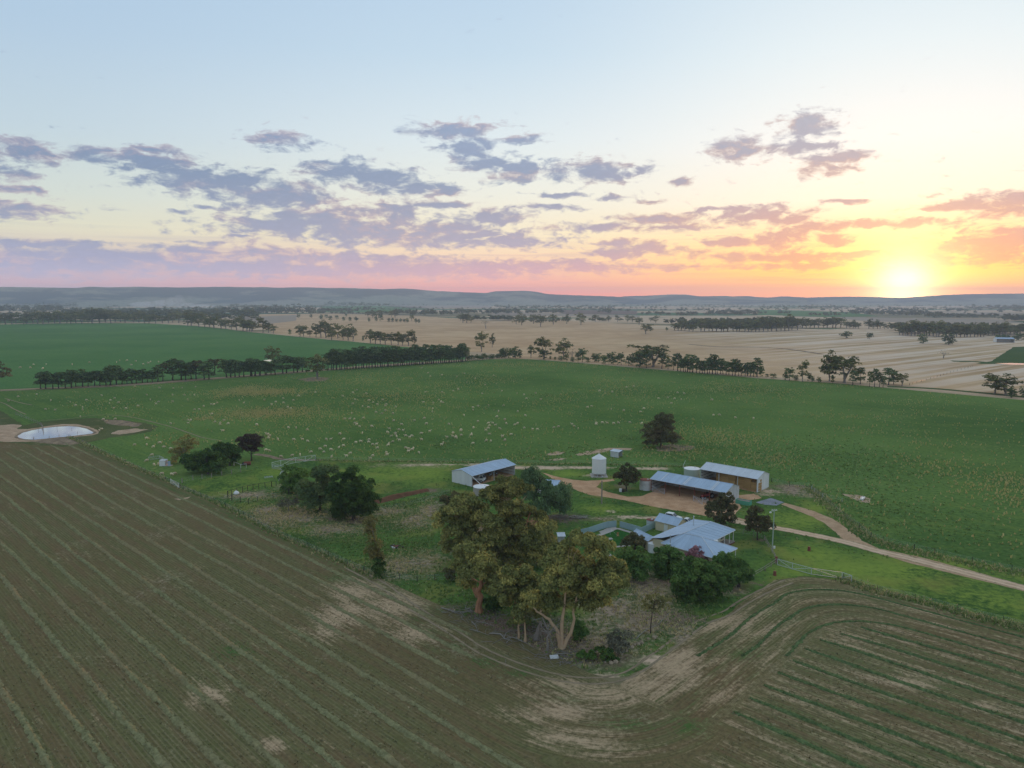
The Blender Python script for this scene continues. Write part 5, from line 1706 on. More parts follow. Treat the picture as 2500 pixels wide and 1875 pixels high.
near_tree('shrub', 'small dark shrub by the wire fence left of the red trunked gum', 'g', (235, 660), [(230, 560, 45, 25), (225, 610, 40, 30)], 12, .6, 110, .24, 'brown_leaf', 'bark_dark', None, (.08, .03), 'bush', seed=26, jit=.6, flat=1, limbs=3, low=-.95)
near_tree('shrub', 'brownish shrub left of the gum crowns below the white shed', 'N', (400, 760), [(350, 680, 60, 30), (450, 660, 60, 40), (400, 710, 80, 30)], 26, .8, 110, .3, 'brown_leaf', 'bark_dark', None, (.1, .03), 'bush', seed=27, jit=.9, flat=1, limbs=4, low=-.95)
near_tree('poplar', 'narrow yellowing poplar by the field fence', 'M', (1512, 1432), [(1430, 880, 30, 50), (1400, 930, 40, 50), (1425, 1000, 35, 70), (1440, 1080, 30, 50), (1500, 1140, 45, 50), (1440, 1190, 60, 50), (1490, 1240, 60, 40)], 44, .8, 62, .26, 'yellow_leaf', 'bark_grey', [[(1512, 1432), (1500, 1200), (1430, 900)]], (.16, .06), seed=28, jit=.8, flat=1.2, limbs=14, outw=.5)
near_tree('shrub', 'dark dense shrub at the foot of the yellow poplar', 'M', (1510, 1436), [(1515, 1300, 40, 60), (1505, 1380, 50, 50)], 18, .6, 150, .24, 'dark_leaf', 'bark_dark', None, (.08, .03), 'bush', seed=29, jit=.6, flat=1.2, limbs=3, low=-.95)
near_tree('dense_tree', 'largest near black tree beside the grey bare patch', 'M', (1260, 880), [(1240, 450, 90, 60), (1150, 520, 110, 80), (1330, 560, 110, 80), (1420, 640, 80, 80), (1250, 680, 200, 110), (1130, 640, 110, 100), (1350, 780, 130, 80), (1180, 800, 150, 60)],
          96, 1.3, 190, .36, 'dark_leaf', 'bark_dark', None, (.4, .14), seed=30, jit=2.8, low=-.95, **PK)
near_tree('dense_tree', 'loose grey green tree left of the near black tree', 'M', (930, 790), [(1010, 410, 110, 60), (920, 450, 80, 70), (980, 540, 130, 80), (900, 620, 120, 80), (860, 720, 120, 60), (1060, 640, 120, 100), (800, 650, 90, 70), (780, 560, 70, 60)], 84, 1.2, 150, .34, 'belt_leaf', 'bark_dark', None, (.3, .12), seed=31, jit=2.2, low=-.95, **PK)
near_tree('leafy_tree', 'bright green leafy tree behind the stockyard posts', 'M', (630, 620), [(650, 390, 70, 50), (600, 480, 80, 60), (660, 500, 80, 60), (620, 560, 90, 60), (770, 450, 70, 50), (730, 540, 80, 60)], 54, 1.2, 130, .36, 'bright_leaf', 'bark_dark', None, (.25, .1), seed=32, jit=1.6, low=-.95, **PK)
near_tree('brush', 'low purple grey leafless brush in front of the dark trees', 'M', (620, 795), [(620, 710, 90, 40), (700, 690, 50, 40), (560, 730, 60, 30)], 30, .9, 34, .24, 'grey_leaf', 'bark_grey', None, (.12, .05), 'bush', seed=33, jit=1.2, flat=1, limbs=26, low=-.95)
near_tree('dense_tree', 'wide dark green tree beside the small metal pump shed', 'e', (1090, 790), [(1000, 440, 170, 90), (800, 560, 190, 110), (1100, 520, 200, 120), (1300, 560, 130, 120), (950, 640, 250, 90), (1200, 660, 180, 90)], 88, 1.25, 170, .36, 'dark_leaf', 'bark_dark', None, (.35, .12), seed=34, jit=2.2, low=-.95, **PK)
near_tree('dense_tree', 'dark tree just behind the wide dark green one', 'e', (1480, 640), [(1280, 310, 110, 70), (1400, 380, 180, 100), (1560, 380, 110, 80), (1500, 500, 150, 80)], 50, 1.25, 150, .36, 'dark_leaf', 'bark_dark', None, (.3, .12), seed=35, jit=1.8, low=-.95, **PK)
near_tree('russet_tree', 'single tree with dark reddish leaves and clear trunk', 'e', (1872, 552), [(1830, 130, 150, 60), (1740, 200, 120, 80), (1950, 190, 110, 80), (1830, 270, 180, 80), (2020, 290, 80, 60), (1850, 360, 160, 50)], 60, 1.1, 90, .34, 'russet_leaf', 'bark_dark', [[(1872, 552), (1870, 440), (1850, 260)]], (.28, .1), seed=36, jit=1.6, flat=.8, limbs=26)
near_tree('willow', 'yellowing thin leaved tree beside the wide dark one', 'e', (640, 610), [(730, 170, 120, 50), (580, 250, 110, 60), (800, 260, 130, 60), (520, 420, 120, 80), (660, 360, 160, 80), (480, 530, 80, 60)], 56, 1.2, 62, .3, 'yellow_leaf', 'bark_grey', None, (.22, .08), seed=37, jit=1.8, flat=1, limbs=30, low=-.95)
near_tree('field_tree', 'dark brownish clump of trees alone in the sheep paddock', 'C', (1370, 1468), [(1400, 1240, 70, 40), (1350, 1290, 60, 60), (1440, 1290, 50, 40), (1290, 1340, 65, 60), (1380, 1370, 90, 60), (1500, 1370, 45, 35), (1300, 1410, 70, 40), (1430, 1400, 90, 40)], 84, 1.35, 130, .42, 'brown_leaf', 'bark_dark', None, (.35, .12), seed=38, jit=2.4, low=-.95, **PK)


# ================================================================== BUILDINGS
def frame_of(p, q):
    p, q = Vector(p), Vector(q)
    return math.atan2(q.y - p.y, q.x - p.x), math.hypot(q.x - p.x, q.y - p.y)


def shed(name, label, FL, FR, D, hf, hr, hb, roofm, wallm, open_front=True, posts=4, n_sheet=20, over=.35, post_m='steel', ends=(True, True), ridge=.5, cat='shed', floor=None):
    rz, L = frame_of(FL, FR)
    t = thing(name, label, cat, (FL[0], FL[1], .06), rz)
    yr = D * ridge
    sl = (hr - hf) / yr if yr > 0 else 0
    zf = hf - sl * over
    if yr > 0:
        sheets(t, 'roof_sheet', (-.25, -over, zf), (L + .25, -over, zf), (L + .25, yr, hr), (-.25, yr, hr), n_sheet, M[roofm], .03)
    if yr < D:
        sb = (hr - hb) / (D - yr)
        sheets(t, 'roof_sheet', (L + .25, D + .2, hb - sb * .2), (-.25, D + .2, hb - sb * .2), (-.25, yr, hr), (L + .25, yr, hr), n_sheet, M[roofm], .03)
    MB().slab([(-.3, yr - .22, hr - .22 * max(sl, .1) + .05), (L + .3, yr - .22, hr - .22 * max(sl, .1) + .05), (L + .3, yr, hr + .06), (-.3, yr, hr + .06)], .03).build('ridge_cap', M[roofm], t)
    MB().tube([(-.25, -over - .05, zf - .04), (L + .25, -over - .05, zf - .04)], .07, 6).build('gutter', M['steel'], t)
    # back wall
    sheets(t, 'wall_sheet', (L, D, 0), (0, D, 0), (0, D, hb - .05), (L, D, hb - .05), max(3, int(L / 1.6)), M[wallm], .04, .006, .01)
    for k, x in enumerate((0, L)):
        if ends[k]:
            n = max(3, int(D / 1.1))
            for i in range(n):
                y0, y1 = D * i / n + .006, D * (i + 1) / n - .006

                def zt(y):
                    return (hf + (hr - hf) * y / yr if y <= yr and yr > 0 else hr + (hb - hr) * (y - yr) / max(.01, D - yr)) - .05
                q = [(x, y0, 0), (x, y1, 0), (x, y1, zt(y1)), (x, y0, zt(y0))]
                if y0 < yr < y1:
                    q = [(x, y0, 0), (x, y1, 0), (x, y1, zt(y1)), (x, yr, hr - .05), (x, y0, zt(y0))]
                if k == 0: q = q[::-1]
                off = .01 * (i % 2) * (1 if k else -1)
                MB().slab([(a + off, b, c) for a, b, c in q], .04).build('wall_sheet', M[wallm], t)
    if open_front:
        for i in range(posts):
            x = .08 + (L - .16) * i / (posts - 1)
            MB().box((x, .1, hf / 2), (.16, .16, hf - .1)).build('post', M[post_m], t)
        MB().box((L / 2, .1, hf - .14), (L, .1, .2)).build('beam', M['steel'], t)
        for z in (.9, 1.9, 2.9):
            if z < hf:
                MB().box((.1, D / 2, z), (.08, D - .4, .1)).build('wall_rail', M['post_dark'], t)
                MB().box((L - .1, D / 2, z), (.08, D - .4, .1)).build('wall_rail', M['post_dark'], t)
    else:
        sheets(t, 'wall_sheet', (0, 0, 0), (L, 0, 0), (L, 0, hf - .04), (0, 0, hf - .04), max(3, int(L / 1.4)), M[wallm], .04, .006, .01)
    if floor:
        MB().box((L / 2, D / 2, .03), (L - .3, D - .3, .05)).build('floor', M[floor], t)
    return t, rz, L


# machinery shed at the left
s1, rz1, L1 = shed('machinery_shed', 'white walled open machinery shed with blue grey roof at the left of the yard', at('a', 615, 520, 3.6), at('a', 1508, 287, 3.6), 9.0, 3.6, 4.75, 3.6, 'roof_blue', 'wall_white', posts=3, n_sheet=22, floor='yard_dirt')
# long shed
s3, rz3, L3 = shed('long_shed', 'long open shed with blue steel roof and rust red posts', at('b', 190, 445, 3.8), at('b', 1378, 663, 3.8), 9.4, 3.8, 5.2, 3.7, 'roof_blue', 'wall_old', posts=6, n_sheet=24, post_m='rust', floor='yard_dirt')
for x in (3.2, 10.4, 10.9, 19.0, 19.5):
    q = [(x, -.2, 3.78), (x + .35, -.2, 3.78), (x + .55, 4.4, 5.18), (x + .2, 4.4, 5.18)]
    MB().slab([(a, b, c + .03) for a, b, c in q], .02).build('patched_sheet', M['roof_pale'], s3)
# hay shed
s4, rz4, L4 = shed('hay_shed', 'open hay shed with pale zinc roof full of straw bales', at('b', 980, 288, 4.3), at('b', 1882, 447, 4.3), 8.6, 4.3, 5.65, 4.3, 'roof_pale', 'wall_white', posts=4, n_sheet=22, floor='yard_dirt')


def place_in(parent_t, rz, x, y, z=0.0):
    c, s = math.cos(rz), math.sin(rz)
    return (parent_t.location.x + x * c - y * s, parent_t.location.y + x * s + y * c, parent_t.location.z + z)


def bale_mesh():
    mb = MB()
    L, W, H = 2.36, 1.16, .87
    b = .06
    vs = []
    for z in (-1, 1):
        for (x, y) in ((-1, -1), (1, -1), (1, 1), (-1, 1)):
            vs.append((x * (L / 2 - b), y * (W / 2 - b), z * H / 2))
    mb.box((0, 0, 0), (L - .02, W - .02, H - 2 * b))
    mb.box((0, 0, 0), (L - 2 * b, W - 2 * b, H))
    for x in (-.8, -.27, .27, .8):
        mb.box((x, 0, 0), (.03, W + .01, H + .01))
    me = bpy.data.meshes.new('bale')
    me.from_pydata([tuple(v) for v in mb.v], [], mb.f)
    me.materials.append(M['bale'])
    me.update()
    return me


BALE = bale_mesh()
rb = random.Random(3)
for x0, cols, rows, layers, dep, lab in ((5.2, 1, 1, 4, 3.2, 'straw bale in the leftmost stack inside the hay shed'), (7.6, 2, 2, 4, 1.7, 'straw bale in the middle stack inside the hay shed'), (12.5, 1, 2, 4, 1.9, 'straw bale in the narrow stack right of the second post'), (15.1, 2, 2, 4, 1.4, 'straw bale in the rightmost stack inside the hay shed')):
    for i in range(cols):
        for j in range(rows):
            for k in range(layers - (1 if (x0 == 15.1 and i == 1 and j == 0) else 0)):
                o = add('straw_bale', BALE, None, place_in(s4, rz4, x0 + i * 2.4 + rb.uniform(-.05, .05), dep + j * 1.2 + rb.uniform(-.05, .05), .08 + .435 + k * .88), rz4 + rb.uniform(-.02, .02))
                tag(o, lab, 'bale', 'straw bales in the hay shed')


# ---- the farmhouse
def farmhouse():
    o = uv2w(-85, 136)
    rz = math.atan2(UY, UX)
    t = thing('farmhouse', 'cream farmhouse with large blue grey hipped steel roof and corner verandah', 'house', (o[0], o[1], .06), rz)
    rf = M['roof_blue']
    R1, R2, W = (6.0, 3.5, 5.2), (6.4, 15.3, 5.2), (10.0, 4.5, 4.95)
    L0, L1_, F1, V1, C1, C2, B0, L0b = (2.7, -.7, 3.2), (16.0, -.3, 2.85), (16.2, 9.2, 2.7), (10.4, 8.9, 3.0), (10.4, 19.9, 3.0), (-.1, 18.5, 3.6), (-.3, -.4, 3.6), (2.7, -.4, 4.30)
    sheets(t, 'roof_sheet', V1, C1, R2, R1, 14, rf, .05, .02, .03)
    sheets(t, 'roof_sheet', C1, C2, R2, R2, 9, rf, .05, .02, .03)
    sheets(t, 'roof_sheet', C2, B0, R1, R2, 16, rf, .05, .012, .014)
    MB().slab([B0, L0b, R1], .05).build('roof_sheet', rf, t)
    sheets(t, 'roof_sheet', L0, L1_, W, R1, 12, rf, .05, .012, .014)
    sheets(t, 'roof_sheet', L1_, F1, W, W, 7, rf, .05, .015, .02)
    sheets(t, 'roof_sheet', F1, V1, R1, W, 6, rf, .05, .015, .02)
    for a, b in ((R1, R2), (R1, W), (W, L1_), (W, F1), (R2, C1), (R2, C2), (L0, R1)):
        a, b = Vector(a), Vector(b)
        MB().tube([a + Vector((0, 0, .04)), b + Vector((0, 0, .04))], .10, 6).build('ridge_cap', M['roof_pale'], t)
    for a, b in ((V1, C1), (L0, L1_), (L1_, F1), (F1, V1), (B0, C2), (C1, C2)):
        MB().tube([Vector(a) - Vector((0, 0, .09)), Vector(b) - Vector((0, 0, .09))], .075, 6).build('gutter', M['white'], t)

    def wall(x0, y0, x1, y1, z1, z0=.0, n=6):
        d = Vector((x1 - x0, y1 - y0, 0))
        for i in range(n):
            za, zb = z0 + (z1 - z0) * i / n, z0 + (z1 - z0) * (i + 1) / n
            c = Vector((x0, y0, (za + zb) / 2)) + d / 2
            off = Vector((-d.y, d.x, 0)).normalized() * (.012 * (i % 2))
            MB().box(c + off, (d.length, .14, zb - za - .012), math.atan2(d.y, d.x)).build('weatherboard', M['cream'], t)
    wall(.2, .1, 2.9, .1, 3.6, n=9)
    wall(3.0, .4, 14.4, .4, 2.85, n=8)
    wall(14.4, .5, 14.4, 7.2, 2.7, n=8)
    wall(14.3, 7.3, 8.4, 7.3, 2.9, n=8)
    wall(8.3, 7.4, 8.3, 18.8, 2.95, n=8)
    wall(8.2, 18.9, .3, 18.9, 3.2, n=8)
    wall(.1, 18.8, .1, .2, 3.4, n=8)
    MB().box((12.2, 13.2, .32), (4.0, 12.6, .5)) if False else None
    MB().box((9.5, 14.0, .35), (2.3, 11.0, .14)).build('verandah_floor', M['floor'], t)
    MB().box((10.5, 14.0, .14), (.16, 11.0, .28)).build('verandah_base', M['rust'], t)
    MB().box((15.2, 4.5, .2), (1.6, 9.0, .14)).build('verandah_floor', M['floor'], t)
    for y in (9.4, 12.2, 15.0, 17.4, 19.4):
        MB().box((10.2, y, 1.62), (.13, .13, 2.5)).build('verandah_post', M['white'], t)
    for y in (.2, 3.0, 6.0, 8.9):
        MB().box((15.9, y, 1.36), (.13, .13, 2.5)).build('verandah_post', M['white'], t)

    def window(x, y, z, w, h, ax):
        sx, sy = (w, .16) if ax == 'x' else (.16, w)
        f = MB().box((x, y, z), (sx + (.16 if ax == 'x' else .06), sy + (.06 if ax == 'x' else .16), h + .16)).build('window', M['white'], t)
        d = .12
        ox, oy = (0, -d) if ax == 'x' else (d, 0)
        MB().box((x + ox, y + oy, z), (sx * .92 if ax == 'x' else .06, .06 if ax == 'x' else sy * .92, h)).build('pane', M['glass'], f)
        MB().box((x + ox * 1.35, y + oy * 1.35, z), (.05 if ax == 'x' else .05, .05 if ax == 'x' else .05, h)).build('glazing_bar', M['white'], f)
    window(8.36, 17.2, 1.75, 1.3, 1.5, 'y')
    window(8.36, 12.0, 1.75, 1.1, 1.4, 'y')
    dr = MB().box((8.4, 14.8, 1.45), (.1, 1.0, 2.1)).build('door', M['white'], t)
    MB().box((8.47, 14.45, 1.4), (.05, .06, .12)).build('handle', M['steel'], dr)
    window(14.46, 3.6, 1.6, 1.5, 1.3, 'y')
    window(5.5, .34, 1.6, 1.2, 1.2, 'x')
    window(9.5, .34, 1.6, 1.2, 1.2, 'x')
    for f, x, y, z, h in (('c', 1255, 358, 4.5, 2.3), ('c', 888, 632, 3.7, 1.7)):
        p = at(f, x, y, z) - t.location
        c, s = math.cos(-rz), math.sin(-rz)
        lx, ly = p.x * c - p.y * s, p.x * s + p.y * c
        fl = MB().tube([(lx, ly, z - .5), (lx, ly, z + h)], .10, 8).build('flue', M['steel'], t)
        MB().lathe((lx, ly, z + h), [(.10, 0), (.17, .05), (.17, .14), (.02, .24)], 8).build('cap', M['steel'], fl)
        MB().lathe((lx, ly, z - .15), [(.26, 0), (.2, .12), (.1, .2)], 8).build('flashing', M['roof_pale'], fl)
    MB().box((10.8, 9.6, 3.05), (.9, .5, .22)).build('gutter_box', M['white'], t)


farmhouse()
so, rzo, Lo = shed('outbuilding', 'small cream outbuilding with gabled roof behind the farmhouse', at('c', 655, 255, 2.6), at('c', 1000, 340, 2.6), 4.3, 2.6, 3.75, 2.6, 'roof_blue', 'cream', open_front=False, n_sheet=8, over=.3)
MB().box((3.0, -.05, 1.0), (1.0, .08, 2.0)).build('door', M['white'], so)
sl, rzl, Ll = shed('laundry_annexe', 'low annexe with weathered gabled roof touching the back of the farmhouse', at('c', 288, 460, 2.5), at('c', 540, 585, 2.5), 2.6, 2.5, 3.2, 2.5, 'roof_blue', 'cream', open_front=False, n_sheet=7, over=.2)
MB().box((4.6, -.05, 1.1), (.9, .08, 1.7)).build('window', M['glass'], sl)
ss, rzs, Ls = shed('garden_shed', 'tiny grey skillion shed beside the gum crowns', at('d', 235, 1085), at('d', 385, 1082), 1.8, 1.9, 2.15, 2.1, 'roof_pale', 'wall_old', open_front=False, n_sheet=3, over=.25, ridge=.97)
sa, rza, La = shed('animal_shelter', 'small grey sheet iron shelter alone on the paddock edge', at('N', 1972, 262), at('N', 2052, 275), 2.6, 2.2, 2.5, 2.3, 'roof_pale', 'wall_old', open_front=False, n_sheet=5, over=.2, ridge=.97, ends=(True, False))
sp_, rzp, Lp = shed('store_shed', 'low shed behind the pepper tree with only its grey roof showing', at('N', 1190, 530, 2.6), at('N', 1452, 548, 2.6), 6.0, 2.6, 3.5, 2.6, 'roof_blue', 'wall_old', open_front=False, n_sheet=10)
sf, rzf, Lf = shed('distant_shed', 'far small open shed with pale blue roof at the right edge of the stubble', at('E', 1935, 618), at('E', 2080, 620), 12, 5.0, 6.5, 5.0, 'roof_blue', 'wall_white', posts=5, n_sheet=12)


# ---- silo and tanks
def silo():
    b = at('N', 1858, 448)
    t = thing('grain_silo', 'white elevated grain silo with cone roof on thin legs', 'silo', b)
    R = 2.28
    MB().box((0, 0, .07), (5.4, 5.4, .14)).build('slab', M['concrete'], t)
    for i in range(5):
        z0 = 1.05 + i * .98
        MB().lathe((0, 0, 0), [(R + .012 * (i % 2), z0), (R + .012 * (i % 2), z0 + .97)], 28).build('wall_ring', M['white'], t, smooth=False)
    MB().lathe((0, 0, 0), [(R, 1.06), (.35, .35)], 28).build('hopper', M['wall_white'], t)
    rf = MB()
    for i in range(16):
        a0, a1 = 2 * PI * i / 16 + .006, 2 * PI * (i + 1) / 16 - .006
        q = [(2.42 * math.cos(a0), 2.42 * math.sin(a0), 5.9), (2.42 * math.cos(a1), 2.42 * math.sin(a1), 5.9), (.3 * math.cos(a1), .3 * math.sin(a1), 7.2), (.3 * math.cos(a0), .3 * math.sin(a0), 7.2)]
        MB().slab([(x, y, z + .015 * (i % 2)) for x, y, z in q], .03).build('roof_sheet', M['wall_white'], t)
    MB().lathe((0, 0, 7.15), [(.36, 0), (.36, .16), (0, .26)], 12).build('roof_cap', M['white'], t)
    for i in range(10):
        a = 2 * PI * i / 10
        MB().tube([(R * math.cos(a), R * math.sin(a), .1), (R * math.cos(a), R * math.sin(a), 1.3)], .06, 5).build('leg', M['steel'], t)
    MB().tube([(R + .1, -.3, .3), (R + .1, -.3, 5.8)], .03, 4).tube([(R + .1, .2, .3), (R + .1, .2, 5.8)], .03, 4).build('ladder', M['steel'], t)


silo()


def tank(name, label, c, R, H, wallm, topm, rings=3, rise=.25):
    t = thing(name, label, 'tank', c)
    for i in range(rings):
        MB().lathe((0, 0, 0), [(R + .012 * (i % 2), H * i / rings), (R + .012 * (i % 2), H * (i + 1) / rings - .012)], 28).build('wall_ring', M[wallm], t)
    MB().lathe((0, 0, H), [(R + .06, -.05), (R + .05, .02), (R * .5, rise * .8), (.05, rise)], 28).build('lid', M[topm], t)
    MB().lathe((R * .4, 0, H + rise * .7), [(.3, 0), (.3, .1), (.02, .14)], 10).build('hatch', M['steel'], t)
    MB().tube([(R + .03, 0, .2), (R + .03, 0, H)], .05, 5).build('pipe', M['steel'], t)
    return t


_p = at('a', 815, 905)
tank('water_tank', 'round white topped concrete tank below the machinery shed', _p, 2.5, 2.4, 'concrete', 'white')
_q = at('a', 820, 725, 2.6)
_g0 = at('a', 615, 535, 3.4)
dp = thing('downpipe', 'white pipe slanting from the machinery shed roof to the tank', 'pipe', _g0)
MB().tube([(0, 0, 0), tuple(_q - _g0)], .09, 8).build('pipe', M['white'], dp)
MB().tube([tuple(_q - _g0), tuple(_q - _g0 - Vector((0, 0, .3)))], .12, 8).build('elbow', M['steel'], dp)
tank('water_tank', 'pale green round water tank with white lid between the two big sheds', at('b', 838, 425), 2.55, 3.0, 'green_tank', 'white')
tank('water_tank', 'rusty old corrugated tank at the left end of the long shed', at('b', 100, 618), 1.75, 3.1, 'wall_old', 'rust', 4, .1)
tank('water_tank', 'white rainwater tank at the back corner of the house', at('c', 615, 760), 1.25, 2.1, 'white', 'wall_white', 2)
tank('water_tank', 'small grey tank with a red rusted lid beside the outbuilding', at('c', 572, 345), 1.0, 1.6, 'steel', 'rust', 2, .05)


# ---- vehicles
def wheel(parent, x, y, r, w=.22):
    a = MB()
    prof = [(r * .62, -w / 2), (r, -w / 2), (r, w / 2), (r * .62, w / 2)]
    vs, fs = [], []
    n = 14
    for rr, yy in prof:
        for k in range(n):
            th = 2 * PI * k / n
            vs.append((x + rr * math.cos(th), y + yy, r + rr * math.sin(th)))
    for i in range(4):
        for k in range(n):
            fs.append((i * n + k, i * n + (k + 1) % n, ((i + 1) % 4) * n + (k + 1) % n, ((i + 1) % 4) * n + k))
    a.addv(vs, fs)
    wh = a.build('wheel', M['black'], parent)
    MB().addv([(x + r * .62 * math.cos(2 * PI * k / n), y + s * w * .4, r + r * .62 * math.sin(2 * PI * k / n)) for s in (-1, 1) for k in range(n)], [tuple(range(n)), tuple(reversed(range(n, 2 * n)))]).build('rim', M['steel'], wh)


def extrude_profile(prof, hw, taper=None):
    """side profile [(x, z)], extruded across the car's width"""
    n = len(prof)
    mb = MB()
    vs = []
    for s in (-1, 1):
        for i, (x, z) in enumerate(prof):
            vs.append((x, s * (hw - (taper[i] if taper else 0)), z))
    fs = [tuple(range(n)), tuple(reversed(range(n, 2 * n)))]
    for i in range(n):
        j = (i + 1) % n
        fs.append((i, n + i, n + j, j))
    return mb.addv(vs, fs)


def car(name, label, loc, rz, tray=False):
    t = thing(name, label, 'car', loc, rz)
    body = [(-2.3, .45), (-2.35, .8), (-2.25, 1.0), (1.05, 1.05), (2.1, .92), (2.32, .7), (2.3, .42)]
    extrude_profile(body, .92, [.05, 0, .06, .04, .08, .06, .1]).build('body', M['white'], t)
    cab = [(-2.1, 1.0), (-1.85, 1.62), (-1.5, 1.74), (.1, 1.74), (.95, 1.05)] if not tray else [(-.7, 1.0), (-.6, 1.62), (-.4, 1.74), (.35, 1.74), (1.1, 1.05)]
    extrude_profile(cab, .84, [.0, .14, .18, .18, .02]).build('roof', M['white'], t)
    x0 = cab[0][0] + .2
    for s in (-1, 1):
        q = [(x0 + .12, s * .80, 1.12), (x0 + .22, s * .72, 1.60), (cab[3][0] - .02, s * .70, 1.62), (cab[4][0] - .25, s * .80, 1.12)]
        if s < 0: q = q
        MB().slab([(x, y + s * .05, z) for x, y, z in (q if s < 0 else q[::-1])], .03).build('side_window', M['glass'], t)
    MB().slab([(cab[4][0] + .02, -.74, 1.12), (cab[4][0] + .02, .74, 1.12), (cab[3][0] + .08, .6, 1.69), (cab[3][0] + .08, -.6, 1.69)], .03).build('windscreen', M['glass'], t)
    MB().slab([(cab[0][0] - .04, .7, 1.08), (cab[0][0] - .04, -.7, 1.08), (cab[1][0] - .05, -.6, 1.58), (cab[1][0] - .05, .6, 1.58)], .03).build('rear_window', M['glass'], t)
    for x in (-1.4, 1.4):
        for y in (-.84, .84):
            wheel(t, x, y, .36)
    for y in (-.65, .65):
        MB().box((2.27, y, .74), (.1, .34, .16)).build('headlight', M['steel'], t)
        MB().box((-2.32, y, .84), (.06, .26, .2)).build('tail_light', M['red'], t)
    MB().box((2.3, 0, .5), (.12, 1.6, .2)).build('bumper', M['black'], t)
    return t


UANG = math.atan2(UY, UX)
car('parked_car', 'white car with dark windows parked behind the cream outbuilding', at('c', 930, 250), UANG + .1)
car('parked_ute', 'second white vehicle half hidden behind the outbuilding gable', at('c', 1150, 330), UANG + .1, True)


def truck(loc, rz):
    t = thing('farm_truck', 'white cab truck parked in the machinery shed', 'truck', loc, rz)
    MB().box((-1.2, 0, .75), (4.8, 1.0, .25)).build('chassis', M['black'], t)
    extrude_profile([(.3, .6), (.3, 2.35), (.55, 2.5), (1.45, 2.45), (2.0, 1.6), (2.1, .6)], 1.0, [0, .05, .12, .12, .03, 0]).build('cab', M['white'], t)
    MB().slab([(2.02, -.85, 1.62), (2.02, .85, 1.62), (1.52, .78, 2.36), (1.52, -.78, 2.36)], .03).build('windscreen', M['glass'], t)
    for s in (-1, 1):
        q = [(.6, s * 1.0, 1.55), (1.75, s * 1.0, 1.55), (1.4, s * .92, 2.25), (.65, s * .92, 2.25)]
        MB().slab(q if s < 0 else q[::-1], .03).build('side_window', M['glass'], t)
        MB().box((2.1, s * .75, .95), (.08, .3, .2)).build('headlight', M['steel'], t)
        MB().box((1.75, s * 1.18, 1.9), (.06, .16, .34)).build('mirror', M['black'], t)
    MB().box((2.12, 0, .7), (.14, 2.0, .25)).build('bumper', M['black'], t)
    MB().box((-1.6, 0, 1.2), (3.6, 2.2, .6)).build('tray', M['wall_white'], t)
    for x in (-2.4, 1.2):
        for y in (-.95, .95):
            wheel(t, x, y, .45, .28)


_l = place_in(s1, rz1, 5.6, 2.6)
truck(_l, rz1 - 1.15)
for k, (x, y, lab) in enumerate(((1.3, 2.4, 'orange farm implement by the near end wall of the machinery shed'), (8.2, 5.2, 'orange boom implement behind the white cab truck'))):
    im = thing('farm_implement', lab, 'implement', place_in(s1, rz1, x, y), rz1)
    MB().tube([(-.8, 0, .4), (.9, 0, .4)], .09, 6).tube([(-.8, 1.4, .4), (.9, 1.4, .4)], .09, 6).tube([(-.8, 0, .4), (-.8, 1.4, .4)], .09, 6).tube([(.9, 0, .4), (.9, 1.4, .4)], .09, 6).build('frame', M['orange'], im)
    MB().tube([(-.6, .7, .4), (-.2, .7, 2.6), (.3, .6, 2.9)], .1, 6).build('boom', M['orange'], im)
    for y_ in (-.1, 1.5):
        wheel(im, .2, y_, .36)
cr = thing('timber_crate', 'tan boxy crate in the mouth of the machinery shed', 'crate', place_in(s1, rz1, 10.6, 1.8), rz1 + .2)
for i in range(5):
    MB().box((0, 0, .14 + i * .24), (2.2 + .02 * (i % 2), 1.2 + .02 * (i % 2), .22)).build('plank', M['bale'], cr)
au = thing('grain_auger', 'grey grain auger at the far end of the machinery shed', 'auger', place_in(s1, rz1, 16.0, 5.5), rz1)
MB().tube([(-2, 0, .5), (2.2, 0, 2.8)], .12, 7).build('tube', M['steel'], au)
MB().box((-2, 0, .35), (.8, .8, .5)).build('hopper', M['steel'], au)
for y_ in (-.7, .7): wheel(au, .3, y_, .4)
MB().tube([(.3, -.7, .4), (.3, 0, 1.7), (.3, .7, .4)], .05, 5).build('axle_frame', M['black'], au)


def tractor():
    t = thing('tractor', 'red tractor parked in the dark right bay of the long shed', 'tractor', place_in(s3, rz3, 16.6, 3.2), rz3 - 1.9)
    extrude_profile([(-.6, .8), (-.6, 1.2), (.1, 1.35), (1.9, 1.25), (1.95, .7)], .42).build('bonnet', M['red'], t)
    MB().box((-1.1, 0, 1.05), (1.2, 1.1, .5)).build('body', M['red'], t)
    for x, y in ((-1.7, -.6), (-1.7, .6), (-.6, -.6), (-.6, .6)):
        MB().tube([(x, y, 1.2), (x * .97, y * .95, 2.5)], .04, 5).build('cab_post', M['black'], t)
    MB().box((-1.15, 0, 2.52), (1.4, 1.4, .08)).build('cab_roof', M['red'], t)
    MB().tube([(1.2, .2, 1.3), (1.2, .2, 2.1)], .05, 6).build('exhaust', M['black'], t)
    for y in (-.85, .85):
        wheel(t, -1.2, y, .78, .4)
        wheel(t, 1.4, y * .8, .45, .25)
    for y in (-.25, .25):
        MB().box((1.95, y, 1.05), (.06, .16, .14)).build('headlight', M['steel'], t)


tractor()


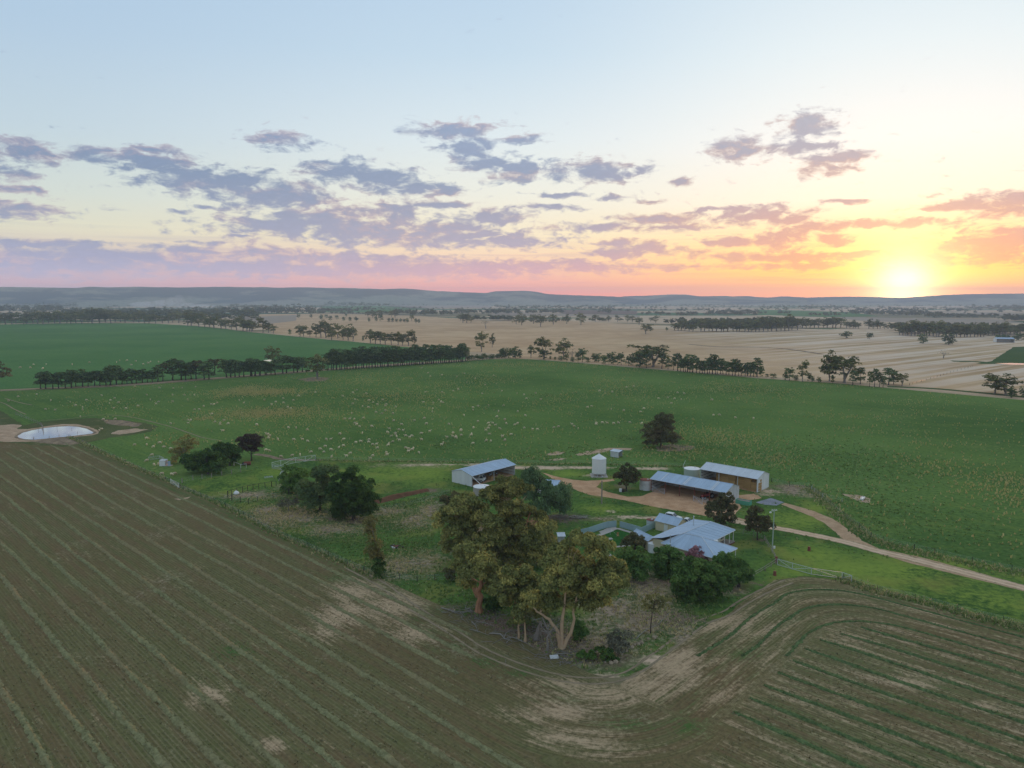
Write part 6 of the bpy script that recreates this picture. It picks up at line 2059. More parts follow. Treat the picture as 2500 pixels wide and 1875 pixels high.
# ---- gates, fences, posts
def tube_gate(label, p, q, h=1.2, mat='steel', brace='V'):
    rz, L = frame_of(p, q)
    t = thing('metal_gate', label, 'gate', (p[0], p[1], .07), rz)
    for x in (0, L): MB().tube([(x, 0, .0), (x, 0, h + .15)], .05, 6).build('post', M[mat], t)
    for i in range(5):
        z = .15 + (h - .15) * i / 4
        MB().tube([(0, 0, z), (L, 0, z)], .03, 5).build('rail', M[mat], t)
    if brace == 'V':
        MB().tube([(0, 0, h), (L * .5, 0, .15), (L, 0, h)], .035, 5).build('brace', M[mat], t)
    else:
        MB().tube([(0, 0, h), (L, 0, .15)], .035, 5).build('brace', M[mat], t)
    return t


tube_gate('galvanised tube gate across the left bay of the long shed', at('b', 215, 655), at('b', 405, 700), 1.6, brace='D')
tube_gate('galvanised tube gate across the bay before the red tractor', at('b', 862, 805), at('b', 1005, 862), 1.5, brace='D')
tube_gate('galvanised tube gate leaning right of the tractor bay gate', at('b', 1005, 820), at('b', 1095, 846), 1.3)
tube_gate('white tube gate in the fence between striped field and paddock', at('e', 418, 968), at('e', 570, 1045), 1.5, 'white', brace='D')

POST_ME = {}


def post_mesh(h, r, mat):
    k = (round(h, 2), round(r, 3), mat)
    if k not in POST_ME:
        mb = MB().tube([(0, 0, 0), (0, 0, h)], [r, r * .9], 5)
        me = bpy.data.meshes.new('post')
        me.from_pydata([tuple(v) for v in mb.v], [], mb.f)
        me.materials.append(M[mat])
        me.update()
        POST_ME[k] = me
    return POST_ME[k]


def fence(label, line_, gap=4.0, h=1.2, r=.055, mat='post_dark', wires=(.3, .6, .9, 1.1), wr=.008, wmat='steel', rails=0, name='wire_fence', seed=0, z=.04):
    L = smooth_line(line_, gap) if len(line_) > 2 else smooth_line(line_, gap)
    rr = random.Random(seed)
    b = L[0]
    t = thing(name, label, 'fence', (b.x, b.y, z))
    tops = []
    for i, p in enumerate(L):
        hh = h * rr.uniform(.92, 1.08)
        o = add('post', post_mesh(h, r * (1.6 if i % 8 == 0 else 1), mat), t, (p.x - b.x, p.y - b.y, 0), rr.uniform(0, 3))
        o.scale = (1, 1, hh / h)
        o.rotation_euler.x = rr.uniform(-.04, .04)
        tops.append(Vector((p.x - b.x, p.y - b.y, 0)))
    if wires:
        mb = MB()
        for w in wires:
            mb.tube([q + Vector((0, 0, w * h / 1.2)) for q in tops], wr, 3, cap=False)
        mb.build('wire', M[wmat], t)
    for k in range(rails):
        zz = h * (.92 - .42 * k)
        for i in range(len(tops) - 1):
            MB().tube([tops[i] + Vector((0, 0, zz)), tops[i + 1] + Vector((0, 0, zz))], .05, 5).build('rail', M[mat], t)
    return t


fence('dark post wire fence along the striped field from the dam to the white gate', G('L', (560, 388), (760, 478), (980, 580), (1180, 672), (1375, 752)), 4, seed=1)
fence('dark post wire fence along the striped field from the white gate to the poplar', [at('e', 590, 1050), at('M', 0, 752), at('M', 230, 872), at('M', 440, 990), at('M', 900, 1190), at('M', 1200, 1320), at('M', 1490, 1448)], 3.6, seed=2)
fence('sagging wire fence between the poplar and the red trunked gum', G('P', (165, 140), (310, 162), (415, 172), (520, 166), (640, 172)), 7, 1.4, .07, seed=3)
fence('long wire fence between the sheep paddock and the sheds', G('M', (890, 296), (1400, 306), (2060, 312)) + G('N', (1035, 328), (1290, 332), (1790, 332)) + G('O', (420, 345), (660, 352), (940, 362)), 7.5, 1.25, .06, seed=4)
fence('wire fence from the hay shed towards the pipe corner', G('O', (1745, 508), (1920, 552), (2120, 560)), 6, 1.3, .07, seed=5)
fence('wire fence curving between the right paddock and the gravel road', G('S', (448, 485), (505, 545), (600, 622), (715, 722), (845, 815), (940, 892), (1040, 925), (1300, 990), (1470, 1030), (1780, 1102), (2110, 1170), (2400, 1240)), 5.5, 1.3, .06, seed=6)
fence('wire fence along the hay field corner under the bright green grass', G('R', (1065, 425), (1280, 503), (1520, 556), (1790, 632), (2080, 702), (2212, 735), (2500, 810)), 4.6, 1.25, .05, seed=7)
fence('short wire fence running down to the dam water', G('A', (130, 1205), (305, 1275), (345, 1310), (350, 1345)), 3.5, 1.4, .09, 'post_grey', seed=8)
fence('short wire fence along the near bank of the dam', G('A', (275, 1412), (400, 1400), (480, 1388), (560, 1392)), 5, 1.4, .1, 'post_grey', seed=18)
fence('old grey wooden posts with wire in front of the wide dark tree', G('e', (625, 950), (820, 902), (985, 880), (1155, 856), (1340, 820), (1515, 792), (1680, 765)), 4.3, 1.5, .13, 'post_grey', seed=9)
fence('pale pipe rail fence near the red tank', G('e', (1560, 640), (1680, 690), (1780, 682)), 4, 1.5, .06, 'white', (), rails=1, name='pipe_fence', seed=10)
fence('thin wire fence crossing the weedy yard to the gum group', G('M', (1500, 800), (1745, 757), (1960, 700), (2212, 622)), 6, 1.3, .05, seed=11)
fence('upper row of dark stockyard posts', G('M', (25, 655), (170, 612), (330, 580), (500, 550)), 1.6, 1.8, .09, 'post_dark', (), rails=1, name='yard_fence', seed=12)
fence('lower row of dark stockyard posts', G('M', (65, 692), (150, 712), (230, 730), (320, 705), (470, 670), (620, 640)), 3, 1.7, .09, 'post_dark', (.5, 1.0), name='yard_fence', seed=13)
fence('pale timber rail fence from the light pole to the red corner post', G('O', (1672, 1082), (1710, 1150), (1750, 1210), (1785, 1288)), 2.4, 1.25, .07, 'post_grey', (), rails=2, name='timber_fence', seed=14)
fence('pale timber rail fence running down past the house garden trees', G('O', (1785, 1318), (1680, 1388), (1570, 1452), (1400, 1552)), 2.6, 1.25, .07, 'post_grey', (), rails=2, name='timber_fence', seed=15)
fence('light wire garden fence beside the tree near the light pole', G('O', (1370, 1018), (1465, 1025), (1568, 1045), (1650, 1058)), 3.6, 1.4, .05, 'post_grey', seed=16)
fence('curved white topped pipe posts at the end of the hay shed fence', G('S', (446, 500), (470, 520), (540, 560), (700, 600)), 4, 1.3, .05, 'steel', seed=17)
fence('wire fence across the striped stubble at the right', G('E', (1230, 965), (1400, 915), (1560, 865), (1740, 815)), 9, 1.4, .09, seed=19)


def mesh_fence(label, line_, h=1.5, gap=3.6, mat='steel'):
    P = [Vector((p.x, p.y, 0)) for p in line_]
    b = P[0]
    t = thing('steel_fence', label, 'fence', (b.x, b.y, .05))
    pts_ = []
    for i in range(len(P) - 1):
        n = max(1, round((P[i + 1] - P[i]).length / gap))
        pts_ += [P[i].lerp(P[i + 1], k / n) - b for k in range(n)]
    pts_.append(P[-1] - b)
    for i, p in enumerate(pts_):
        MB().tube([p, p + Vector((0, 0, h))], .06, 6).build('post', M[mat], t)
        if i + 1 < len(pts_):
            q = pts_[i + 1]
            for z in (.08, h - .03):
                MB().tube([p + Vector((0, 0, z)), q + Vector((0, 0, z))], .045, 5).build('rail', M[mat], t)
            a, c = (.08, h - .03) if i % 2 else (h - .03, .08)
            MB().tube([p + Vector((0, 0, a)), q + Vector((0, 0, c))], .04, 5).build('brace', M[mat], t)
            mb = MB()
            n = int((q - p).length / .3)
            for k in range(1, n):
                r_ = p.lerp(q, k / n)
                mb.tube([r_ + Vector((0, 0, .08)), r_ + Vector((0, 0, h))], .006, 3, cap=False)
            for k in range(1, 6):
                mb.tube([p + Vector((0, 0, h * k / 6)), q + Vector((0, 0, h * k / 6))], .006, 3, cap=False)
            mb.build('mesh_panel', M[mat], t)


mesh_fence('white steel mesh fence with zigzag braces by the sheep paddock corner', G('M', (460, 372), (545, 352), (690, 322), (885, 296)), 1.9, 4.2, 'white')
mesh_fence('short white steel mesh panel running down beside the leafy tree', G('M', (462, 376), (575, 395), (525, 500)), 1.3, 4)
mesh_fence('galvanised mesh fence with zigzag braces at the top of the hay field corner', G('R', (645, 338), (740, 365), (860, 398), (1055, 425), (1115, 445)), 1.4, 4.2)
mesh_fence('little mesh pen beside the metal pump shed', G('e', (20, 545), (215, 522), (300, 560)), 1.2, 3)


def panel_fence(label, line_, h=1.6):
    b = line_[0]
    t = thing('panel_fence', label, 'fence', (b.x, b.y, .05))
    for i in range(len(line_) - 1):
        p, q = line_[i] - b, line_[i + 1] - b
        n = max(1, round((q - p).length / 2.4))
        for k in range(n):
            a, c = p.lerp(q, k / n), p.lerp(q, (k + 1) / n)
            rz = math.atan2(c.y - a.y, c.x - a.x)
            MB().box((a + c) / 2 + Vector((0, 0, h / 2)), ((c - a).length - .08, .05, h - .06), rz).build('panel', M['teal'], t)
            MB().box((a + c) / 2 + Vector((0, 0, h)), ((c - a).length, .08, .06), rz).build('rail', M['teal'], t)
            MB().box(a + Vector((0, 0, h / 2)), (.07, .09, h + .02), rz).build('post', M['teal'], t)
        MB().box(q + Vector((0, 0, h / 2)), (.07, .09, h + .02)).build('post', M['teal'], t)


panel_fence('teal steel panel fence behind the lawn, left of the gap', [at('d', 630, 925), at('d', 980, 842), at('d', 1330, 722), at('d', 1445, 690), at('d', 1655, 668)])
panel_fence('teal steel panel fence right of the gap, turning towards the outbuilding', [at('d', 1742, 682), at('d', 2080, 775), at('c', 430, 478), at('c', 660, 378)])
t_ = thing('paling_fence', 'dark paling fence from the small grey shed to the teal fence', 'fence', at('d', 440, 1060))
_a, _b = at('d', 440, 1060) - t_.location, at('d', 625, 935) - t_.location
for k in range(14):
    MB().box(_a.lerp(_b, (k + .5) / 14) + Vector((0, 0, .65)), (.24, .04, 1.3 + .06 * (k % 3)), math.atan2(_b.y - _a.y, _b.x - _a.x)).build('paling', M['post_dark'], t_)

# lawn and paving behind the house
sheet('back_lawn', G('d', (1310, 870), (1500, 800), (1670, 742), (1850, 790), (2010, 838), (1950, 1000), (1880, 1140), (1560, 1140), (1380, 1000)), .09, material('mown_lawn', grass_fn((.022, .085, .018), (.040, .125, .028), (.1, .12, .04), .1, (.05, .12, .02), 1.5), 1, 0), .6, .15, 51)
ribbon('garden_path', G('d', (1180, 900), (1320, 850), (1500, 780), (1665, 715), (1850, 760), (2040, 815)), 1.1, .1, M['concrete'], .6, .06)
ribbon('garden_path', G('d', (1600, 1172), (1840, 1145), (2000, 1135)), .9, .1, M['concrete'], .6, .05)
sheet('garden_paving', G('d', (1220, 790), (1440, 700), (1640, 672), (1670, 700), (1480, 770), (1300, 850)), .085, M['concrete'], .6, .15, 52)
slb = thing('concrete_slab', 'small pale concrete slab set in the back lawn', 'slab', at('d', 1505, 962, .1), .3)
MB().box((0, 0, .06), (1.1, 1.1, .1)).build('slab', M['concrete'], slb)
slb2 = thing('concrete_slab', 'pale slab showing beside the gum below the lawn', 'slab', at('d', 1420, 1370, .1), .3)
MB().box((0, 0, .06), (2.2, 1.2, .1)).build('slab', M['concrete'], slb2)
cl = thing('clothes_line', 'thin clothes line post standing in the back lawn', 'clothes line', at('d', 1503, 870))
MB().tube([(0, 0, 0), (0, 0, 1.9)], .035, 6).build('post', M['steel'], cl)
MB().tube([(0, 0, 1.7), tuple(at('d', 1690, 885, 1.0) - at('d', 1503, 870))], .012, 4).build('line', M['white'], cl)
MB().tube([(-.5, 0, 1.85), (.5, 0, 1.85)], .025, 5).build('arm', M['steel'], cl)
ch = thing('garden_chair', 'orange brown timber seat standing on the back lawn', 'chair', at('d', 1695, 912))
MB().box((0, 0, .4), (.5, .5, .06)).build('seat', M['bale'], ch)
MB().box((0, .24, .75), (.5, .06, .7)).build('backrest', M['bale'], ch)
for x in (-.2, .2):
    for y in (-.2, .2): MB().box((x, y, .19), (.06, .06, .38)).build('leg', M['bale'], ch)


# ---- poles
def light_pole():
    b = at('O', 1750, 1190)
    top = at_d('O', 1772, 778, b.y - .4) - b
    t = thing('light_pole', 'tall pale green light pole with lamp and meter box beside the house lawn', 'light pole', b)
    MB().tube([(0, 0, 0), tuple(top * .5), tuple(top)], [.15, .13, .10], 8).build('pole', M['green_tank'], t)
    MB().box((top.x, top.y, top.z - .2), (1.3, .1, .12)).build('crossarm', M['white'], t)
    a = MB().tube([(top.x, top.y, top.z - .5), (top.x - .9, top.y - .2, top.z - .5)], .035, 5).build('lamp_arm', M['steel'], t)
    MB().lathe((top.x - .95, top.y - .2, top.z - .62), [(.24, -.12), (.2, .08), (.05, .14)], 10).build('lamp_shade', M['white'], a)
    for x in (-.5, .5):
        MB().lathe((top.x + x, top.y, top.z - .14), [(.05, 0), (.07, .08), (.03, .18)], 6).build('insulator', M['white'], t)
    MB().box((.42, -.1, 1.0), (.4, .25, .6)).build('meter_box', M['white'], t)


light_pole()
pb = at('O', 75, 725)
pp = thing('timber_pole', 'plain grey timber pole in the grass beside the dirt drive', 'pole', pb)
MB().tube([(0, 0, 0), (.05, 0, 4), tuple(at_d('O', 79, 495, pb.y) - pb)], [.2, .18, .15], 8).build('pole', M['post_grey'], pp)
MB().lathe((.05, 0, 8.0), [(.2, -.3), (.2, 0), (.05, .1)], 8).build('cap', M['steel'], pp)
# bent white pole by the green tank
wp = thing('bent_pipe', 'thin bent white pipe behind the pale green tank', 'pipe', at('b', 700, 275))
MB().tube([(0, 0, 0), (.2, 0, 1.2), (.8, .1, 2.6)], .06, 6).build('pipe', M['white'], wp)
st_ = thing('corner_post', 'dark red corner post where the two timber fences meet', 'post', at('O', 1790, 1300))
MB().lathe((0, 0, 0), [(.32, 0), (.3, .7), (.28, 1.3), (.05, 1.36)], 10).build('post', M['rust'], st_)
MB().lathe((0, 0, .6), [(.34, 0), (.34, .08)], 10).build('band', M['black'], st_)
for f, x, y, lab in (('O', 2112, 1185, 'short rusty stump standing in the grass right of the light pole'), ('O', 1775, 1428, 'short rusty stump below the timber fence corner')):
    s_ = thing('tree_stump', lab, 'stump', at(f, x, y))
    MB().lathe((0, 0, 0), [(.42, 0), (.33, .3), (.3, .95), (.24, 1.0)], 9).build('trunk', M['rust'], s_)
    MB().lathe((0, 0, .98), [(.25, 0), (.02, .03)], 9).build('cut_top', M['bark_red'], s_)
gs = thing('green_bin', 'low green sheet iron bin holding scrap at the end of the long shed', 'bin', at('b', 1660, 850), rz3)
for i in range(5):
    MB().box((-1.6 + .8 * i, -.9, .6), (.78, .05, 1.2)).build('side_panel', M['green_sheet'], gs)
MB().box((2.0, 0, .6), (.05, 1.8, 1.2)).build('end_panel', M['green_sheet'], gs)
MB().box((-2.0, 0, .6), (.05, 1.8, 1.2)).build('end_panel', M['green_sheet'], gs)
MB().box((0, .9, .6), (4, .05, 1.2)).build('side_panel', M['green_sheet'], gs)
MB().box((0, 0, .8), (3.8, 1.7, .5)).build('scrap', M['post_grey'], gs)
tg = thing('water_trough', 'white concrete trough on the bare patch in the right paddock', 'trough', at('S', 870, 575), .9)
for y in (-.35, .35): MB().box((0, y, .3), (3.0, .1, .55)).build('side', M['white'], tg)
for x in (-1.5, 1.5): MB().box((x, 0, .3), (.1, .8, .55)).build('end', M['white'], tg)
MB().box((0, 0, .42), (2.9, .6, .03)).build('water', M['water'], tg)
ps = thing('pump_shed', 'small pale blue metal pump shed with open door by the yellow willow', 'shed', at('e', 285, 650), .0)
for i in range(3): MB().box((-1.0 + .66 * i, 0, .95), (.64, .06, 1.9)).build('wall_sheet', M['wall_white'], ps)
MB().box((-1.32, 1.0, .95), (.06, 2.0, 1.9)).build('wall_sheet', M['wall_white'], ps)
MB().box((.66, 1.0, .95), (.06, 2.0, 1.9)).build('wall_sheet', M['wall_old'], ps)
MB().box((-.33, 2.0, .95), (2.0, .06, 1.9)).build('wall_sheet', M['wall_old'], ps)
MB().slab([(-1.45, -.1, 1.92), (.8, -.1, 1.92), (.8, 2.1, 2.1), (-1.45, 2.1, 2.1)], .05).build('roof', M['wall_old'], ps)
MB().box((1.9, .3, .9), (.9, .06, 1.7), .5).build('door', M['roof_blue'], ps)
MB().box((1.1, .8, .06), (3.2, 1.8, .12)).build('slab', M['concrete'], ps)
rt = thing('red_tank', 'small rust red tank with black end near the russet tree', 'tank', at('e', 1790, 632), .25)
MB().tube([(-.9, 0, .7), (1.3, 0, .7)], .62, 12).build('drum', M['rust'], rt)
MB().tube([(-1.5, 0, .6), (-.92, 0, .6)], .5, 12).build('end_cap', M['black'], rt)
for x in (-.6, .9): MB().box((x, 0, .1), (.2, 1.1, .2)).build('cradle', M['post_dark'], rt)
wb = thing('white_bag', 'white bulging bulk bag by the stockyard posts', 'bag', at('e', 1600, 1150))
MB().lathe((0, 0, 0), [(.75, 0), (.85, .3), (.6, .7), (.2, .95), (.02, .97)], 12).build('bag', M['white'], wb)
MB().lathe((0, 0, .93), [(.12, 0), (.16, .12), (.02, .2)], 8).build('neck', M['white'], wb)
wf = thing('metal_cage', 'pale metal cage frame lying in the green paddock', 'cage', at('M', 425, 470), .5)
for y in (-.7, 0, .7): MB().box((0, y, .35), (2.4, .06, .06)).build('bar', M['steel'], wf)
for x in (-1.2, -.4, .4, 1.2): MB().box((x, 0, .42), (.06, 1.5, .06)).build('bar', M['steel'], wf)
for x in (-1.2, 1.2):
    for y in (-.7, .7): MB().box((x, y, .17), (.06, .06, .34)).build('leg', M['steel'], wf)
gb = thing('grey_board', 'small grey metal sheet lying in the leaf litter near the pale trunks', 'sheet', at('P', 1236, 632), .2)
MB().slab([(-.7, -.35, .12), (.7, -.35, .12), (.7, .35, .42), (-.7, .35, .42)], .04).build('sheet', M['wall_old'], gb)
MB().box((0, .3, .17), (1.2, .08, .34)).build('prop', M['post_grey'], gb)
for (x, y, lab) in ((262, 598, 'white drum under the round dark tree'), (288, 600, 'dark drum under the round dark tree')):
    d_ = thing('drum', lab, 'drum', at('O', x, y + 8))
    m_ = 'white' if 'white' in lab else 'post_dark'
    MB().lathe((0, 0, 0), [(.45, 0), (.45, .45), (.48, .47), (.45, .5), (.45, .95)], 12).build('drum', M[m_], d_)
    MB().lathe((0, 0, .95), [(.45, 0), (.02, .02)], 12).build('lid', M[m_], d_)
jp = thing('scrap_heap', 'small heap of dark scrap and red tin in the weeds near the poplar', 'heap', at('M', 1710, 1150))
rj = random.Random(8)
for k in range(14):
    MB().box((rj.uniform(-2.2, 2.2), rj.uniform(-1, 1), rj.uniform(.1, .4)), (rj.uniform(.3, 1.1), rj.uniform(.2, .6), rj.uniform(.06, .3)), rj.uniform(0, 3)).build('scrap_piece', M[rj.choice(['post_dark', 'rust', 'wall_old', 'post_dark'])], jp)
wh_ = thing('wood_heap', 'heap of grey cut branches below the pepper tree', 'heap', at('d', 760, 450))
for k in range(26):
    a = rj.uniform(0, PI)
    x, y, l = rj.uniform(-2, 2), rj.uniform(-.9, .9), rj.uniform(.5, 1.3)
    MB().tube([(x - l * math.cos(a), y - l * math.sin(a), rj.uniform(.1, .6)), (x + l * math.cos(a), y + l * math.sin(a), rj.uniform(.1, .6))], rj.uniform(.05, .11), 5).build('log', M['dead'], wh_)

# old cut bank beside the near black tree
eb = smooth_line(G('M', (1490, 722), (1600, 690), (1800, 640), (1990, 598)), 1.0)
mb = MB()
for i, p in enumerate(eb):
    t2 = (eb[min(i + 1, len(eb) - 1)] - eb[max(i - 1, 0)]).normalized()
    n2 = Vector((-t2.y, t2.x, 0))
    hh = 1.25 * math.sin(min(1, (i + .4) / 6) * PI / 2) * (1 - .6 * i / len(eb)) + rj.uniform(-.08, .08)
    for w, z in ((-.9, 0), (-.1, hh), (.9, hh), (3.0, 0)):
        q = p + n2 * (w + rj.uniform(-.12, .12))
        mb.v.append(Vector((q.x, q.y, .05 + z)))
for i in range(len(eb) - 1):
    for j in range(3): mb.f.append((i * 4 + j + 1, i * 4 + j, i * 4 + 4 + j, i * 4 + 5 + j))
tag(mb.build('earth_bank', plain('red_earth', (.17, .085, .05), 1, 0, .45, .8)), kind='structure')


# ---- stones, fallen branches and litter
def rock_mesh(seed):
    r = np.random.default_rng(seed)
    mb = MB().lathe((0, 0, 0), [(.28, -.08), (.42, .08), (.34, .28), (.12, .4), (.01, .42)], 8)
    for v in mb.v:
        k = 1 + .18 * r.standard_normal()
        v.x *= k; v.y *= k * .8; v.z *= 1 + .12 * r.standard_normal()
    me = bpy.data.meshes.new('rock')
    me.from_pydata([tuple(v) for v in mb.v], [], mb.f)
    me.materials.append(M['stone'])
    me.update()
    return me


ROCKS = [rock_mesh(i) for i in range(5)]
rl = smooth_line(G('P', (1545, 662), (1605, 655), (1650, 605), (1700, 570), (1760, 540), (1845, 505)), .72)
for i, p in enumerate(rl):
    s = rj.uniform(.5, 1.15)
    o = add('stone', ROCKS[i % 5], None, (p.x + rj.uniform(-.15, .15), p.y + rj.uniform(-.2, .2), .06), rj.uniform(0, 6), (s, s, s))
    tag(o, 'pale stone in the row edging the track bend', 'stone', 'stones edging the track bend')

for i, (f, pth, r0, lab) in enumerate([
    ('g', [(145, 908), (230, 942), (300, 962), (420, 947)], .13, 'long bleached branch lying left of the red trunked gum'),
    ('g', [(370, 912), (410, 930), (440, 947)], .12, 'short bleached branch at the foot of the red trunked gum'),
    ('g', [(150, 950), (225, 962)], .09, 'short bleached stick below the long branch at the left'),
    ('g', [(430, 1040), (468, 1090), (488, 1136)], .10, 'curved bleached branch above the big fallen limb'),
    ('g', [(410, 1110), (495, 1142), (590, 1168)], .08, 'thin branch running towards the big fallen limb'),
    ('g', [(470, 1042), (560, 1060), (640, 1082)], .09, 'thin branch lying in the litter under the middle gum'),
    ('g', [(600, 1150), (700, 1165), (740, 1205), (800, 1190), (935, 1242)], .17, 'big crooked white fallen limb in front of the two thin trunks'),
    ('g', [(735, 1200), (755, 1155), (805, 1122)], .12, 'upright fork of the white fallen limb'),
    ('g', [(620, 1140), (720, 1137)], .08, 'short stick left of the white fallen limb'),
    ('g', [(758, 1238), (800, 1202)], .12, 'stub of wood below the white fallen limb'),
    ('g', [(1195, 1347), (1310, 1352), (1428, 1357)], .13, 'straight white pole lying below the pale trunked gum'),
    ('P', [(1728, 516), (1780, 478), (1850, 437)], .12, 'long pale pole lying left of the young thin tree'),
    ('P', [(1862, 432), (1930, 366)], .10, 'pale pole lying right of the young thin tree'),
    ('P', [(560, 332), (640, 360), (750, 358)], .14, 'thick pale log lying left of the red stump base')]):
    p0 = at(f, *pth[0])
    t = thing('fallen_branch', lab, 'branch', p0)
    P_ = [at(f, *q) - p0 + Vector((0, 0, .12 + .25 * math.sin(k * 1.7) ** 2)) for k, q in enumerate(pth)]
    rr_ = np.random.default_rng(i)
    mb = MB()
    Lp_ = smooth_line(P_, .6)
    zz = np.interp(np.arange(len(Lp_)), np.linspace(0, len(Lp_) - 1, len(P_)), [q.z for q in P_])
    Lp_ = [Vector((q.x, q.y, z)) for q, z in zip(Lp_, zz)]
    mb.tube(Lp_, [.75 * r0 * (1 - .6 * k / max(1, len(Lp_) - 1)) for k in range(len(Lp_))], 6)
    mb.build('stem', M['dead'], t)
    if 'pole' not in lab:
        m2 = MB()
        for k in range(4):
            q = Lp_[rr_.integers(0, len(Lp_))]
            limb(m2, rr_, q, q + Vector((rr_.normal() * .9, rr_.normal() * .9, rr_.uniform(.1, .7))), r0 * .4, .01, 4, 3)
        m2.build('twigs', M['dead'], t)

lit = MB()
rn = np.random.default_rng(12)
for k in range(520):
    f, x, y, rx, ry = [('P', 1080, 500, 260, 110), ('P', 760, 370, 180, 60), ('P', 1300, 620, 220, 70), ('P', 1180, 440, 120, 60), ('N', 1500, 860, 120, 30)][rn.integers(0, 5)]
    p = at(f, x + rn.normal() * rx * .5, y + rn.normal() * ry * .5)
    a, l = rn.uniform(0, PI), rn.uniform(.25, 1.1)
    dx, dy = math.cos(a) * l, math.sin(a) * l
    lit.tube([(p.x - dx, p.y - dy, .06 + rn.uniform(0, .08)), (p.x + dx, p.y + dy, .06 + rn.uniform(0, .3))], rn.uniform(.015, .045), 3, cap=False)
tag(lit.build('twig_litter', M['bark_grey']), 'scattered twigs and bark under the gum trees', 'litter', kind='stuff')
# sticks standing in the dam
for i, (x, y) in enumerate(((310, 1335), (350, 1325), (462, 1320), (580, 1325), (628, 1360))):
    p = at('A', x, y)
    s_ = tag(MB().tube([(p.x, p.y, 0), (p.x + .1, p.y, .9 + .3 * (i % 3))], .05, 5).build('stake', M['post_dark']), 'dark stake standing in the dam water', 'stake', 'stakes in the dam')


# ---- sheep
def sheep_mesh(seed, graze):
    r = np.random.default_rng(seed)
    mb = MB()
    # body rings from rump to chest, then neck and head
    head = [(.62, .62 if graze else .98, .13), (.80, .38 if graze else 1.1, .11), (.92, .18 if graze else 1.12, .09), (1.02, .08 if graze else 1.06, .04)]
    rings = [(-.56, .66, .06), (-.50, .70, .22), (-.30, .70, .29), (0, .68, .31), (.28, .69, .29), (.46, .70, .22)] + head
    n = 8
    vs, fs = [], []
    for x, z, rad in rings:
        for k in range(n):
            th = 2 * PI * k / n
            j = 1 + .05 * r.standard_normal()
            vs.append((x, rad * .92 * math.cos(th) * j, z + rad * math.sin(th) * j))
    for i in range(len(rings) - 1):
        for k in range(n): fs.append((i * n + k, i * n + (k + 1) % n, (i + 1) * n + (k + 1) % n, (i + 1) * n + k))
    fs += [tuple(reversed(range(n))), tuple((len(rings) - 1) * n + k for k in range(n))]
    mb.addv(vs, fs)
    for x, y, b in ((-.40, -.15, -.06), (-.36, .15, -.04), (.34, -.14, .03), (.38, .14, .02)):
        mb.tube([(x, y, .55), (x + b, y, .28), (x, y, 0)], [.09, .055, .04], 5)
    hx, hz = head[1][0], head[1][1]
    for s in (-1, 1): mb.tube([(hx - .02, s * .08, hz + .06), (hx - .05, s * .22, hz + .03)], [.035, .015], 4)
    mb.tube([(-.55, 0, .72), (-.63, 0, .5)], [.05, .02], 4)
    me = bpy.data.meshes.new('sheep')
    me.from_pydata([tuple(v) for v in mb.v], [], mb.f)
    me.materials.append(M['wool'])
    me.polygons.foreach_set('use_smooth', [True] * len(me.polygons))
    me.update()
    return me


SHEEP = [sheep_mesh(1, True), sheep_mesh(2, True), sheep_mesh(3, True), sheep_mesh(4, False)]
SB = [(90,1285),(345,1305),(408,1308),(498,1325),(180,1362),(195,1375),(186,1390),(260,1402),(388,1405),(460,1402),(500,1417),(652,1403),(690,1402),(795,1403),(763,1360),(945,1350),(883,1270),(900,1280),(922,1297),(1020,1297),(1165,1318),(1148,1345),(1240,1323),(1275,1330),(1213,1352),(1212,1364),(1180,1377),(1222,1378),(1295,1375),(1345,1375),(1328,1388),(1245,1410),(1192,1422),(1160,1438),(1155,1450),(1060,1442),(1028,1445),(1068,1472),(995,1425),(1000,1405),(930,1420),(893,1428),(790,1455),(755,1470),(690,1487),(645,1460),(602,1483),(632,1507),(530,1507),(440,1527),(378,1535),(285,1545),(190,1495),(162,1492),(695,1548),(817,1540),(848,1517),(1010,1558),(1030,1536),(1140,1510),(1145,1530),(1295,1473),(1318,1482),(1357,1475),(1348,1488),(1318,1502),(1402,1510),(1425,1405),(1423,1355),(1490,1338),(1600,1430),(1587,1448),(1630,1385),(1680,1350),(1677,1378),(1704,1378),(1700,1390),(1745,1370),(1745,1322),(1740,1332),(1830,1355),(1828,1366),(1842,1436),(1950,1413),(1985,1418),(2080,1380),(2103,1408),(2148,1363),(1972,1360),(1945,1328),(1965,1312),(1975,1290),(2000,1272),(1968,1272),(2022,1287),(2110,1273),(2058,1317),(2100,1240),(2036,1217),(2048,1172),(1968,1128),(1883,1131),(1840,1142),(1842,1163),(2090,1127),(1768,1206),(1645,1278),(1880,1257),(1845,1308),(1465,1275),(1447,1232),(1368,1250),(1262,1282),(1200,1250),(953,1230),(880,1237),(842,1238),(805,1236),(858,1190),(1055,1183),(1105,1192),(1130,1168),(1193,1192),(1215,1137),(1130,1130),(1140,1115),(1065,1118),(993,1142),(947,1133),(868,1112),(884,1077),(1000,1085),(1033,1102),(1110,1080),(785,1050),(868,1022),(976,1030),(900,1000),(385,1085),(303,1068),(305,1105),(243,1098),(150,1080),(340,1140),(367,1148),(210,1120),(428,1048),(565,1020),(1455,1018),(1590,1018),(1682,1007),(1720,993),(1565,1080),(1583,1095),(1598,1103),(1520,1104),(1440,1100),(1515,1152),(1512,1178),(1915,1030),(2075,1007),(2030,948),(1940,958),(1860,907),(1710,890),(1772,866),(1590,877),(1477,862),(1497,888),(1425,820),(2008,882),(1790,940)]
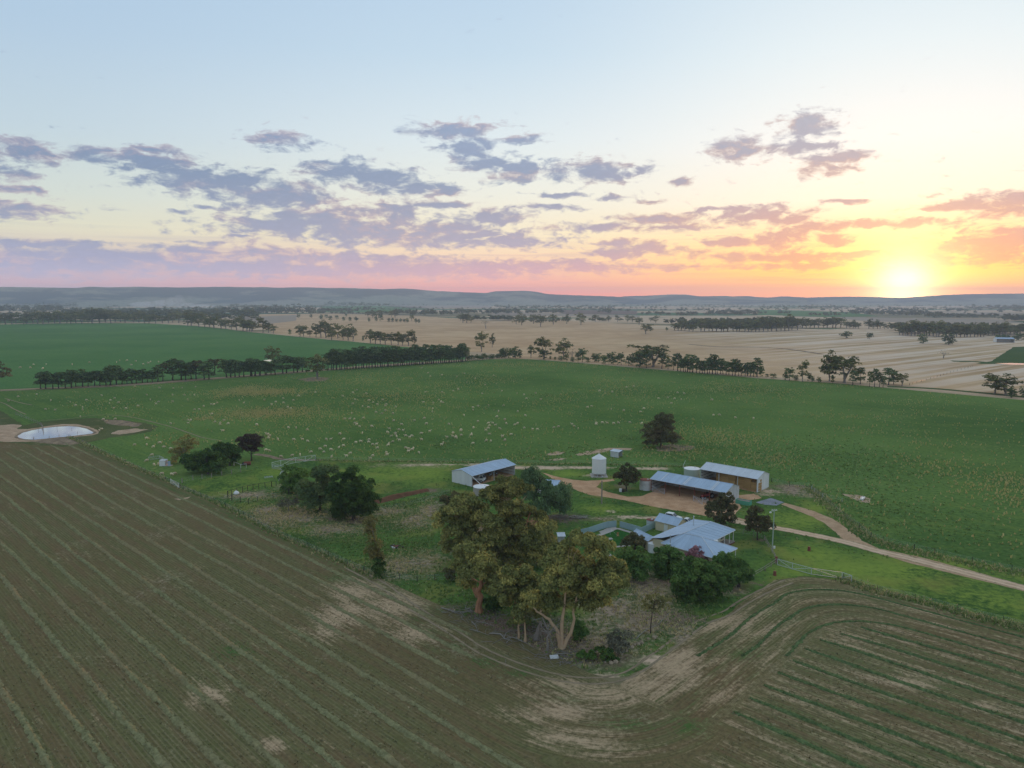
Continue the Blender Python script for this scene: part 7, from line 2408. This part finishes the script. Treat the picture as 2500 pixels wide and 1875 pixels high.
SC = [(88,1380),(108,1408),(158,1363),(68,1316),(265,1309),(333,1322),(370,1321),(507,1308),(543,1300),(652,1279),(668,1295),(703,1313),(848,1268),(846,1279),(897,1267),(936,1269),(989,1272),(1027,1269),(1119,1265),(1218,1272),(187,1285),(212,1273),(120,1270),(273,1208),(213,1175),(44,1217),(110,1240),(778,1142),(810,1132),(970,1155),(1073,1168),(1207,1180),(1235,1152),(400,1078),(283,1069),(263,1038),(357,1025),(207,1028),(876,1007),(976,1015),(1093,978),(1150,968),(1507,1022),(1562,1030),(1428,1063),(1483,1070),(1537,1077),(1457,1109),(1352,1069),(1786,1081),(1797,1205),(1846,1203),(1974,1225),(2122,1232)]
SA = [(1092,1447),(1190,1445),(1187,1395),(1297,1432),(1244,1463),(1326,1467),(1382,1478),(1232,1532),(1190,1577),(838,1240),(863,1253),(935,1237),(805,1330),(825,1318),(652,1218),(1385,1275),(1525,1245),(1547,1245),(1525,1270),(1743,1260),(1785,1268),(1783,1282),(1813,1247),(1850,1275),(2080,1283),(1805,1335),(368,1157),(447,1163),(670,1140),(670,1160),(615,1127),(570,1097),(413,1085),(700,1083),(895,1083),(930,1068),(962,1103),(888,1110),(922,1147),(1020,1150),(1118,1130),(1190,1040),(1218,1080),(1285,1097),(1265,1113),(1400,1095),(1398,1040),(1495,1041),(1575,1040),(1520,1077),(1475,982),(1585,973),(1405,985),(1290,983),(1093,973),(825,1046),(298,1035),(147,1055),(70,1090),(1650,1133),(1710,1118),(1735,1117),(1760,1105),(1577,1160),(1613,1158),(1718,1197),(1940,1085),(1975,1105)]
SE = [(262, 790), (436, 795), (490, 790), (120, 620), (195, 605), (2150, 70)]
rs_ = random.Random(21)
ns = 0
for f, lst in (('B', SB), ('C', SC), ('A', SA), ('e', SE)):
    for x, y in lst:
        p = at(f, x, y + (8 if f != 'e' else 22))
        if f == 'e' or (f == 'A' and x > 1080 and y > 1390):
            lab, grp = 'pale woolly sheep grazing on the green between the dam and the dark trees', 'sheep near the dark trees'
        elif f == 'A' and y > 1230 and x < 940:
            lab, grp = 'sheep standing on the bare bank of the dam', 'sheep on the dam bank'
        elif f == 'A':
            lab, grp = 'pale sheep grazing in the left part of the big green paddock', 'sheep in the left of the paddock'
        elif f == 'B':
            lab, grp = 'pale sheep grazing in the middle of the big green paddock', 'sheep in the middle of the paddock'
        else:
            lab, grp = 'pale sheep grazing in the paddock above the silo and sheds', 'sheep in the right of the paddock'
        s = rs_.uniform(.88, 1.08)
        o = add('sheep', SHEEP[rs_.choice((0, 0, 1, 1, 2, 3))], None, (p.x, p.y, .03), rs_.choice((0, PI)) + rs_.gauss(0, .7), (s, s, s))
        tag(o, lab, 'sheep', grp)
        ns += 1
ru = random.Random(5)
for x, y in ((970,765),(1030,765),(1220,775),(1285,775),(945,778),(725,780),(375,795),(272,798),(165,822),(245,822),(348,830),(585,797),(1065,800),(1160,795),(1100,770),(1200,785)):
    p = at('A', x, y + 4)
    s = ru.uniform(1.2, 1.5)
    tag(add('sheep', SHEEP[ru.choice((0, 1, 2))], None, (p.x, p.y, .03), ru.uniform(0, 6), (s, s, s)), 'tiny pale sheep in the far green field beyond the shelter belt', 'sheep', 'sheep beyond the shelter belt')


# ---- grass tufts and dry weeds
def tufts(name, P, hgt, spread, nb, mat, seed, label, width=.08, cl=None):
    """P (n,2); nb blades each"""
    r = np.random.default_rng(seed)
    n = len(P)
    h = hgt * (.5 + r.random(n))
    k = np.repeat(np.arange(n), nb)
    m = len(k)
    a = r.random(m) * 2 * PI
    lean = spread * (.3 + r.random(m)) * h[k]
    bx, by = P[k, 0] + r.normal(0, .1, m) * spread * 2, P[k, 1] + r.normal(0, .1, m) * spread * 2
    w = width * (.6 + .8 * r.random(m))
    px_, py_ = -np.sin(a) * w, np.cos(a) * w
    V = np.zeros((m, 3, 3))
    V[:, 0] = np.stack([bx - px_, by - py_, np.full(m, .03)], 1)
    V[:, 1] = np.stack([bx + px_, by + py_, np.full(m, .03)], 1)
    V[:, 2] = np.stack([bx + np.cos(a) * lean, by + np.sin(a) * lean, h[k] * (.7 + .6 * r.random(m))], 1)
    c0 = r.random(n) if cl is None else cl
    me = np_mesh(name, V.reshape(-1, 3), np.arange(m * 3).reshape(-1, 3), M[mat], dict(tint=np.repeat(.6 * r.random(m) + .4 * r.random(n)[k], 3), clump=np.repeat(np.clip(c0[k] + .15 * r.standard_normal(m), 0, 1), 3)))
    tag(add(name, me), label, 'grass', kind='stuff')


def scatter_poly(poly, n, seed, dens=None):
    r = np.random.default_rng(seed)
    xs, ys = [p[0] for p in poly], [p[1] for p in poly]
    out = []
    tot = 0
    while tot < n:
        x, y = r.uniform(min(xs), max(xs), 6000), r.uniform(min(ys), max(ys), 6000)
        m = in_poly([(p[0], p[1]) for p in poly], x, y)
        if dens is not None: m &= r.random(6000) < dens(x, y)
        q = np.stack([x[m], y[m]], 1)
        out.append(q)
        tot += len(q)
    return np.concatenate(out)[:n]


_yp = [(p.x, p.y) for p in YARD]
_blk = [G('N', (1290, 415), (1740, 502), (2010, 482)) + G('O', (205, 500), (60, 515), (90, 592), (460, 650), (560, 615), (700, 480), (1420, 600), (1560, 625), (1660, 668), (1430, 700), (1440, 760), (1230, 875), (1060, 835), (560, 750), (0, 642)) + G('N', (1750, 630), (1560, 560)),
        G('S', (190, 618), (220, 606), (480, 680), (700, 790), (840, 895), (1000, 985), (1700, 1150), (2400, 1330), (2400, 1390), (1700, 1215), (860, 985), (400, 872), (60, 815)) + G('O', (1400, 915), (1330, 850)) + G('S', (160, 803), (710, 905), (560, 780)),
        G('d', (1200, 800), (1440, 690), (1670, 700), (2060, 800), (1900, 1160), (1500, 1160)), [Vector((*uv2w(u_, v_), 0)) for u_, v_ in ((-86, 135), (-68, 135), (-68, 146), (-74, 156), (-86, 155))]]


def yard_dens(x, y):
    d = .25 + .75 * (np.array([mnoise.noise(Vector((a * .09, b * .09, 2))) for a, b in zip(x, y)]) * .9 + .35).clip(0, 1)
    d *= 1 - .75 * spot_val(PALE, x, y) - .35 * spot_val(SOIL, x, y)
    rough = in_poly([(p.x, p.y) for p in G('M', (0, 720), (640, 600), (1500, 740), (2212, 600), (2212, 1609), (1500, 1450), (400, 990))] , x, y) | in_poly([(p.x, p.y) for p in G('P', (0, 60), (2212, 60), (2212, 360), (1900, 600), (1300, 720), (600, 500))], x, y)
    d *= np.where(rough, 1.0, .10) * (1 - np.clip(1.5 * spot_val(LUSH, x, y), 0, 1))
    for b in _blk: d *= ~in_poly([(p.x, p.y) for p in b], x, y)
    return d


YT = scatter_poly(_yp, 15000, 31, yard_dens)
_cl = np.clip(spot_val(DRY, YT[:, 0], YT[:, 1]) * .8 + np.random.default_rng(3).random(len(YT)) ** 2 * .7, 0, 1)
tufts('grass_tufts', YT, .30, .55, 7, 'tuft', 32, 'rough green and dry grass tufts over the homestead yard', .09, _cl)
# long pale grass along the fences
rf_ = np.random.default_rng(44)
FLN = []
for ln, n, w in ((G('L', (560, 390), (980, 582), (1380, 755)) + G('M', (0, 752), (440, 990), (900, 1190), (1500, 1450)), 2600, .55), (G('R', (1065, 430), (1280, 506), (1520, 560), (1790, 636), (2212, 740), (2500, 815)), 1300, .9),
                 (G('S', (450, 490), (600, 640), (715, 740), (845, 830), (960, 910), (1300, 1010), (1780, 1115), (2212, 1200)), 1700, 1.3), (G('M', (890, 296), (1400, 306), (2060, 312)) + G('N', (1290, 334), (1790, 334)) + G('O', (420, 347), (940, 362)), 900, .7)):
    L = smooth_line(ln, 1.0)
    A_ = np.array([(p.x, p.y) for p in L])
    k = rf_.integers(0, len(A_), n)
    FLN.append(A_[k] + rf_.normal(0, w, (n, 2)))
FLN = np.concatenate(FLN)
tufts('fence_grass', FLN, .42, .5, 7, 'tuft', 45, 'long pale grass growing along the fences', .07, np.clip(.55 + .3 * rf_.standard_normal(len(FLN)), 0, 1))

# dry weeds dotted over the green paddock
_pd = [(p.x, p.y) for p in G('A', (0, 1015), (1000, 975)) + G('B', (0, 905), (1000, 825), (2157, 750)) + G('C', (1000, 808), (2157, 915)) + G('E', (600, 950), (2300, 1100))] + [(p.x, p.y) for p in G('S', (2300, 1160), (1300, 960), (960, 870), (560, 570)) + G('O', (1740, 480), (1050, 310), (420, 320)) + G('N', (1300, 310)) + G('M', (900, 270), (300, 230)) + G('A', (1300, 1480), (900, 1230), (400, 1210))]
WSP = spot_field([('B', 100, 1020, 420, 34), ('B', -40, 1010, 160, 50), ('B', 150, 1190, 450, 50), ('A', 1650, 1235, 100, 20), ('A', 2000, 1190, 300, 40), ('B', 950, 915, 500, 60), ('C', 400, 800, 800, 20), ('C', 1900, 1000, 350, 60), ('C', 2050, 1090, 150, 40), ('C', 1270, 1140, 90, 14), ('C', 1950, 1400, 350, 80), ('E', 150, 1020, 200, 60), ('E', 100, 1560, 300, 60), ('C', 1050, 1000, 300, 100), ('B', 1200, 1050, 600, 120), ('B', 2000, 920, 200, 30), ('C', 550, 1080, 200, 30), ('A', 950, 1460, 60, 20)])


def weed_dens(x, y):
    n = np.array([mnoise.fractal(Vector((a * .022, b * .022, 7)), 1, 2, 3) for a, b in zip(x, y)])
    near = np.clip((420 - y) / 300, .15, 1)
    return np.clip(spot_val(WSP[:4], x, y) ** 3 * .9 + (spot_val(WSP, x, y) ** 2 * .6 + np.clip(n * 1.2 - .05, 0, 1) * .35 + .03) * near, 0, 1)


WP = scatter_poly(_pd, 17000, 51, weed_dens)
tufts('dry_weeds', WP, .55, .35, 4, 'weed', 52, 'dry yellow weed stalks dotted over the green paddock', .14)
# dark leafy weeds
WD = spot_field([('B', 1570, 1440, 200, 30), ('B', 1640, 1480, 100, 12), ('C', 450, 1050, 110, 14), ('C', 1100, 1390, 150, 20), ('C', 400, 1540, 180, 40), ('C', 700, 1500, 300, 40), ('S', 780, 620, 180, 50), ('S', 1100, 700, 500, 200), ('S', 600, 250, 600, 150), ('C', 1700, 1500, 350, 80), ('B', 950, 1065, 60, 10)])
DW = scatter_poly(_pd, 3200, 61, lambda x, y: np.clip(spot_val(WD, x, y) ** 1.5 * .6, 0, 1))
tufts('leafy_weeds', DW, .30, 1.0, 6, 'tuft', 62, 'darker leafy weeds in patches of the paddock', .16, np.random.default_rng(9).random(len(DW)) * .35)

# ---- smoke from the far stubble burn
sm = bpy.data.materials.new('burn_smoke')
sm.use_nodes = True
nt = NT(sm.node_tree)
nt.n.clear()
o_ = nt.new('ShaderNodeOutputMaterial')
vp = nt.new('ShaderNodeVolumePrincipled')
vp.inputs['Color'].default_value = (.80, .88, .98, 1)
vp.inputs['Density'].default_value = .006
vp.inputs['Anisotropy'].default_value = .2
nt.l.new(vp.outputs[0], o_.inputs['Volume'])
mb = MB()
for x, y, rx, rz_ in ((1420, 300, 90, 55), (1500, 318, 100, 26), (1620, 326, 130, 20), (1330, 300, 110, 30), (1180, 310, 140, 26), (1450, 270, 50, 40), (1720, 330, 80, 14)):
    c = at_d('A', x, y, 3900)
    m = mpp('A', 3900)
    vs, fs = [], []
    for i in range(7):
        ph = -PI / 2 + PI * i / 6
        for k in range(12):
            th = 2 * PI * k / 12
            vs.append((c.x + rx * m * math.cos(ph) * math.cos(th), c.y + rx * m * .6 * math.cos(ph) * math.sin(th), max(1, c.z + rz_ * m * math.sin(ph))))
    for i in range(6):
        for k in range(12): fs.append((i * 12 + k, i * 12 + (k + 1) % 12, (i + 1) * 12 + (k + 1) % 12, (i + 1) * 12 + k))
    mb.addv(vs, fs)
tag(mb.build('smoke', sm), 'thin blue smoke drifting over the far trees at the left', 'smoke', kind='stuff')

# ---- the air
hz = bpy.data.materials.new('haze_air')
hz.use_nodes = True
nt = NT(hz.node_tree)
nt.n.clear()
o_ = nt.new('ShaderNodeOutputMaterial')
vp = nt.new('ShaderNodeVolumePrincipled')
vp.inputs['Color'].default_value = (.60, .78, 1.0, 1)
vp.inputs['Density'].default_value = HAZE['density']
vp.inputs['Anisotropy'].default_value = .12
nt.l.new(vp.outputs[0], o_.inputs['Volume'])
hb = MB().box((0, 1500, HAZE['top'] / 2 - 4), (2 * R_END + 400, 2 * R_END + 400, HAZE['top'] + 16))
tag(hb.build('haze', hz), kind='stuff')
